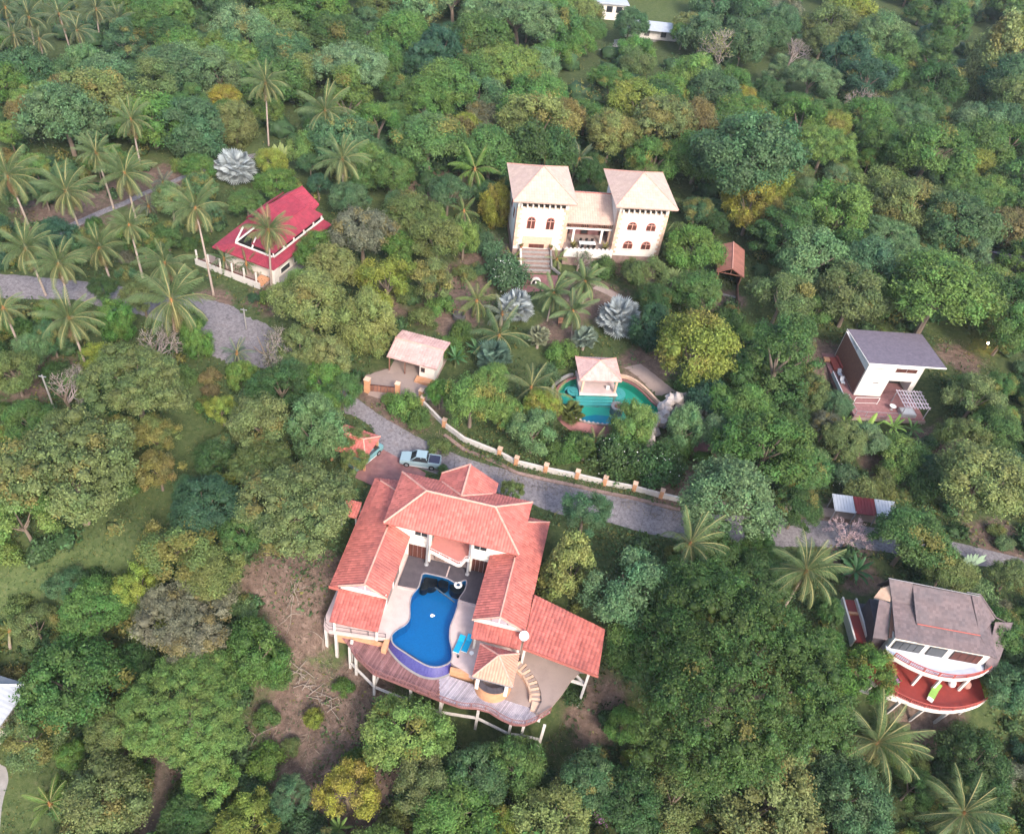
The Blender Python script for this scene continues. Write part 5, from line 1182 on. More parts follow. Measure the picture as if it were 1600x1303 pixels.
for pl in ([q[0], q[1], (1.6, 0, 5.6), (-6, 0, 5.6)], [q[1], q[2], (1.6, 0, 5.6)], [q[2], q[3], (-6, 0, 5.6), (1.6, 0, 5.6)]): roof_slope(WR, pl, M['sheet_white'], M['sheet_white'], tw=.5, tl=3, lap=.01, crown=.02)
ridge(WR, [(-6, 0, 5.6), (1.6, 0, 5.6), q[1]], M['white_paint'], .1); ridge(WR, [(1.6, 0, 5.6), q[2]], M['white_paint'], .1)
MB().b2(-5.6, 3.6, -3.9, 3.9, 0, 3.4).build('wall', M['white'], WR)
for y in (-2.2, .4): w = MB().b2(3.56, 3.66, y, y + 1.6, 1, 2.4).build('window', M['white_paint'], WR); MB().b2(3.65, 3.69, y + .1, y + 1.5, 1.1, 2.3).build('pane', M['glass'], w)
p = at(955, 8, 3)
FB = thing('far_white_building', 'white flat roofed building among the trees at the top edge', 'building', (p.x - 1.0, p.y + 4, 0), rad(12))
MB().b2(-4.5, 4.5, -4, 9, -1, 3.2).build('wall', M['white'], FB); MB().b2(-5.2, 5.2, -4.7, 9.7, 3.202, 3.5).build('roof', M['sheet_white'], FB)
for k in range(3): w = MB().b2(-3.6 + k * 2.7, -1.9 + k * 2.7, -4.08, -3.98, 1, 2.6).build('window', M['grey_dark'], FB); MB().b2(-3.5 + k * 2.7, -2.0 + k * 2.7, -4.12, -4.07, 1.1, 2.5).build('pane', M['glass'], w)
for (x, y, w_, lab) in ((1028, 42, 9, 'long white shed roof right of the far white building'), (1150, 4, 7, 'pale grey shed roof at the top edge above the forest')):
    p = at(x, y, 2.5); s = thing('shed', lab, 'shed', (p.x, p.y, 0), rad(8))
    MB().slab3([(-w_, -2.6, 2.2), (w_, -2.6, 2.2), (w_, 2.6, 2.9), (-w_, 2.6, 2.9)], .1).build('roof', M['sheet_white'], s); MB().b2(-w_ + .4, w_ - .4, -1.2, 1.3, -.5, 2.2).build('wall', M['concrete_wall'], s)
    for k in range(4): MB().b2(-w_ + 1 + k * w_ * .5, -w_ + 2.4 + k * w_ * .5, -1.28, -1.18, .3, 1.7).build('door', M['grey_dark'], s)
p = at(1580, 408, 2.5); s = thing('dark_roof_house', 'low house with a dark purple roof half hidden at the right edge', 'house', (p.x + 2, p.y, 0), rad(10))
for pl in ([(-5, -3, 2.6), (6, -3, 2.6), (6, 0, 3.8), (-5, 0, 3.8)], [(6, 3, 2.6), (-5, 3, 2.6), (-5, 0, 3.8), (6, 0, 3.8)]): roof_slope(s, pl, M['tile_mauve'], M['tile_mauve'])
MB().b2(-4.5, 5.5, -2.5, 2.5, -.3, 2.6).build('wall', M['concrete_wall'], s); ridge(s, [(-5, 0, 3.8), (6, 0, 3.8)], M['tile_mauve'], .1)

def pole(base, top, lab, r=.13, mat='concrete'):
    b = ground(*base); best = min((abs(project((b.x, b.y, b.z + h))[1] - top[1]), h) for h in np.arange(1, 14, .1))[1]
    o = thing('utility_pole', lab, 'pole', b)
    MB().tube([(0, 0, -.3), (0, 0, best)], [r, r * .75], 8).build('shaft', M[mat], o); MB().box((0, 0, best - .25), (.9, .09, .09)).build('cross_arm', M['metal'], o)
pole((88, 648), (61, 586), 'pale concrete pole standing in the trees at the left'); pole((385, 515), (381, 482), 'short pale post on the grey road below the crimson roof', .12)
lp = thing('garden_lamp', 'lit orange garden lamp under the trees right of the white box house', 'lamp', ground(1537, 547))
MB().tube([(0, 0, 0), (0, 0, 1.3)], [.06, .05], 8).build('lamp_post', M['grey_dark'], lp); MB().lathe([(0, 1.3), (.16, 1.36), (.18, 1.5), (.1, 1.62), (0, 1.64)], n=12).build('lamp_globe', M['bulb'], lp)
ll = bpy.data.lights.new('garden_lamp_light', 'POINT'); ll.energy = 60; ll.color = (1, .6, .25); ll.shadow_soft_size = .2
lo = bpy.data.objects.new('lamp_light', ll); COL.objects.link(lo); lo.parent = lp; lo.location = (0, -.3, 1.9)

def pickup(loc, rz, paint, lab, bed=True):
    c = thing('pickup_truck' if bed else 'car', lab, 'pickup truck' if bed else 'car', loc, rz)
    def loft(secs, mat, name):
        """cross sections (x, half width, z low, z high, top half width) lofted along the length"""
        m = MB(); vs = []; fs = []
        for x, w, z0, z1, wt in secs: vs += [(x, -w, z0), (x, -w, (z0 + z1) * .52), (x, -wt, z1), (x, wt, z1), (x, w, (z0 + z1) * .52), (x, w, z0)]
        for i in range(len(secs) - 1):
            for k in range(6): fs.append((i * 6 + k, (i + 1) * 6 + k, (i + 1) * 6 + (k + 1) % 6, i * 6 + (k + 1) % 6))
        fs.append(tuple(range(5, -1, -1))); fs.append(tuple(range((len(secs) - 1) * 6, len(secs) * 6))); m.add(vs, fs)
        return m.build(name, mat, c, smooth=False)
    body = loft([(-2.58, .70, .45, .78, .62), (-2.48, .84, .38, .93, .76), (-1.9, .90, .33, 1.02, .82), (-1.05, .91, .33, 1.10, .86), (.95, .91, .33, 1.08, .87), (2.35, .89, .36, 1.06, .86), (2.55, .84, .45, 1.0, .8)], paint, 'body')
    if bed:
        loft([(-1.2, .82, 1.0, 1.12, .78), (-.62, .80, 1.0, 1.66, .64), (-.35, .79, 1.0, 1.74, .64), (.55, .79, 1.0, 1.74, .64), (.92, .80, 1.0, 1.6, .66), (1.02, .81, 1.0, 1.12, .76)], M['glass'], 'window_band')
        MB().b2(-.5, .8, -.64, .64, 1.70, 1.78).build('cab_roof', paint, c)
        for s in (-1, 1):
            m = MB(); m.beam((-1.15, .76 * s, 1.12), (-.5, .63 * s, 1.74), .09, .09).beam((.12, .73 * s, 1.1), (.12, .65 * s, 1.74), .1, .08).beam((.98, .75 * s, 1.12), (.8, .64 * s, 1.72), .12, .08).build('pillar', paint, c)
        MB().b2(1.08, 2.46, -.74, .74, 1.075, 1.10).build('bed_cover', surf('navy_bed_liner', (.035, .04, .075), (.03, .032, .06), 2, .6), c)
        for s in (-1, 1): MB().b2(1.05, 2.5, .76 * s - .06, .76 * s + .06, 1.05, 1.16).build('bed_rail', paint, c)
    else:
        loft([(-1.2, .80, .95, 1.05, .76), (-.5, .78, .95, 1.46, .62), (1.0, .78, .95, 1.46, .62), (1.9, .80, .95, 1.08, .72)], M['glass'], 'window_band'); MB().b2(-.45, .95, -.62, .62, 1.42, 1.5).build('cab_roof', paint, c)
    for s in (-1, 1):
        MB().box((-2.42, .62 * s, .78), (.16, .34, .14)).build('headlight', M['white_paint'], c); MB().box((2.5, .74 * s, .85), (.08, .14, .28)).build('tail_light', M['floor_red'], c)
        MB().box((-.85, .98 * s, 1.1), (.14, .2, .14)).build('door_mirror', paint, c); MB().b2(-1.7, 1.6, .9 * s - .03, .9 * s + .03, .3, .38).build('sill', M['white_paint'], c)
        for x in (-1.62, 1.55):
            w = MB().lathe([(.0, -.12), (.36, -.12), (.39, -.05), (.39, .05), (.36, .12), (.0, .12)], n=18).build('wheel', M['tyre'], c, loc=(x, .84 * s, .39), rot=(rad(90), 0, 0)); MB().lathe([(0, -.135), (.22, -.13), (.22, .13), (0, .135)], n=12).build('rim', M['metal'], w)
    MB().b2(-2.62, -2.5, -.7, .7, .38, .55).build('bumper', M['grey_dark'], c); MB().b2(2.52, 2.64, -.75, .75, .4, .55).build('bumper', M['metal'], c)
    MB().box((-2.54, 0, .74), (.08, .8, .14)).build('grille', M['black'], c)
    return c
a, b = at(628, 714, .8), at(686, 722, .8); mid = (a + b) / 2
pickup((mid.x, mid.y, .09), math.atan2(b.y - a.y, b.x - a.x), M['car_blue'], 'pale blue pickup truck with a dark bed parked on the lane')
p = at(578, 712, .8); pickup((p.x - .6, p.y, .1), rad(62), M['car_teal'], 'teal car parked under the coral carport roof', bed=False)
# felled branches left of the house
dw = thing('branch_pile', 'pile of bleached cut branches on the bare slope left of the deck', 'branch pile', ground(490, 1078), 0)
for k in range(34):
    t = rng.uniform(-1, 1); x, y = t * 2.6 + rng.uniform(-.4, .4), -t * 1.6 + rng.uniform(-.5, .5); an = rng.uniform(0, math.pi); L = rng.uniform(.35, 1.1)
    zz = float(terrain_z(dw.location.x + x, dw.location.y + y)) - dw.location.z + .1 + rng.uniform(0, .25)
    MB().tube([(x - L * math.cos(an), y - L * math.sin(an), zz), (x, y, zz + .1), (x + L * math.cos(an), y + L * math.sin(an), zz + rng.uniform(-.1, .25))], [.05, .045, .03], 5).build('branch', M['deadwood'], dw)
for i, (x, y, lab) in enumerate(((460, 925, 'bleached root spread under the big olive tree left of the house'), (505, 1000, 'thin fallen branch beside the left terrace'), (455, 960, 'thin curved fallen branch on the bare slope'), (540, 1195, 'heap of grey sticks on the lower bare slope'), (400, 1150, 'small heap of grey sticks at the edge of the shrubs'), (905, 1072, 'long bare root on the slope right of the deck'))):
    g = ground(x, y); o = thing('fallen_branch', lab, 'branch', g)
    for k in range(9 if i in (0, 3) else 4):
        an = rng.uniform(0, 2 * math.pi); L = rng.uniform(.8, 2.6); b_ = rng.uniform(-.4, .4)
        pts = [(L * s * math.cos(an + b_ * s), L * s * math.sin(an + b_ * s)) for s in (0, .35, .7, 1)]
        MB().tube([(a, b, float(terrain_z(g.x + a, g.y + b)) - g.z + .07 + rng.uniform(0, .1)) for a, b in pts], [.055, .045, .03, .015], 5).build('branch', M['deadwood'], o)
# ------------------------------------------------------------------ foliage meshes
def np_mesh(name, V_, Q_, mat, attrs=None, tris=None, mats2=None):
    me = bpy.data.meshes.new(name)
    nq, nt = len(Q_), 0 if tris is None else len(tris)
    me.vertices.add(len(V_)); me.vertices.foreach_set('co', np.asarray(V_, np.float32).ravel())
    lv = np.asarray(Q_, np.int32).ravel()
    if nt: lv = np.concatenate([lv, np.asarray(tris, np.int32).ravel()])
    me.loops.add(len(lv)); me.loops.foreach_set('vertex_index', lv)
    me.polygons.add(nq + nt)
    ls = np.arange(nq) * 4
    if nt: ls = np.concatenate([ls, nq * 4 + np.arange(nt) * 3])
    me.polygons.foreach_set('loop_start', ls.astype(np.int32))
    me.update(calc_edges=True)
    for k, v in (attrs or {}).items():
        a = me.attributes.new(k, 'FLOAT', 'FACE'); a.data.foreach_set('value', np.asarray(v, np.float32))
    me.materials.append(mat)
    if mats2:
        me.materials.append(mats2[0]); ix = np.zeros(nq + nt, np.int32); ix[:mats2[1]] = 1; me.polygons.foreach_set('material_index', ix)
    return me

def unit(a): return a / np.maximum(np.linalg.norm(a, axis=-1, keepdims=True), 1e-9)

def leaf_quads(rng, pos, nrm, size, aspect=.55):
    """rhombic leaves at pos, facing nrm"""
    n = len(pos); t = unit(np.cross(nrm, rng.normal(size=(n, 3)))); b = np.cross(nrm, t)
    s = (size * rng.uniform(.65, 1.35, n))[:, None]
    V_ = np.stack([pos - t * s * .5, pos + b * s * aspect * .5 + nrm * s * .06, pos + t * s * .5, pos - b * s * aspect * .5 + nrm * s * .06], 1)
    return V_.reshape(-1, 3), np.arange(n * 4).reshape(n, 4)

ICO = None
def ico():
    global ICO
    if ICO is None:
        bm = bmesh.new(); bmesh.ops.create_icosphere(bm, subdivisions=2, radius=1.0)
        ICO = (np.array([v.co[:] for v in bm.verts]), np.array([[v.index for v in f.verts] for f in bm.faces])); bm.free()
    return ICO

def crown(name, seed, K=46, nt=1500, per=6, hz=.78, rc=(.20, .34), leaf=.062, spread=.05, inner=.66, shape='round', core=.56, low=-.35, droop=0.0):
    """a crown of unit radius: uneven clumps of leaf tufts round a core of foliage; gaps between the clumps"""
    rng = np.random.RandomState(seed)
    d = unit(rng.normal(size=(K * 4, 3))); d = d[d[:, 2] > low][:K]; K = len(d)
    lump = 1 + .22 * np.sin(3 * np.arctan2(d[:, 1], d[:, 0]) + seed) * (1 - np.abs(d[:, 2])) + rng.uniform(-.14, .10, K)
    rad_ = rng.uniform(*rc, K)
    if shape == 'round': C = d * ((1 - rad_) * lump)[:, None] * rng.uniform(inner, 1.0, K)[:, None] ** .5; C[:, 2] *= hz
    elif shape == 'flat':
        a = rng.uniform(0, 2 * np.pi, K); q = np.sqrt(rng.uniform(0, 1, K)); q = np.where(rng.uniform(0, 1, K) < .3, np.maximum(q, .85), q) * (1 - rad_ * .7) * (1 + .14 * np.sin(3 * a + seed) + .08 * np.sin(7 * a))
        C = np.stack([np.cos(a) * q, np.sin(a) * q, hz * (np.sqrt(np.clip(1.15 - q ** 2, 0, 1)) - .25) + .07 * rng.normal(size=K) - np.where(rng.uniform(0, 1, K) < .25, .3 * hz, 0)], 1)
    elif shape == 'tier':
        lv = rng.randint(0, 5, K); z = -.75 + lv * .42; rr = np.interp(lv, [0, 1, 2, 3, 4], [.85, .95, .78, .55, .25])
        a = rng.uniform(0, 2 * np.pi, K); q = np.sqrt(rng.uniform(.1, 1, K)); C = np.stack([np.cos(a) * rr * q, np.sin(a) * rr * q, z * hz + rng.normal(size=K) * .05 - q * .12], 1)
    elif shape == 'cone':
        z = rng.uniform(-.9, .85, K); rr = (1.0 - z) / 1.9 * .72 + .12; a = rng.uniform(0, 2 * np.pi, K); C = np.stack([np.cos(a) * rr, np.sin(a) * rr, z * hz], 1)
    if seed % 3 == 0: C[:, 0] *= 1.12; C[:, 1] *= .9
    w = rad_ ** 2; ci = rng.choice(K, nt, p=w / w.sum())
    out = unit(C[ci] * np.array([1, 1, 1.3]) + np.array([0, 0, .25]))
    u = unit(rng.normal(size=(nt, 3)) + out * .75)
    fl = np.array([1, 1, .62 if shape in ('tier', 'flat') else .85])
    tp = C[ci] + u * (rad_[ci] * rng.uniform(.78, 1.1, nt))[:, None] * fl
    dist = np.linalg.norm((tp[:, None] - C[None]) / fl, axis=2) / rad_[None]
    dist[np.arange(nt), ci] = 9
    keep = dist.min(1) > .66; tp, u, ci = tp[keep], u[keep], ci[keep]
    n = len(tp); pos = np.repeat(tp, per, 0) + rng.normal(size=(n * per, 3)) * spread
    if droop: pos[:, 2] -= droop * rng.uniform(0, 1, n * per)
    nr = unit(np.repeat(u, per, 0) * .9 + rng.normal(size=(n * per, 3)) * .55 + np.array([0, 0, .35]))
    V_, Q_ = leaf_quads(rng, pos, nr, leaf)
    tuft = rng.uniform(0, 1, n)
    rnd = np.clip(np.repeat(tuft, per) * .65 + rng.uniform(0, .35, n * per), 0, 1); crand = rng.uniform(0, 1, K); cl = np.repeat(crand[ci], per)
    iv, it = ico(); cv = []; ct = []; ca = []
    for k in range(K):
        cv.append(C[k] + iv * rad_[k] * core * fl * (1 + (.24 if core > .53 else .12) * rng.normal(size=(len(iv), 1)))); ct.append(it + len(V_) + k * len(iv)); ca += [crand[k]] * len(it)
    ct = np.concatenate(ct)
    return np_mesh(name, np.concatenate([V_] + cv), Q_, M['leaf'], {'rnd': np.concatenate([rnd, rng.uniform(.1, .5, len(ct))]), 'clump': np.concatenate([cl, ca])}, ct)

CR_ROUND = [crown('crown_round', 10 + i, K=int(58 + 12 * (i % 4)), nt=3300, per=5, leaf=.055, spread=.042, hz=.72 + .08 * (i % 3), rc=(.12, .27) if i % 2 else (.15, .31)) for i in range(7)]
CR_TALL = [crown('crown_tall', 30 + i, K=64, nt=3600, per=5, leaf=.055, spread=.042, hz=1.15, low=-.8) for i in range(4)]
CR_OPEN = [crown('crown_open', 40 + i, K=38, nt=2600, per=5, rc=(.15, .27), hz=.8, leaf=.06, low=-.5, spread=.05) for i in range(5)]
CR_FLAT = [crown('crown_flat', 50 + i, K=150, nt=5200, per=5, rc=(.11, .20), hz=.5, shape='flat', leaf=.038, spread=.028) for i in range(3)]
CR_RAIN = [crown('crown_rain', 60 + i, K=460, nt=21000, per=4, rc=(.06, .13), hz=.62, leaf=.021, spread=.018, low=-.15, inner=.8, core=.5) for i in range(1)]
CR_TIER = [crown('crown_tier', 70 + i, K=110, nt=4600, per=5, rc=(.11, .20), hz=1.0, shape='tier', leaf=.044, spread=.035) for i in range(2)]
CR_PLUME = [crown('crown_plume', 80 + i, K=70, nt=3400, per=5, rc=(.12, .21), hz=1.25, shape='cone', leaf=.085, spread=.05, droop=.06) for i in range(2)]
CR_BUSH = [crown('crown_bush', 90 + i, K=22, nt=1000, per=5, rc=(.24, .40), hz=.7, leaf=.10, spread=.08) for i in range(4)]
CR_ROUNDBUSH = [crown('crown_clipped', 97, K=70, nt=2600, per=5, rc=(.2, .28), hz=.85, leaf=.06, spread=.04, inner=.98)]

def flowers(me_src, name, mat, seed, n=160, size=.05):
    rng = np.random.RandomState(seed); k = len(me_src.polygons)
    co = np.zeros(len(me_src.vertices) * 3, np.float32); me_src.vertices.foreach_get('co', co); co = co.reshape(-1, 3)
    idx = rng.choice(k // 3, n); p = co[idx * 4]; p = p[(p[:, 2] > -.2)]; p = p * 1.03
    V_, Q_ = leaf_quads(rng, p, unit(p + rng.normal(size=p.shape) * .4), size, 1.0)
    return np_mesh(name, V_, Q_, mat, {'rnd': rng.uniform(0, 1, len(Q_))})
FL_WHITE = flowers(CR_BUSH[0], 'white_flowers', M['petal_white'], 5, 90, .045); FL_PURPLE = flowers(CR_BUSH[1], 'purple_flowers', M['petal_purple'], 6, 420, .12)

def bare_crown(name, seed, depth=5, leaf_n=900, petals=None):
    """a thin crown: forking twigs with sparse leaves"""
    rng = np.random.RandomState(seed); m = MB(); tips = []
    def grow(p, d, L, r, k):
        q = p + d * L; m.tube([p, p + d * L * .5 + rng.normal(size=3) * L * .05, q], [r, r * .85, r * .68], 4, False)
        if k <= 2: tips.append(q); tips.append((p + q) / 2)
        if k == 0: return
        for _ in range(3 if k > 1 else 2):
            e = unit(d + rng.normal(size=3) * .55 + np.array([0, 0, .10])); grow(q, e, L * rng.uniform(.66, .82), r * .66, k - 1)
    for _ in range(4): grow(np.array([0, 0, -.75]), unit(np.array([rng.normal() * .75, rng.normal() * .75, .8])), .45, .035, depth)
    tw = bpy.data.meshes.new(name + '_twigs'); tw.from_pydata([tuple(v) for v in m.v], [], m.f); tw.materials.append(M['twig'])
    t = np.array(tips); idx = rng.choice(len(t), leaf_n); p = t[idx] + rng.normal(size=(leaf_n, 3)) * .045
    V_, Q_ = leaf_quads(rng, p, unit(rng.normal(size=p.shape) + np.array([0, 0, .6])), .06 if petals is None else .05, .6)
    return tw, np_mesh(name + '_leaves', V_, Q_, petals or M['leaf'], {'rnd': rng.uniform(0, 1, len(Q_)), 'clump': rng.uniform(0, 1, len(Q_))})
BARE = [bare_crown('bare_crown', 3, 4, 1500), bare_crown('bare_crown', 8, 4, 1100), bare_crown('bare_crown', 15, 4, 700)]
BLOSSOM = bare_crown('blossom_crown', 21, 4, 2600, M['petal_pink'])

def trunk_mesh(seed):
    """unit height, unit-ish radius: tapered trunk with forking limbs"""
    rng = np.random.RandomState(seed); m = MB(); b = rng.uniform(-.1, .1, 2)
    m.tube([(0, 0, -.12), (b[0] * .3, b[1] * .3, .25), (b[0], b[1], .55)], [.055, .045, .036], 7)
    for k in range(5):
        a = 2 * math.pi * k / 5 + rng.uniform(-.4, .4); r = rng.uniform(.22, .42)
        m.tube([(b[0], b[1], .42 + .03 * k), (b[0] + r * .5 * math.cos(a), b[1] + r * .5 * math.sin(a), .68), (b[0] + r * math.cos(a), b[1] + r * math.sin(a), .9)], [.026, .02, .008], 5)
    me = bpy.data.meshes.new('trunk_limbs'); me.from_pydata([tuple(v) for v in m.v], [], m.f); me.materials.append(M['bark']); me.update(); return me
TRUNKS = [trunk_mesh(i) for i in range(4)]

# leaf colours (real albedos)
LC = dict(dg=(.054, .104, .028), mg=(.084, .152, .036), lg=(.138, .212, .046), yg=(.200, .235, .038), ol=(.130, .164, .048), bg=(.078, .145, .054), lo=(.178, .206, .060), br=(.180, .148, .048),
          gb=(.145, .142, .076), yl=(.26, .24, .034), tl=(.044, .102, .046), pg=(.128, .205, .076), fl=(.15, .115, .05), bw=(.098, .180, .036), rt=(.068, .116, .029))
LC = {k: (v[0] * .98, v[1] * 1.02, v[2] * 1.18) for k, v in LC.items()}
SHAPES = dict(r=CR_ROUND, t=CR_TALL, o=CR_OPEN, f=CR_FLAT, R=CR_RAIN, T=CR_TIER, p=CR_PLUME, b=CR_BUSH, c=CR_ROUNDBUSH)
KIND = dict(r='broadleaf_tree', t='tall_tree', o='open_crowned_tree', f='spreading_tree', R='rain_tree', T='tiered_tree', p='feathery_tree', b='shrub', c='clipped_bush', x='bare_tree')
rt_rng = np.random.RandomState(77)
PLACED = []                                    # (x, y, radius) of everything that has a crown
HUES = {}
def plant_tree(x, y, R, shape, col, label, group=None, tip=0.0, lift=None, name=None, flower=None, cat=None, squash=1.0):
    z = float(terrain_z(x, y)); bush = shape in 'bc'
    c = np.array(LC[col]) * rt_rng.uniform(.88, 1.14) * np.array([rt_rng.uniform(.93, 1.08), 1, rt_rng.uniform(.9, 1.1)])
    hc = lift if lift is not None else (R * .45 if bush else R * .95 + 1.0)
    t = thing(name or KIND[shape], label, cat or ('bush' if bush else 'tree'), (x, y, z), rt_rng.uniform(0, 6.28), group)
    k = rt_rng.randint(100)
    if shape == 'x':
        tw, lf = BARE[k % 3] if col != 'fl' or flower is None else BLOSSOM
        obj_from('crown', lf, t, (0, 0, hc), scale=(R, R, R), color=(*c, tip)); obj_from('branches', tw, t, (0, 0, hc), scale=(R, R, R))
    else:
        me = SHAPES[shape][k % len(SHAPES[shape])]
        o = obj_from('crown', me, t, (0, 0, hc), (rt_rng.uniform(-.06, .06), rt_rng.uniform(-.06, .06), 0), (R, R, R * squash * rt_rng.uniform(.92, 1.08)), (*c, tip))
        if flower: obj_from('flowers', flower, t, (0, 0, hc), scale=(R, R, R * squash), kind='stuff')
    if not bush:
        h = hc + R * .35; obj_from('trunk', TRUNKS[k % 4], t, scale=(max(R * 1.25, 2.2), max(R * 1.25, 2.2), h))
    PLACED.append((x, y, R)); return t

def tree_at(px, py, w, shape, col, label, group=None, h=None, tip=0.0, lift=None, **kw):
    """crown centred where the picture shows it: at its own height above the slope"""
    R = 3.0
    for _ in range(4):
        hc = lift if lift is not None else (R * .45 if shape in 'bc' else R * .95 + 1.0)
        p = ground(px, py, hc); R = .5 * w * project(p)[2] / FPX * 1.06
    return plant_tree(p.x, p.y, R, shape, col, label, group, tip, lift, squash=kw.pop('squash', 1.0 if h is None else 1 + .75 * (h / w - 1)), **kw)

# ------------------------------------------------------------------ palms
def frond_mesh(name, seed, droop, L=1.0, n=38, width=.155, leafw=.0135, hang=1.25):
    """one feather leaf of unit length along +X, arching; leaflets hang from both sides of the midrib"""
    rng = np.random.RandomState(seed); s = np.linspace(0, 1, 13)
    a = -droop * s ** 1.4; dx = np.cos(a); dz = np.sin(a); X_ = np.concatenate([[0], np.cumsum((dx[1:] + dx[:-1]) / 2)]) / 12; Z_ = np.concatenate([[0], np.cumsum((dz[1:] + dz[:-1]) / 2)]) / 12
    V_ = []; Q_ = []; R_ = []
    def quad(p, r):
        k = len(V_); V_.extend(p); Q_.append((k, k + 1, k + 2, k + 3)); R_.append(r)
    for i in range(12):
        w0, w1 = .013 * (1 - s[i] * .7), .013 * (1 - s[i + 1] * .7)
        quad([(X_[i], -w0, Z_[i]), (X_[i + 1], -w1, Z_[i + 1]), (X_[i + 1], w1, Z_[i + 1] + .004), (X_[i], w0, Z_[i] + .004)], .95)
    for side in (-1, 1):
        for k in range(n):
            t = .12 + .88 * (k + rng.uniform(.2, .8)) / n; x, z = np.interp(t, s, X_), np.interp(t, s, Z_); an = np.interp(t, s, a)
            l = width * (math.sin(math.pi * min(1, t * .86 + .14)) ** .6) * rng.uniform(.85, 1.1); fwd = rng.uniform(.55, 1.0)
            d = np.array([fwd * math.cos(an), side * 1.0, fwd * math.sin(an)]); d /= np.linalg.norm(d)
            p0 = np.array([x, 0, z]); p1 = p0 + d * l * .55 + np.array([0, 0, -hang * l * .18]); p2 = p0 + d * l * .92 + np.array([0, 0, -hang * l * .75])
            wv = np.array([math.cos(an), 0, math.sin(an)]) * leafw * .5; r = rng.uniform(0, .8)
            quad([p0 - wv * .7, p0 + wv * .7, p1 + wv, p1 - wv], r); quad([p1 - wv, p1 + wv, p2 + wv * .25, p2 - wv * .25], r)
    return np_mesh(name, np.array(V_), np.array(Q_), M['frond'], {'rnd': R_, 'clump': [.5] * len(R_)}, mats2=(M['midrib'], 12))
FROND = [frond_mesh('frond', i, dr) for i, dr in enumerate((.75, 1.15, 1.5, 1.9))]
FROND_FULL = [frond_mesh('frond', 20 + i, dr, n=48, width=.19, leafw=.02, hang=1.0) for i, dr in enumerate((.8, 1.1, 1.5))]

def palm_trunk(h, lean, r=.17, seed=0):
    rng = np.random.RandomState(seed); m = MB(); n = 14
    pts = [(lean.x * (t ** 1.25), lean.y * (t ** 1.25), -.4 + (h + .4) * t) for t in np.linspace(0, 1, n)]
    m.tube(pts, [r * (1.5 if i == 0 else 1.15 - .45 * i / n) * (1.0 + .05 * (i % 2)) for i in range(n)], 8)
    return m
def palm_at(px, py, w, label, base=None, h=8.5, nf=20, full=False, col=(.100, .148, .058), dry=(.24, .205, .08), group=None, name='coconut_palm', fruit=True, up_share=.30):
    rng = np.random.RandomState(int(px * 7 + py))
    if base:
        b = ground(*base); d = ray(px, py); best = None
        for hh in np.arange(3, 15, .25):
            q = at(px, py, b.z + hh); e = (Vector((q.x, q.y, 0)) - Vector((b.x, b.y, 0))).length + abs(hh - 10) * .12
            if best is None or e < best[0]: best = (e, q)
        top = best[1]
    else:
        top = ground(px, py, h); b = Vector((top.x + rng.uniform(-.8, .8), top.y + rng.uniform(-.6, .6), 0)); b.z = float(terrain_z(b.x, b.y))
    L = .5 * w * project(top)[2] / FPX * 1.18
    t = thing(name, label, 'palm', b, 0, group); rel = top - b
    palm_trunk(rel.z, Vector((rel.x, rel.y)), .16 if not full else .13, int(px)).build('trunk', M['palm_bark'], t, smooth=True)
    MB().lathe([(.12, -.45), (.24, -.2), (.2, .15), (.05, .5)], n=8).build('crown_shaft', M['coir'], t, loc=rel)
    if fruit:
        m = MB()
        for k in range(9):
            a = rng.uniform(0, 6.28); m.lathe([(0, -.14), (.11, -.07), (.12, .04), (0, .14)], (rel.x + .34 * math.cos(a), rel.y + .34 * math.sin(a), rel.z - .28 - .18 * (k % 2)), 6)
        m.build('coconut_bunch', M['husk'], t, kind='stuff')
    F_ = FROND_FULL if full else FROND
    wind, lean_, drop_ = rng.uniform(0, 6.28), rng.uniform(.05, .22), rng.uniform(.0, .14)
    for k in range(nf):
        u = (k + .5) / nf; az = k * 2.39996 + rng.uniform(-.25, .25)
        el = rad(84) - rad(128) * u ** .95 + rng.uniform(-.16, .16) + lean_ * math.cos(az - wind)
        if rng.uniform() < drop_: continue
        old = max(0, (u - .55) / .45); c = np.array(col) * (1 - old * .75) + np.array(dry) * old * .75; c = c * rng.uniform(.85, 1.15)
        me = F_[min(len(F_) - 1, int(u * len(F_)))]; s = L * (0.80 + .25 * math.sin(math.pi * min(1, u * 1.1 + .1))) * rng.uniform(.92, 1.06)
        obj_from('frond', me, t, rel, (rng.uniform(-.2, .2), -el, az), (s, s, s), c)
    for k in range(5 if fruit else 2):                     # dead leaves hang down the trunk
        az, s = rng.uniform(0, 6.28), L * rng.uniform(.6, .85)
        obj_from('dead_frond', F_[-1], t, rel - Vector((0, 0, .15)), (rng.uniform(-.4, .4), rad(rng.uniform(55, 78)), az), (s, s, s), np.array((.20, .125, .07)) * rng.uniform(.8, 1.2))
    PLACED.append((top.x, top.y, L * (.55 if w > 50 or not group else 1.0))); return t

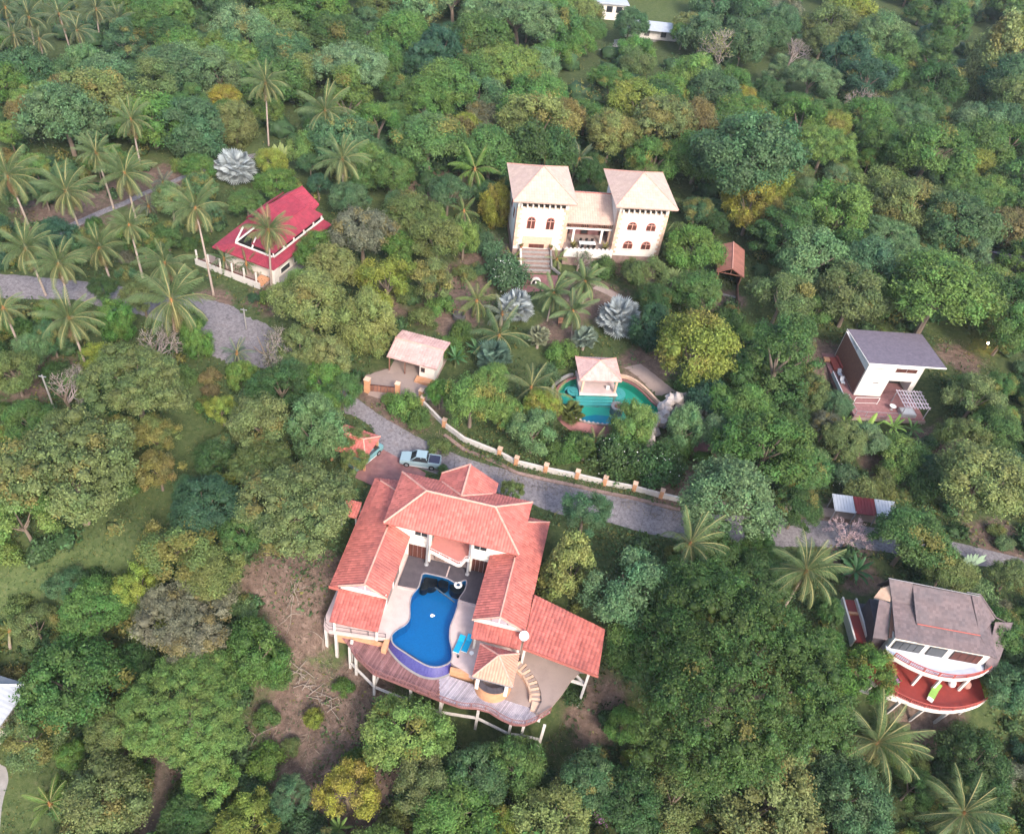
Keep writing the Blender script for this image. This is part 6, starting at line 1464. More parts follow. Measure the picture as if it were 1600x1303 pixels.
def fan_mesh(name, seed, n=22, arc=5.0, fold=.05):
    """a stiff fan leaf on its stalk along +X"""
    V_ = []; Q_ = []; R_ = []; rng = np.random.RandomState(seed)
    def quad(p, r): k = len(V_); V_.extend(p); Q_.append((k, k + 1, k + 2, k + 3)); R_.append(r)
    quad([(0, -.015, 0), (.5, -.012, .02), (.5, .012, .02), (0, .015, 0)], .8); quad([(0, 0, -.015), (.5, 0, .005), (.5, 0, .03), (0, 0, .015)], .8)
    for k in range(n):
        a = -arc / 2 + arc * (k + .5) / n; da = arc / n * .42; L = .5 * (1 - .12 * abs(a) / (arc / 2)) * rng.uniform(.94, 1.05); r = rng.uniform(0, 1)
        f = lambda q, rr, z: (.5 + rr * math.cos(q), rr * math.sin(q), z)
        quad([f(a, .02, .02), f(a - da, L * .66, .02 - fold), f(a, L, -.06 + .05), f(a, L * .6, .06)], r); quad([f(a, .02, .02), f(a, L * .6, .06), f(a, L, -.01), f(a + da, L * .66, .02 - fold)], r * .85)
    return np_mesh(name, np.array(V_), np.array(Q_), M['frond'], {'rnd': R_, 'clump': [.5] * len(R_)})
FANS = [fan_mesh('fan_leaf', i) for i in range(3)]
def fan_palm_at(px, py, w, label, col, nf=30, h=2.2, name='silver_fan_palm', group=None, low=-.5):
    rng = np.random.RandomState(int(px + py * 3)); p = ground(px, py, h); L = .5 * w * project(p)[2] / FPX * 1.02
    b = Vector((p.x, p.y, float(terrain_z(p.x, p.y)))); t = thing(name, label, 'palm', b, 0, group); rel = p - b
    MB().tube([(0, 0, -.3), (0, 0, rel.z * .6), (0, 0, rel.z)], [.24, .2, .15], 8).build('trunk', M['palm_bark'], t)
    for k in range(nf):
        u = (k + .5) / nf; az = k * 2.39996 + rng.uniform(-.2, .2); sz = 1 - u * (1 - low); el = math.asin(max(-1, min(1, sz)))
        s = L * rng.uniform(.86, 1.06); obj_from('fan_leaf', FANS[k % 3], t, rel, (rng.uniform(-.7, .7), -el, az), (s, s, s), np.array(col) * rng.uniform(.85, 1.15))
    PLACED.append((p.x, p.y, L * .8)); return t

def paddle_mesh(name, seed, droop=.8, w=.10, stalk=.2):
    rng = np.random.RandomState(seed); V_ = []; Q_ = []; R_ = []; s = np.linspace(0, 1, 11); a = -droop * s ** 1.5
    X_ = np.concatenate([[0], np.cumsum(np.cos(a[1:]))]) / 10; Z_ = np.concatenate([[0], np.cumsum(np.sin(a[1:]))]) / 10
    ww = np.where(s < stalk, .014, w * np.sin(np.pi * np.clip((s - stalk) / (1 - stalk) * .92 + .08, 0, 1)) ** .55)
    for i in range(10):
        for sd in (-1, 1):
            k = len(V_); sl = .35
            V_ += [(X_[i], 0, Z_[i]), (X_[i + 1], 0, Z_[i + 1]), (X_[i + 1], sd * ww[i + 1], Z_[i + 1] - ww[i + 1] * sl), (X_[i], sd * ww[i] * rng.uniform(.8, 1), Z_[i] - ww[i] * sl)]
            Q_.append((k, k + 1, k + 2, k + 3) if sd > 0 else (k + 3, k + 2, k + 1, k)); R_.append(rng.uniform(.3, .7))
    return np_mesh(name, np.array(V_), np.array(Q_), M['frond'], {'rnd': R_, 'clump': [.5] * len(R_)})
FANPAD = paddle_mesh('leaf', 9, .35, w=.085, stalk=.42)
PADDLE = [paddle_mesh('leaf', i, d) for i, d in enumerate((.5, .9, 1.3))]
def banana_at(px, py, w, label, col=(.13, .21, .05), nf=9, h=1.6, name='banana_plant', group=None, fan=False):
    rng = np.random.RandomState(int(px * 3 + py)); p = ground(px, py, h); L = .5 * w * project(p)[2] / FPX * .95
    b = Vector((p.x, p.y, float(terrain_z(p.x, p.y)))); t = thing(name, label, 'plant', b, 0, group); rel = p - b
    MB().tube([(0, 0, -.2), (0, 0, rel.z)], [.16, .1], 8).build('stem', M['palm_bark'] if fan else surf('banana_stem', (.16, .2, .08), (.12, .13, .06), 2), t)
    if not fan: nf = int(nf * 1.5)
    for k in range(nf):
        if fan: el, az, rx = rad(12 + 156 * (k + .5) / nf), .25, rad(90) + rng.uniform(-.35, .35)
        else: el, az, rx = rad(74) - rad(70) * k / nf, k * 2.39996, rng.uniform(-.5, .5)
        s = L * rng.uniform(.78, 1.1); obj_from('leaf', (FANPAD if fan else PADDLE[k % 3]), t, rel, (rx, -el, az), (s, s, s), np.array(col) * rng.uniform(.82, 1.18))
    PLACED.append((p.x, p.y, L * .6)); return t
# ------------------------------------------------------------------ the trees one can tell apart
for row in [
 # left slope
 (108, 744, 205, 190, 'f', 'ol', .15, 'very broad olive green tree on the left slope above the grassy clearing'),
 (35, 812, 95, 110, 'o', 'lg', 0, 'pale green open tree in front of the very broad olive tree at the left'),
 (10, 872, 55, 60, 'b', 'lg', 0, 'bright bush at the left edge below the pale green open tree'),
 (209, 603, 150, 130, 'f', 'ol', 0, 'large grey green spreading tree between the left palms and the clearing'),
 (156, 566, 58, 70, 't', 'yg', 0, 'yellow green tree tucked against the large grey green spreading tree'),
 (236, 538, 85, 70, 'x', 'gb', 0, 'leafless looking brownish tree under the big low coconut palm'),
 (182, 498, 62, 75, 't', 'bw', 0, 'bright leafy tree between the two lowest left palms'),
 (305, 530, 48, 78, 't', 'bw', 0, 'narrow bright green tree at the edge of the grey road'),
 (246, 735, 68, 72, 'o', 'br', .9, 'orange brown small tree alone on the grassy clearing'),
 (243, 680, 74, 60, 'o', 'ol', .5, 'brown tinged low tree at the top of the grassy clearing'),
 (297, 768, 52, 55, 'o', 'bg', 0, 'greyish green sapling at the right of the grassy clearing'),
 (345, 757, 44, 44, 'o', 'yg', 0, 'small lime green tree beside the wide olive canopy'),
 (322, 790, 110, 80, 'r', 'tl', 0, 'dark teal green tree on the right edge of the grassy clearing'),
 (332, 718, 62, 60, 'r', 'dg', 0, 'dark green bush tree above the teal green tree'),
 (405, 662, 102, 100, 'o', 'ol', .1, 'olive grey tree left of the bright blue green tree'),
 (346, 640, 46, 50, 'o', 'yg', 0, 'yellow green small tree at the left of the olive grey tree'),
 (492, 672, 92, 120, 't', 'pg', 0, 'bright blue green tall tree above the coral carport'),
 (412, 733, 95, 80, 'f', 'ol', 0, 'olive spreading tree below the olive grey tree'),
 (466, 798, 172, 140, 'f', 'ol', .08, 'wide olive canopy tree left of the coral roofed wing'),
 (378, 588, 48, 52, 'c', 'lg', 0, 'rounded lime green bush below the grey road'),
 (438, 603, 85, 55, 'r', 'dg', 0, 'dark green tree below the bare mauve bush'),
 (505, 592, 62, 60, 'r', 'bw', 0, 'mid green tree left of the gatehouse lane bend'),
 (420, 540, 92, 66, 'x', 'gb', 0, 'bare mauve grey bush tree at the corner of the grey road'),
 (470, 545, 75, 60, 'r', 'ol', 0, 'olive tree at the end of the grey road apron'),
 (515, 555, 72, 62, 'r', 'lo', 0, 'pale olive tree hiding the lane left of the gatehouse'),
 (455, 580, 60, 48, 'r', 'bg', 0, 'blue green tree below the bare mauve bush'),
 (535, 610, 60, 62, 'r', 'mg', 0, 'mid green tree at the left lane edge by the gate'),
 (500, 635, 60, 50, 'r', 'bw', 0, 'fresh green tree left of the lane bend'),
 (222, 462, 62, 46, 'r', 'ol', 0, 'olive tree behind the big low coconut palm'),
 (290, 498, 48, 44, 'r', 'mg', 0, 'mid green tree at the left end of the grey road apron'),
 (160, 450, 44, 34, 'r', 'dg', 0, 'dark green bush tree on the left road'),
 (472, 572, 60, 48, 'o', 'ol', 0, 'thin grey green tree right of the bare mauve bush'),
 (484, 472, 112, 95, 'r', 'lo', .05, 'large light olive tree below the crimson house'),
 (575, 506, 92, 125, 't', 'lo', 0, 'tall light olive tree left of the gatehouse roof'),
 (604, 440, 92, 95, 'o', 'yg', .1, 'yellowish tree above the gatehouse'),
 (520, 420, 85, 80, 'r', 'lo', 0, 'light olive tree right of the crimson house terrace'),
 (567, 362, 98, 85, 'r', 'gb', .25, 'brownish olive tree behind the crimson house gable'),
 (495, 388, 62, 58, 'r', 'bw', 0, 'mid green round tree touching the crimson lower roof'),
 (682, 376, 88, 85, 'o', 'ol', 0, 'spiky grey olive tree left of the twin tower villa'),
 (640, 330, 85, 70, 'r', 'ol', .05, 'olive tree left of the yellow tree at the villa'),
 (672, 438, 75, 70, 'o', 'ol', .3, 'brown flushed tree above the garden well'),
 (725, 375, 55, 70, 'o', 'lg', 0, 'light green tree left below the bright yellow tree'),
 (775, 322, 52, 80, 't', 'yl', .25, 'bright yellow green tree beside the left villa tower'),
 (20, 580, 80, 70, 'r', 'ol', 0, 'dark olive tree at the left edge by the leaning palm'),
 (98, 605, 85, 60, 'x', 'gb', 0, 'bare greyish thicket beside the concrete pole'),
 (45, 655, 75, 60, 'r', 'mg', 0, 'mid green tree at the foot of the concrete pole'),
 (150, 655, 70, 50, 'r', 'dg', 0, 'dark green tree right of the concrete pole'),
 (278, 852, 112, 80, 'o', 'ol', .5, 'orange and olive flecked tree below the grassy clearing'),
 (380, 832, 78, 75, 'r', 'mg', 0, 'mid green tree left of the bare reddish slope'),
 # bottom left
 (216, 915, 68, 92, 'o', 'yg', .1, 'tall yellow green tree above the bottom left forest'),
 (150, 948, 105, 85, 'r', 'bw', 0, 'fresh green tree left of the tall yellow green tree'),
 (55, 978, 68, 62, 'o', 'ol', .1, 'small olive tree above the white metal roof'),
 (105, 915, 60, 50, 'o', 'bg', 0, 'bluish green thin bush tree on the left grass'),
 (297, 968, 145, 120, 'f', 'gb', .15, 'large brownish grey tree in the bottom left forest'),
 (328, 888, 105, 70, 'r', 'ol', 0, 'olive green tree left of the reddish bare slope'),
 (118, 1065, 155, 140, 'r', 'mg', .08, 'big dark green tree right of the white metal roof'),
 (294, 1105, 190, 175, 'R', 'lg', 0, 'very large bright green tree in the bottom left forest'),
 (398, 1022, 100, 130, 't', 'mg', .05, 'mid green tree at the edge of the bare slope with cut branches'),
 (212, 1040, 75, 70, 'r', 'dg', 0, 'dark green tree between the two biggest bottom left trees'),
 (22, 1090, 46, 46, 'r', 'dg', 0, 'small dark tree overhanging the white metal roof'),
 (48, 1152, 98, 80, 'o', 'ol', .55, 'brownish olive tree below the white metal roof'),
 (180, 1138, 92, 75, 'r', 'ol', 0, 'olive tree left of the dirt track'),
 (112, 1180, 46, 50, 'r', 'bw', 0, 'small green tree left of the olive tree at the dirt track'),
 (165, 1247, 130, 110, 'r', 'ol', .05, 'broad olive tree near the bottom edge left of the dirt track'),
 (330, 1222, 80, 105, 'o', 'lg', 0, 'light yellowish green tall tree right of the dirt track'),
 (292, 1272, 80, 60, 'r', 'dg', 0, 'dark green tree beside the dirt track at the bottom edge'),
 (388, 1287, 95, 60, 'o', 'yg', 0, 'yellow green tree at the bottom edge below the bare slope'),
 (452, 1245, 62, 60, 'r', 'bg', 0, 'mid green bush tree at the lower end of the bare slope'),
 (545, 1238, 95, 90, 'o', 'yl', .5, 'yellow orange tree at the lower end of the bare slope'),
 (420, 1190, 60, 45, 'b', 'bw', 0, 'low green bush on the left of the lower bare slope'),
 (490, 1122, 30, 55, 'b', 'yg', 0, 'tiny yellow green sapling on the bare slope below the branch pile'),
 (435, 1058, 42, 30, 'b', 'mg', 0, 'low green bush left of the branch pile'),
 # bottom middle
 (631, 1142, 122, 118, 'r', 'lg', .05, 'bright green tree just below the deck stilts'),
 (660, 1222, 98, 85, 'o', 'ol', 0, 'grey olive tree below the bright green tree'),
 (746, 1212, 98, 110, 'r', 'bg', 0, 'blue green tree below the middle of the deck'),
 (805, 1195, 92, 110, 't', 'mg', 0, 'mid green tree below the right end of the deck'),
 (708, 1268, 118, 75, 'r', 'bw', 0, 'light green tree at the bottom edge under the deck'),
 (915, 1222, 98, 88, 'r', 'bg', .05, 'rounded grey green tree right below the deck'),
 (865, 1285, 125, 70, 'o', 'lo', 0, 'light olive tree at the bottom edge right of the deck'),
 (985, 1250, 112, 95, 'r', 'dg', 0, 'dark green tree right of the rounded grey green tree'),
 (1052, 1248, 100, 90, 'o', 'ol', .1, 'olive tree near the bottom edge under the giant dark tree'),
 (993, 1190, 44, 42, 'o', 'yg', .2, 'small yellowish tree on the shaded slope right of the deck'),
 (890, 1078, 52, 40, 'b', 'dg', 0, 'dark green bush beside the lean to post'),
 (893, 885, 98, 128, 'p', 'lo', 0, 'feathery yellow green tree right of the coral right wing'),
 (985, 920, 132, 120, 'o', 'pg', .05, 'pale green open tree behind the feathery tree'),
 (915, 800, 80, 70, 'o', 'bg', 0, 'soft blue green tree at the lane edge right of the coral roof'),
 (800, 768, 36, 46, 'o', 'ol', 0, 'thin grey green sapling between the lane and the coral roof'),
 (1012, 1005, 125, 110, 'r', 'mg', 0, 'mid green tree in front of the giant dark tree'),
 (1140, 1058, 335, 320, 'R', 'rt', .02, 'giant dark green rain tree filling the lower right slope'),
 (1060, 935, 110, 90, 'r', 'mg', 0, 'green tree at the upper left of the giant dark tree'),
 (1190, 905, 90, 70, 'r', 'dg', 0, 'dark tree between the giant rain tree and the palm'),
 # bottom right
 (1350, 1052, 92, 110, 'r', 'bw', .12, 'green tree leaning over the red balcony'),
 (1577, 1075, 82, 90, 'r', 'bg', 0, 'blue green tree right of the red balcony'),
 (1555, 985, 75, 95, 'r', 'mg', 0, 'mid green tree right of the brown shingle roof'),
 (1202, 1245, 165, 120, 'r', 'lo', .06, 'broad pale olive tree at the bottom right'),
 (1330, 1245, 130, 105, 'r', 'bg', 0, 'bluish green tree between the two lowest right palms'),
 (1525, 1188, 112, 80, 'r', 'dg', 0, 'dark green bush tree above the lowest right palm'),
 (1428, 1230, 65, 60, 'o', 'mg', 0, 'small green tree left of the lowest right palm'),
 (1580, 1215, 60, 55, 'o', 'gb', 0, 'dull purplish tree at the lower right edge'),
 (1425, 838, 122, 90, 'r', 'mg', .1, 'green tree behind the brown shingle roof by the lane'),
 (1480, 890, 90, 70, 'r', 'ol', 0, 'olive tree above the brown shingle ridge'),
 (1125, 862, 70, 55, 'r', 'dg', 0, 'dark green tree left of the palm beyond the lane'),
 (1185, 858, 66, 55, 'r', 'mg', 0, 'mid green tree between the lane and the giant rain tree'),
 (1296, 955, 45, 65, 'r', 'mg', 0, 'narrow green tree left of the red walkway'),
 (1290, 1010, 62, 80, 'r', 'mg', .05, 'mid green tree between the giant rain tree and the red walkway'),
 # right middle
 (1088, 545, 130, 145, 'r', 'yg', .12, 'big yellow green tree right of the garden pool'),
 (1222, 560, 150, 130, 'T', 'mg', 0, 'big layered dark green tree left of the white box house'),
 (1160, 640, 98, 85, 'r', 'bw', 0, 'fresh green tree in front of the layered tree'),
 (1200, 695, 135, 90, 'r', 'mg', 0, 'mid green tree below the layered tree'),
 (1268, 615, 62, 85, 'r', 'ol', .1, 'olive tree left of the white house side deck'),
 (1138, 782, 155, 120, 'r', 'pg', 0, 'big pale green tree at the right end of the garden wall'),
 (1068, 672, 62, 98, 't', 'pg', 0, 'pale green tall tree in front of the rock arch'),
 (988, 668, 76, 90, 't', 'lg', 0, 'leafy green tree in front of the teal pool'),
 (1408, 718, 80, 82, 'c', 'lg', 0, 'round clipped bright green bush below the banana plants'),
 (1450, 728, 46, 48, 'r', 'bg', 0, 'grey green small tree right of the clipped bright bush'),
 (1450, 692, 26, 26, 'b', 'bg', 0, 'small blue green bush behind the clipped bright bush'),
 (1526, 622, 88, 75, 'o', 'ol', .1, 'olive tree with visible limbs right of the pergola'),
 (1555, 668, 80, 75, 'r', 'mg', 0, 'mid green tree at the right edge below the olive tree with limbs'),
 (1540, 750, 145, 120, 'r', 'lo', .06, 'large pale olive tree at the right edge above the lane'),
 (1470, 455, 160, 95, 'r', 'lg', 0, 'big bright green tree behind the white box house'),
 (1576, 515, 84, 90, 'r', 'mg', .05, 'mid green tree at the right edge near the lit lamp'),
 (1335, 458, 112, 85, 'o', 'ol', .1, 'olive tree upper left of the mauve roof'),
 (1222, 465, 100, 75, 'o', 'ol', .2, 'dull olive tree right of the rust brown hut'),
 (1085, 392, 92, 85, 'r', 'bw', 0, 'fresh green tree right of the right villa tower'),
 (1090, 455, 82, 60, 'r', 'mg', 0, 'mid green tree right of the villa garden'),
 (1018, 512, 62, 95, 't', 'tl', 0, 'dark blue green tall tree right of the largest silver palm'),
 (1250, 730, 95, 62, 'r', 'mg', .05, 'mid green bush tree above the lane canopy'),
 (1248, 792, 82, 60, 'r', 'dg', .1, 'dark green tree left of the lane canopy'),
 (1330, 832, 62, 60, 'x', 'fl', 0, 'leafless tree with pale pink blossom in front of the lane canopy'),
 # round the villa
 (845, 196, 112, 92, 'r', 'lo', .3, 'large olive and brown tree behind the left villa tower'),
 (885, 190, 62, 85, 'r', 'br', .5, 'rusty brown tree behind the gap between the towers'),
 (955, 210, 80, 75, 'r', 'lo', .2, 'pale olive tree behind the gap between the villa towers'),
 (1035, 192, 95, 85, 'r', 'lo', .3, 'large brownish olive tree behind the right villa tower'),
 (1088, 190, 75, 80, 'r', 'br', .35, 'rusty brown tree right behind the right villa tower'),
 (1165, 245, 165, 130, 'r', 'bg', 0, 'big blue green tree right of the villa'),
 (1175, 322, 88, 100, 'r', 'yl', .4, 'yellowish olive tree in front of the big blue green tree'),
 (1232, 355, 112, 75, 'T', 'mg', 0, 'layered green tree behind the rust brown hut'),
 (672, 222, 118, 85, 'r', 'mg', .1, 'broad green tree left behind the villa'),
 (590, 192, 74, 70, 'o', 'bw', 0, 'fresh green tree right of the leaning coconut palm'),
 (572, 250, 62, 65, 'r', 'lg', 0, 'light green tree right of the crimson house palms'),
 (478, 232, 55, 70, 'o', 'lg', 0, 'lime green tree behind the crimson house'),
 (432, 288, 66, 45, 'r', 'bw', 0, 'fresh green hedge tree behind the crimson roof'),
 (385, 315, 55, 38, 'r', 'mg', 0, 'green bush tree left behind the crimson roof'),
 (880, 330, 0, 0, 'r', 'mg', 0, ''),
 (738, 626, 92, 112, 'r', 'lg', .12, 'big bright green tree between the gatehouse and the teal pool'),
 (770, 590, 55, 50, 'r', 'lg', .05, 'bright green tree top left of the teal pool'),
 (835, 672, 76, 72, 'o', 'pg', 0, 'soft pale green tree by the garden wall'),
 (790, 645, 56, 70, 'r', 'lg', .05, 'leafy bright tree left of the soft pale green tree'),
 (688, 615, 45, 70, 'r', 'bw', 0, 'green tree right of the orange gate pier'),
 (960, 625, 0, 0, 'r', 'mg', 0, ''),
 # far forest that stands out
 (345, 66, 45, 45, 'r', 'lg', 0, 'small lime green round tree in the far upper left forest'),
 (352, 155, 52, 52, 'r', 'yl', .1, 'bright yellow tree in the upper left forest'),
 (40, 182, 56, 78, 'r', 'br', .3, 'rusty brown tree in the far left forest above the palms'),
 (250, 182, 46, 92, 't', 'br', .3, 'tall yellow brown tree behind the upper left palms'),
 (106, 138, 58, 50, 'r', 'br', .2, 'dull brown tree left of the tall yellow brown tree'),
 (290, 185, 56, 85, 't', 'mg', 0, 'grey green tall tree right of the tall yellow brown tree'),
 (735, 108, 42, 60, 'x', 'gb', 0, 'bare pale branched tree in the forest behind the villa'),
 (728, 95, 45, 35, 'r', 'br', .4, 'small rusty tree top behind the bare pale branched tree'),
 (1130, 68, 75, 65, 'x', 'lo', 0, 'thin pale branched tree at the upper right forest'),
 (1240, 78, 55, 42, 'x', 'gb', 0, 'thin pinkish grey tree in the upper right forest'),
 (985, 40, 56, 62, 'r', 'bg', 0, 'dark blue green tree in front of the far white building'),
 (920, 48, 55, 50, 'r', 'mg', 0, 'mid green tree left of the far white building'),
 (1068, 52, 40, 36, 'r', 'bw', 0, 'small green tree at the right end of the long white shed'),
 (545, 308, 60, 60, 'r', 'bg', 0, 'blue green tree at the foot of the palm right of the crimson house'),
 (612, 272, 70, 60, 'r', 'mg', 0, 'mid green tree in the gap right of the crimson house'),
 (700, 300, 66, 60, 'r', 'bg', 0, 'blue green tree left of the bright feather palm'),
 (620, 385, 62, 56, 'r', 'bw', 0, 'fresh green tree right of the brownish olive tree'),
 (1350, 155, 60, 60, 'x', 'fl', .3, 'bare brownish pink tree in the middle of the upper right forest'),
 (1555, 90, 85, 110, 'p', 'lo', .2, 'yellowish feathery tree near the upper right corner'),
 (1160, 150, 45, 40, 'r', 'yl', .3, 'small yellow tree top right of the villa'),
 (1300, 200, 62, 55, 'r', 'yg', .2, 'yellow green tree in the right forest'),
 (1455, 235, 120, 95, 'r', 'mg', .05, 'broad green tree in the right forest above the white box house'),
 (1420, 320, 110, 90, 'r', 'ol', .2, 'olive tree in the right forest above the white box house'),
 (1500, 350, 120, 105, 'r', 'bg', .05, 'broad grey green tree in the right forest with pale limbs'),
 (1320, 400, 65, 70, 'p', 'mg', 0, 'feathery green tree left above the mauve roof'),
]:
    px, py, w, h, s, c, tip, lab = row
    if not lab: continue
    tree_at(px, py, w, s, c, lab, h=h, tip=tip, flower=M if c == 'fl' and px > 1300 and py > 800 else None)

# garden shrubs
for px, py, w, s, c, lab, fl in [
 (792, 428, 72, 'b', 'bg', 'grey green plumeria bush with white flowers left of the villa steps', FL_WHITE), (1012, 428, 68, 'o', 'ol', 'olive plumeria bush below the right villa tower', None), (905, 405, 46, 'x', 'bg', 'white limbed plumeria beside the villa steps', None),
 (962, 716, 84, 'b', 'dg', 'dark hedge bush with white flowers behind the garden wall', FL_WHITE), (1030, 728, 80, 'b', 'dg', 'dark flowering bush at the right end of the garden wall', FL_WHITE), (905, 698, 52, 'b', 'bw', 'pale leafy bush behind the garden wall', None), (872, 708, 44, 'b', 'mg', 'green bush right of the soft pale green tree', None),
 (635, 636, 52, 'b', 'lg', 'low bright shrub beside the orange gate pier', None), (612, 628, 30, 'b', 'lg', 'low bright shrub in front of the forecourt', None), (655, 655, 40, 'b', 'mg', 'low shrub at the start of the white wall', None), (686, 700, 36, 'b', 'ol', 'small weedy shrub on the lane verge', None),
 (415, 1120, 40, 'b', 'mg', 'low green bush between the dark slope trees and the sticks', None), (560, 1190, 46, 'b', 'bw', 'bushy green growth right of the heap of grey sticks', None), (455, 1165, 30, 'b', 'ol', 'olive weed clump on the lower bare slope', None), (425, 1010, 36, 'b', 'lg', 'pale green weed clump at the left of the bare slope', None), (535, 1075, 34, 'b', 'bw', 'green weed clump below the left terrace', None),
 (1315, 748, 56, 'b', 'bg', 'shrub dotted with white flowers above the lane canopy', FL_WHITE), (1345, 772, 60, 'b', 'ol', 'olive shrub right above the lane canopy', None), (940, 1270, 34, 'b', 'mg', 'shrub with purple flowers near the bottom edge', FL_PURPLE), (418, 465, 26, 'c', 'lg', 'bright clipped ball bush below the crimson house terrace', None),
 (398, 468, 22, 'b', 'tl', 'dark teal bush beside the clipped ball bush', None), (330, 590, 34, 'b', 'br', 'orange leafed shrub at the edge of the grey road', None), (328, 612, 28, 'b', 'fl', 'pinkish shrub below the orange leafed shrub', None), (690, 480, 45, 'b', 'bw', 'green shrub beside the garden well', None),
 (660, 500, 45, 'b', 'ol', 'greyish shrub above the gatehouse roof', None), (700, 545, 48, 'b', 'bw', 'green shrub right of the gatehouse', None), (880, 555, 50, 'b', 'lg', 'lime green shrub on the villa lawn', None), (855, 590, 44, 'b', 'bg', 'dark green shrub left of the pool pavilion', None), (720, 520, 40, 'b', 'mg', 'green shrub below the garden well', None),
 (985, 425, 42, 'b', 'mg', 'dark shrub under the right villa tower', None), (945, 420, 44, 'b', 'mg', 'green shrub below the villa terrace', None), (760, 385, 50, 'b', 'bg', 'dark bush left of the left villa tower', None), (1135, 500, 50, 'b', 'dg', 'dark green shrub below the brown fence', None),
 (1080, 605, 44, 'b', 'mg', 'green shrub behind the pump box', None), (1055, 700, 50, 'b', 'bw', 'leafy shrub below the pale tall tree', None), 
 (555, 690, 50, 'o', 'ol', 'olive tree hanging over the coral carport', None), (553, 720, 44, 'o', 'ol', 'olive branches beside the timber stair', None), (592, 1000, 26, 'b', 'lg', 'bright plant in the corner planter left of the blue pool', None), (600, 985, 12, 'b', 'yg', 'yellow plant tip above the corner planter', None),
 (722, 1056, 40, 'b', 'mg', 'green hedge plant in the planter below the blue pool', None), (708, 1052, 26, 'b', 'yg', 'yellow flecked plant at the left of the planter below the blue pool', None), (675, 912, 0, '', '', '', None), (1335, 690, 0, '', '', '', None), (1240, 650, 50, 'b', 'bg', 'grey green shrub below the white house side deck', None), (1430, 760, 60, 'b', 'dg', 'dark shrub below the clipped bright bush', None), (1380, 770, 45, 'b', 'ol', 'olive shrub left below the clipped bright bush', None),
 (1440, 1045, 0, '', '', '', None), (1555, 1075, 0, '', '', '', None), (1530, 1080, 26, 'b', 'yg', 'yellowish bush at the right end of the lower red balcony', None), (690, 735, 22, 'b', 'mg', 'small green bush behind the pickup truck', None)]:
    if not w: continue
    lift = None
    tree_at(px, py, w, s, c, lab, flower=fl, lift=(2.4 if s in 'ox' and w < 60 else None))

# palms
G1 = 'coconut palms on the left slope'
for row in [
 (415, 130, 72, 'slender coconut palm with a bare trunk high above the crimson house', (420, 228)), (508, 174, 88, 'coconut palm with brown hanging fronds in the upper left forest', None), (535, 250, 84, 'coconut palm standing right of the crimson house', (537, 322)),
 (205, 188, 70, 'uppermost coconut palm of the left grove', (221, 265)), (150, 240, 66, 'thin crowned coconut palm left of the pale path', (178, 327)), (195, 272, 90, 'coconut palm leaning over the pale path', (214, 350)), (12, 275, 98, 'coconut palm cut by the left edge above the grove', None), (103, 300, 90, 'full crowned coconut palm left of the pale path', None),
 (305, 325, 94, 'tall coconut palm with a curved trunk left of the crimson house', (334, 462)), (420, 360, 78, 'coconut palm standing right in front of the crimson roof', (424, 447)), (40, 388, 92, 'coconut palm with yellow hanging fronds near the left edge', (72, 462)), (92, 412, 84, 'dark crowned coconut palm above the left road', None),
 (155, 388, 78, 'coconut palm with pinkish dead fronds in the left grove', (173, 440)), (202, 352, 62, 'small coconut palm in the middle of the left grove', None), (258, 412, 86, 'green coconut palm left of the crimson house terrace', None), (268, 470, 120, 'large coconut palm with spreading yellow fronds above the clearing', None),
 (108, 498, 98, 'coconut palm with a skirt of yellow fronds beside the left road', None), (5, 482, 66, 'leaning coconut palm at the left edge', (36, 554)), (1259, 893, 118, 'coconut palm between the giant rain tree and the lane', None), (1370, 1160, 142, 'large coconut palm below the red balcony', None), (1505, 1270, 125, 'coconut palm at the bottom right edge', None), (1078, 850, 118, 'coconut palm right of the lane end', None)]:
    palm_at(row[0], row[1], row[2], row[3], base=row[4], h=6.5 if row[1] > 800 else 9.0, group=G1 if row[0] < 560 else None, nf=36)
for k, (x, y, w) in enumerate(((45, 28, 46), (92, 22, 44), (120, 48, 42), (22, 55, 46), (62, 62, 40), (150, 15, 40), (8, 12, 44), (185, 30, 38))):
    palm_at(x, y, w * 1.35, 'dark distant palm in the upper left corner, ' + ('second in the upper row', 'third in the upper row', 'right of the lowest one', 'left one of the lower row', 'lowest one', 'fourth in the upper row', 'leftmost, cut by the frame', 'rightmost of all')[k], h=8, nf=26, col=(.075, .11, .055), dry=(.12, .12, .05), group='distant palms in the upper left corner', fruit=False)
for x, y, w, h, lab in ((865, 458, 70, 5, 'bushy foxtail palm on the villa lawn, the leftmost of three'), (914, 440, 66, 5.5, 'bushy foxtail palm on the villa lawn, the upper right of three'), (895, 486, 72, 5, 'bushy foxtail palm on the villa lawn, the lowest of three')):
    palm_at(x, y, w, lab, h=h, nf=26, full=True, col=(.10, .15, .06), dry=(.12, .15, .06), group='foxtail palms on the villa lawn', name='foxtail_palm', fruit=False)
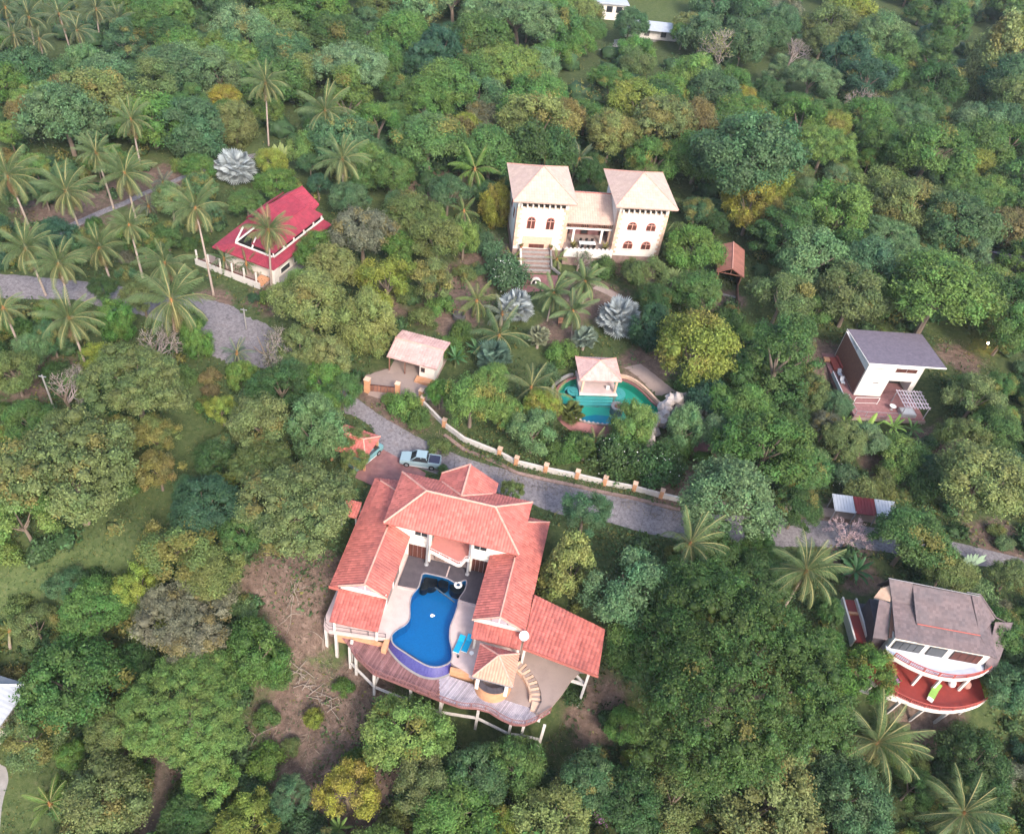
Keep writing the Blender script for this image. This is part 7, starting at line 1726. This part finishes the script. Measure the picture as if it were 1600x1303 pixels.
for x, y, w, h, lab, col in ((780, 524, 95, 3.0, 'dark feather palm left of the villa lawn', (.07, .12, .05)), (830, 606, 86, 4, 'spreading feather palm left of the teal pool', (.10, .13, .055)), (742, 265, 82, 6, 'bright feather palm left of the left villa tower', (.11, .20, .04)), (905, 248, 56, 5, 'grey green palm between the villa towers', (.10, .14, .09)), (745, 470, 70, 3, 'pale feather palm left of the villa court', (.12, .17, .05)),
    (785, 490, 60, 2.6, 'grey feathery palm beside the upper silver fan palm', (.16, .19, .14)), (78, 1255, 75, 2.5, 'bright green feather palm in the bottom left corner', (.13, .22, .05)), (870, 615, 50, 2.5, 'small yellowish palm at the left end of the teal pool', (.18, .22, .06)), (725, 330, 50, 3.5, 'small green palm beside the bright yellow tree', (.10, .16, .05)), (930, 690, 48, 2, 'small palm behind the garden wall, left of the dark hedge', (.12, .18, .06)), (985, 712, 44, 2, 'small palm among the dark hedge', (.13, .19, .06)),
    (800, 405, 40, 2, 'yellowish palm at the left of the villa steps', (.17, .19, .05)), (870, 405, 40, 2.2, 'palm right of the villa steps', (.13, .18, .06)), (350, 405, 44, 2.4, 'palm clump on the crimson house terrace', (.07, .13, .05)), (385, 412, 44, 2.4, 'palm clump at the corner of the crimson house terrace', (.07, .13, .05)), (1035, 375, 56, 3, 'green palm clump at the right villa tower', (.08, .15, .05)), (255, 285, 46, 3, 'grey palm beside the pale path', (.12, .15, .12)), (232, 322, 38, 2, 'small grey palm below the pale path', (.12, .15, .11)), (12, 1225, 0, 0, '', None), (340, 560, 0, 0, '', None), (370, 552, 50, 2.4, 'small blue green palm at the end of the grey road', (.07, .12, .07)), (15, 985, 40, 2.5, 'yellowish palm at the left edge above the white roof', (.17, .20, .05))):
    if w: palm_at(x, y, w, lab, h=h, nf=18, col=col, dry=tuple(np.array(col) * 1.15), name='feather_palm', fruit=False)
SV = (.37, .41, .42)
for x, y, w, lab, col, nf in ((368, 264, 66, 'large round white silver fan palm behind the crimson house', (.44, .48, .49), 60), (805, 481, 62, 'silver fan palm at the upper left of the villa lawn', SV, 44), (968, 498, 74, 'largest silver fan palm on the right of the villa lawn', (.40, .44, .45), 50), (842, 526, 40, 'small pale cream fan palm on the villa lawn', (.27, .29, .19), 44), (914, 529, 44, 'grey green fan palm right of the small pale fan palm', (.24, .30, .24), 22)):
    fan_palm_at(x, y, w, lab, col, nf)
for x, y, w, lab, col in ((772, 556, 62, 'blue green fan palm left of the teal pool', (.12, .20, .15)), (893, 645, 46, 'green fan palm at the front of the teal pool', (.16, .19, .06)), (1052, 402, 48, 'yellow green fan palm right of the villa', (.17, .20, .07)), (915, 700, 40, 'small green fan palm behind the garden wall', (.12, .19, .06))):
    fan_palm_at(x, y, w, lab, col, 24, name='fan_palm')
banana_at(1348, 678, 78, 'lime green banana plant below the white house deck, the largest', (.20, .30, .055), 11); banana_at(1395, 668, 52, 'banana plant below the middle of the white house deck', (.15, .25, .055), 8); banana_at(1425, 672, 44, 'banana plant below the pergola', (.09, .17, .05), 8); banana_at(1320, 662, 40, 'banana plant at the left corner of the white house deck', (.15, .24, .055), 7)
banana_at(1337, 893, 70, 'dark green broad leafed plant above the red walkway', (.05, .12, .045), 12, name='broad_leaf_plant'); banana_at(712, 560, 44, 'glossy broad leafed plant right of the gatehouse', (.06, .14, .05), 10, name='broad_leaf_plant'); banana_at(745, 548, 46, 'dark glossy plant left of the blue green fan palm', (.06, .13, .05), 10, name='broad_leaf_plant')
banana_at(440, 250, 56, 'fan shaped traveller palm behind the crimson house', (.20, .24, .09), 15, 2.6, 'traveller_palm', fan=True); banana_at(1050, 440, 60, 'fan shaped traveller palm right of the villa garden', (.16, .21, .09), 13, 2.4, 'traveller_palm', fan=True); banana_at(1515, 885, 62, 'pale fan shaped traveller palm above the brown shingle ridge', (.20, .27, .18), 14, 5.0, 'traveller_palm', fan=True)
banana_at(530, 1295, 50, 'bright leafy plant at the bottom edge left of the middle', (.15, .24, .06), 9, name='broad_leaf_plant')

# ------------------------------------------------------------------ forest that fills the rest of the hillside
def near(x, y, r, k=.72):
    for a, b, c in PLACED:
        if (a - x) ** 2 + (b - y) ** 2 < ((c + r) * k) ** 2: return True
    return False
WALLZ = [tuple(at(x, y - 8))[:2] for x, y in wp] + [tuple(at(x, y + 28))[:2] for x, y in wp[::-1]]
NOGO = [[HW(*p)[:2] for p in ((-12.5, -18.5), (19.5, -19), (19.5, 8), (9, 12), (-19, 14.5), (-17, 4), (-12.5, 3))], [VW(*p)[:2] for p in ((-3, -11), (27, -2.5), (28, 12.5), (-2.5, 13))],
        [(5, 84), (22, 84), (22, 96), (5, 96)], [(-21, 82), (-8, 81), (-9, 96), (-20, 97)], [(46.5, 93), (63, 95), (64, 111), (47, 110)], [(40.5, 48.3), (57.2, 48), (57.2, 60), (46, 61.5), (40, 61.5)], [(-54, 101), (-36, 100), (-34, 125), (-50, 122)], [(29, 118), (36, 118), (37, 133), (30, 133)],
        [tuple(at(*p))[:2] for p in ((925, 66), (925, -12), (985, -12), (1000, 34), (1075, 34), (1085, 60), (1000, 66))], [tuple(at(*p))[:2] for p in ((1120, 22), (1120, -10), (1185, -10), (1185, 18))], [tuple(at(*p))[:2] for p in ((-60, 1030), (60, 1030), (62, 1110), (25, 1170), (25, 1330), (-60, 1330))]]
NOGO.append(WALLZ); CORNER = ([tuple(ground(*q))[:2] for q in ((-30, -25), (205, -25), (205, 66), (110, 92), (-30, 92))])
def blocked(x, y, m=0.0): return any(inside(p, x, y) for p in NOGO) or any(inside(p, x, y) for p in ROADS)
OPEN = [[(318, 225), (418, 225), (425, 318), (328, 322)], [(250, 650), (320, 640), (335, 700), (300, 770), (260, 840), (180, 900), (60, 930), (-60, 960), (-60, 890), (60, 870), (190, 800), (230, 740)], [(390, 870), (545, 870), (530, 980), (600, 1090), (600, 1260), (400, 1260), (430, 1120), (410, 1000)],
        [(650, 470), (700, 440), (800, 430), (1010, 445), (1010, 640), (700, 640), (650, 560)], [(225, 1170), (275, 1170), (272, 1330), (215, 1330)], [(1440, 500), (1560, 520), (1560, 600), (1450, 600)], [(560, 580), (1060, 790), (1040, 850), (560, 760)], [(-60, 420), (320, 440), (440, 480), (520, 590), (330, 620), (250, 500), (-60, 470)], [(300, 440), (470, 440), (470, 500), (320, 500)]]
FOREST = [[(-90, -140), (1690, -140), (1690, 480), (1480, 490), (1320, 470), (1150, 350), (1110, 320), (1080, 256), (775, 250), (690, 285), (560, 285), (455, 225), (330, 208), (0, 195), (-90, 190)]]
MARKS = [(345, 66, 'the small lime green tree'), (352, 155, 'the bright yellow tree'), (40, 182, 'the rusty brown tree'), (250, 182, 'the tall yellow brown tree'), (415, 130, 'the slender tall palm'), (508, 174, 'the brown fronded palm'), (735, 108, 'the bare branched tree'),
         (845, 196, 'the left villa tower'), (1015, 260, 'the right villa tower'), (1165, 245, 'the big blue green tree'), (1130, 68, 'the thin pale branched tree'), (1240, 78, 'the thin pinkish tree'), (1350, 155, 'the brownish pink bare tree'), (1555, 90, 'the yellowish feathery tree'), (955, 10, 'the far white building'),
         (1150, 4, 'the pale grey shed'), (60, 30, 'the distant palms'), (1400, 540, 'the mauve roof'), (1140, 400, 'the rust brown hut'), (430, 340, 'the crimson roof'), (650, 540, 'the gatehouse'), (930, 570, 'the pool pavilion'), (655, 717, 'the pickup truck'), (690, 820, 'the coral main roof'), (540, 900, 'the coral left wing'),
         (885, 980, 'the lean to roof'), (770, 1120, 'the deck stilts'), (490, 1078, 'the branch pile'), (1460, 980, 'the brown shingle roof'), (1460, 1090, 'the red balcony'), (1340, 806, 'the lane canopy'), (1150, 1060, 'the giant rain tree'), (294, 1105, 'the very large bright tree'), (20, 1070, 'the white metal roof'), (250, 1230, 'the dirt track'),
         (108, 744, 'the very broad olive tree'), (246, 735, 'the orange brown tree'), (209, 603, 'the grey green spreading tree'), (75, 615, 'the concrete pole'), (270, 470, 'the large low palm'), (380, 510, 'the grey road apron'), (60, 450, 'the left road'), (160, 335, 'the pale path'), (368, 264, 'the white fan palm'), (775, 322, 'the bright yellow villa tree'),
         (968, 498, 'the largest silver palm'), (1088, 545, 'the big yellow green tree'), (1222, 560, 'the layered tree'), (1138, 782, 'the big pale green tree'), (1408, 718, 'the clipped bright bush'), (1540, 750, 'the large pale olive tree'), (1537, 545, 'the lit lamp'), (1575, 410, 'the dark purple roof'), (1259, 893, 'the palm by the lane'),
         (1370, 1158, 'the palm below the balcony'), (1505, 1268, 'the lowest right palm'), (545, 1238, 'the yellow orange tree'), (631, 1142, 'the bright tree under the deck'), (893, 885, 'the feathery yellow green tree'), (0, 100, 'the upper left edge'), (1600, 250, 'the upper right edge'), (640, 0, 'the middle top edge'), (250, 0, 'the left top edge'), (1400, 0, 'the right top edge'), (860, 1303, 'the middle bottom edge'), (0, 880, 'the left edge of the clearing')]
USED = set()
def where(px, py, what, big):
    m = sorted(MARKS, key=lambda q: (q[0] - px) ** 2 + (q[1] - py) ** 2)[:4]
    def rel(a):
        dx, dy = px - a[0], py - a[1]
        return ('right of ' if dx > 0 else 'left of ') + a[2] if abs(dx) > abs(dy) * 1.2 else ('behind ' if dy < 0 else 'in front of ') + a[2]
    opts = [what + ' just ' + rel(m[0]), big + ' ' + what + ' ' + rel(m[0])]
    opts += [what + ' between ' + m[i][2] + ' and ' + m[j][2] for i, j in ((0, 1), (0, 2), (1, 2), (0, 3))]
    opts += [big + ' ' + what + ' ' + rel(m[i]) for i in (1, 2, 3)] + [what + ' ' + rel(m[0]) + ', ' + rel(m[1]) for _ in (0,)] + [what + ' ' + rel(m[0]) + ', ' + rel(m[2])]
    for o in opts:
        if o not in USED and len(o.split()) <= 16: USED.add(o); return o
    return opts[2]
clsn = [('mg', 26), ('bw', 20), ('lg', 12), ('ol', 9), ('bg', 16), ('dg', 10), ('lo', 7), ('pg', 10), ('gb', 2), ('br', 1), ('yg', 3), ('tl', 2)]
cn = [c for c, w in clsn for _ in range(w)]
WORD = dict(mg='mid green', bw='fresh green', lg='light green', ol='olive green', bg='blue green', dg='dark green', lo='pale olive', pg='pale grey green', gb='brownish grey', br='rusty brown', yg='yellow green', tl='dark teal')
fr = np.random.RandomState(2024); nfill = 0
def zone(px, py):
    if py < 0 or px < -10 or px > 1610: return 'just outside the view'
    a = 'upper left' if px < 520 else ('upper middle' if px < 1050 else 'upper right')
    return ('far ' if py < 70 else '') + a
cand = []
for _ in range(26000):
    px, py = fr.uniform(-90, 1690), fr.uniform(-140, 490)
    if any(inside(f, px, py) for f in FOREST): cand.append((px, py))
for px, py in cand:
    if nfill >= 299: break
    R = fr.uniform(4.2, 7.4) * (1.0 if py > 60 else 1.12); p = ground(px, py, R * .9)
    if near(p.x, p.y, R, .535) or blocked(p.x, p.y) or inside(CORNER, p.x, p.y): continue
    if any(math.hypot(p.x - a, p.y - b) < R for a, b in [tuple(ground(*q))[:2] for q in ((120, 345), (200, 310))]): continue
    s = fr.choice(list('rrrrrtoofT' if py > 40 else 'rrrrtof')); c = cn[fr.randint(len(cn))]
    if s == 'f': R *= 1.15
    lab = where(px, py, WORD[c] + ' ' + KIND[s].replace('_', ' '), 'large' if R > 6 else 'mid sized' if R > 5 else 'small')
    plant_tree(p.x, p.y, R, s, c, lab, 'forest trees on the hillside', tip=float(fr.choice([0, 0, 0, 0, .06, .14])), lift=R * fr.uniform(.5, .95) + .4); nfill += 1
# smaller trees and shrubs between the buildings, wherever nothing else stands
nsh = 0
for _ in range(30000):
    if nsh >= 430: break
    px, py = fr.uniform(-70, 1670), fr.uniform(190, 1360)
    if any(inside(o, px, py) for o in OPEN): continue
    R = fr.uniform(1.2, 3.3); p = ground(px, py, .8)
    if near(p.x, p.y, R, .62) or blocked(p.x, p.y) or blocked(p.x + R * .7, p.y) or blocked(p.x - R * .7, p.y) or blocked(p.x, p.y + R) or blocked(p.x, p.y - R * .7): continue
    c = cn[fr.randint(len(cn))]; s = 'b' if R < 2.2 else 'r'
    plant_tree(p.x, p.y, R, s, c, where(px, py, WORD[c] + (' shrub' if s == 'b' else ' young tree'), 'small' if R < 1.7 else 'low'), 'undergrowth shrubs and young trees', tip=float(fr.choice([0, 0, .15, .3])), name='undergrowth_shrub' if s == 'b' else 'young_tree'); nsh += 1

# the understorey that closes the forest floor: one mass, joined
def understorey(name, count, region, rng, col, rr, label, nl=66):
    Vs, Qs, Ts, rn, cl = [], [], [], [], []; nv = 0; k = 0; iv, it = ico(); tries = 0
    while k < count and tries < count * 60:
        tries += 1
        px, py = rng.uniform(-110, 1710), rng.uniform(-170, 1420)
        if not region(px, py): continue
        R = rng.uniform(*rr); p = ground(px, py, R * .3)
        if blocked(p.x, p.y) or any(blocked(p.x + R * .8 * a, p.y + R * .8 * b) for a, b in ((1, 0), (-1, 0), (0, 1), (0, -1))): continue
        z = float(terrain_z(p.x, p.y)); k += 1
        d = unit(rng.normal(size=(nl, 3)) + np.array([0, 0, .5])); wob = 1 + .22 * np.sin(d[:, 0] * 5 + k) * np.sin(d[:, 1] * 5 + 2 * k)
        q = d * (R * wob * rng.uniform(.82, 1.08, nl))[:, None] * np.array([1, 1, .75]) + np.array([p.x, p.y, z + R * .35])
        q = np.repeat(q, 4, 0) + rng.normal(size=(nl * 4, 3)) * .16
        V_, Q_ = leaf_quads(rng, q, unit(np.repeat(d, 4, 0) + rng.normal(size=q.shape) * .5), .40)
        cv = iv * (1 + .2 * rng.normal(size=(len(iv), 1))) * np.array([.72, .72, .55]) * R + np.array([p.x, p.y, z + R * .3])
        Vs += [V_, cv]; Qs.append(Q_ + nv); Ts.append(it + nv + len(V_)); nv += len(V_) + len(cv); c_ = rng.uniform()
        rn.append(rng.uniform(0, 1, len(Q_))); cl.append(np.full(len(Q_), c_))
    nT = sum(len(t) for t in Ts)
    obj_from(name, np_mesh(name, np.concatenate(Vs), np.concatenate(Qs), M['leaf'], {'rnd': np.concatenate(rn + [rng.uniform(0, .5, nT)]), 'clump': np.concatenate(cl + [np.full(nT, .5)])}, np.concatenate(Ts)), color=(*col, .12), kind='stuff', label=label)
infor = lambda a, b: any(inside(f, a, b) for f in FOREST) and not (935 < a < 1080 and b < 55)
inlow = lambda a, b: b > 190 and not any(inside(f, a, b) for f in FOREST) and not any(inside(o, a, b) for o in OPEN)
ur = np.random.RandomState(31)
understorey('forest_undergrowth', 760, infor, ur, (.064, .126, .050), (2.0, 4.0), 'dark green undergrowth closing the floor of the hillside forest')
understorey('slope_undergrowth', 620, inlow, ur, (.070, .130, .050), (.7, 1.6), 'green undergrowth between the garden trees', 56)
ring = lambda a, b: a < -95 or a > 1695 or b > 1400 or b < -150
def outer(name, count, rng):
    Vs, Qs, Ts, rn, cl = [], [], [], [], []; nv = 0; iv, it = ico(); k = 0
    while k < count:
        px, py = rng.uniform(-700, 2300), rng.uniform(-330, 1900)
        if not ring(px, py) or (py < 300 and rng.uniform() < .35): continue
        p = ground(px, py); R = rng.uniform(3.0, 5.6); z = float(terrain_z(p.x, p.y)); k += 1
        if blocked(p.x, p.y): continue
        d = unit(rng.normal(size=(64, 3)) + np.array([0, 0, .5])); wob = 1 + .25 * np.sin(d[:, 0] * 5 + k) * np.sin(d[:, 1] * 5 + 2 * k)
        q = np.repeat(d * (R * wob)[:, None] * np.array([1, 1, .85]), 4, 0) + rng.normal(size=(256, 3)) * .3 + np.array([p.x, p.y, z + R * .7])
        V_, Q_ = leaf_quads(rng, q, unit(np.repeat(d, 4, 0) + rng.normal(size=q.shape) * .5), .75)
        cv = iv * (1 + .2 * rng.normal(size=(len(iv), 1))) * np.array([.75, .75, .7]) * R + np.array([p.x, p.y, z + R * .6])
        Vs += [V_, cv]; Qs.append(Q_ + nv); Ts.append(it + nv + len(V_)); nv += len(V_) + len(cv); rn.append(rng.uniform(0, 1, len(Q_))); cl.append(np.full(len(Q_), rng.uniform()))
    nT = sum(len(t) for t in Ts)
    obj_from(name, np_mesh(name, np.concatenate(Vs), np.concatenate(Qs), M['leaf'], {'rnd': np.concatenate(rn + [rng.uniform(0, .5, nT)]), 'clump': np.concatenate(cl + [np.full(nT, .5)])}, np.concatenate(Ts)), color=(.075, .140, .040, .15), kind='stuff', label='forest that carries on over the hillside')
outer('surrounding_forest', 620, np.random.RandomState(12))
# ground cover: low leafy growth and grass, nobody could count it
gr = np.random.RandomState(5); N = 150000
gx_, gy_ = [], []
while len(gx_) < N:
    px = gr.uniform(-80, 1680, 4000); py = gr.uniform(190, 1360, 4000)
    for a, b in zip(px, py):
        p = at(a, b, 0); gx_.append(p.x); gy_.append(p.y)
gx_, gy_ = np.array(gx_[:N]), np.array(gy_[:N])
dens = .5 + .5 * np.sin(gx_ * .35 + 1.7 * np.sin(gy_ * .22)) * np.sin(gy_ * .31 + 1.3 * np.sin(gx_ * .18))
soil = np.zeros(N)
for px, py, r in SOIL:
    p = ground(px, py); soil = np.maximum(soil, np.clip(1.3 - .8 * np.hypot(gx_ - p.x, gy_ - p.y) / r, 0, 1))
lawn = np.zeros(N)
for px, py, r in LAWN:
    p = ground(px, py); lawn = np.maximum(lawn, np.clip(1.3 - .8 * np.hypot(gx_ - p.x, gy_ - p.y) / r, 0, 1))
def poly_mask(poly):
    c = np.zeros(N, bool); j = len(poly) - 1
    for i in range(len(poly)):
        xi, yi, xj, yj = poly[i][0], poly[i][1], poly[j][0], poly[j][1]
        c ^= ((yi > gy_) != (yj > gy_)) & (gx_ < (xj - xi) * (gy_ - yi) / (yj - yi + 1e-12) + xi); j = i
    return c
bl = np.zeros(N, bool)
for p in NOGO[2:4] + NOGO[:0] + ROADS: bl |= poly_mask(p)
bl |= poly_mask([HW(*p)[:2] for p in ((-11.6, -14.5), (-4, -17), (9, -21), (13, -18.5), (18.5, -12), (18.5, -6), (11, 6), (4, 8), (-5, 8), (-13, 13), (-15.5, 7), (-12, 5))]) | poly_mask([VW(*p)[:2] for p in ((-1, -5), (27, -2), (27, 11), (0, 11))]) | poly_mask(NOGO[4]) | poly_mask(NOGO[5])
bl |= poly_mask([(48, 93.5), (61, 95.5), (61, 100), (47.5, 100)])
keep = (~bl) & (gr.uniform(0, 1, N) < np.clip(dens * 1.25, .12, 1) * (1 - .70 * soil))
gx_, gy_, lawn = gx_[keep], gy_[keep], lawn[keep]; n = len(gx_); per = 3
sz = np.where(lawn > .45, gr.uniform(.10, .22, n), gr.uniform(.14, .46, n)); hh = np.where(lawn > .45, .06, gr.uniform(.05, .4, n))
pos = np.stack([gx_, gy_, terrain_z(gx_, gy_) + hh], 1); pos = np.repeat(pos, per, 0) + gr.normal(size=(n * per, 3)) * np.repeat(sz, per)[:, None] * np.array([.6, .6, .25])
nr = unit(gr.normal(size=(n * per, 3)) * .6 + np.array([0, 0, .8])); V_, Q_ = leaf_quads(gr, pos, nr, np.repeat(sz, per), .6)
rn = np.repeat(gr.uniform(0, 1, n), per) * .5 + gr.uniform(0, .5, n * per)
obj_from('ground_cover', np_mesh('ground_cover', V_, Q_, M['leaf'], {'rnd': rn, 'clump': np.repeat(gr.uniform(.02, 1, n), per)}), color=(.072, .118, .044, .18), kind='stuff', label='low weeds and leafy ground cover on the hillside')
lr = np.random.RandomState(8); LP = []
for px, py, r in SOIL[:10] + [(930, 1110, 6), (620, 1120, 4), (250, 1215, 2), (1480, 690, 3), (1500, 560, 4)] + [(a, b + 17, 1.5) for a, b in wp[1:]] + [(a + 25, b + 22, 1.6) for a, b in wp[1:-1]] + [(610, 640, 2), (650, 670, 2)]:
    c_ = ground(px, py); m_ = int(r * r * 60); a = lr.uniform(0, 6.283, m_); q = r * 1.25 * np.sqrt(lr.uniform(0, 1, m_)); LP.append(np.stack([c_.x + q * np.cos(a), c_.y + q * np.sin(a)], 1))
LP = np.concatenate(LP); gx_, gy_, N = LP[:, 0], LP[:, 1], len(LP)
bl = poly_mask([HW(*p)[:2] for p in ((-11.2, -13.8), (-4, -15), (9, -18), (13, -17.5), (18.5, -12), (18.5, -6), (11, 6), (-12, 5))])
gx_, gy_ = gx_[~bl], gy_[~bl]; n = len(gx_); pos = np.stack([gx_, gy_, terrain_z(gx_, gy_) + lr.uniform(.09, .16, n)], 1)
nr = unit(lr.normal(size=(n, 3)) * .5 + np.array([0, 0, 1])); thin = lr.uniform(0, 1, n) < .4
V1, Q1 = leaf_quads(lr, pos[~thin], nr[~thin], lr.uniform(.06, .17, (~thin).sum()), .6); V2, Q2 = leaf_quads(lr, pos[thin], nr[thin], lr.uniform(.25, 1.0, thin.sum()), .06)
obj_from('leaf_litter', np_mesh('leaf_litter', np.concatenate([V1, V2]), np.concatenate([Q1, Q2 + len(V1)]), M['leaf'], {'rnd': lr.uniform(0, 1, n), 'clump': lr.uniform(.3, 1, n)}), color=(.19, .15, .115, 0), kind='stuff', label='dry leaves and sticks on the bare slopes')
print('forest', nfill, 'tris', sum(len(m.loops) - 2 * len(m.polygons) for m in bpy.data.meshes), 'shrubs', nsh, 'objects', len(bpy.data.objects), 'faces', sum(len(m.polygons) for m in bpy.data.meshes))

hz = bpy.data.materials.new('thin_haze'); hz.use_nodes = True; ht = hz.node_tree; ht.nodes.remove(ht.nodes['Principled BSDF'])
hv = ht.nodes.new('ShaderNodeVolumePrincipled'); hv.inputs['Color'].default_value = (.86, .93, 1.0, 1); hv.inputs['Density'].default_value = .00013; hv.inputs['Anisotropy'].default_value = .2
ht.links.new(hv.outputs[0], ht.nodes['Material Output'].inputs['Volume'])
hm = MB(); hm.b2(-1600, 1600, -600, 2000, -60, 95); hob = hm.build('haze', hz, kind='stuff')
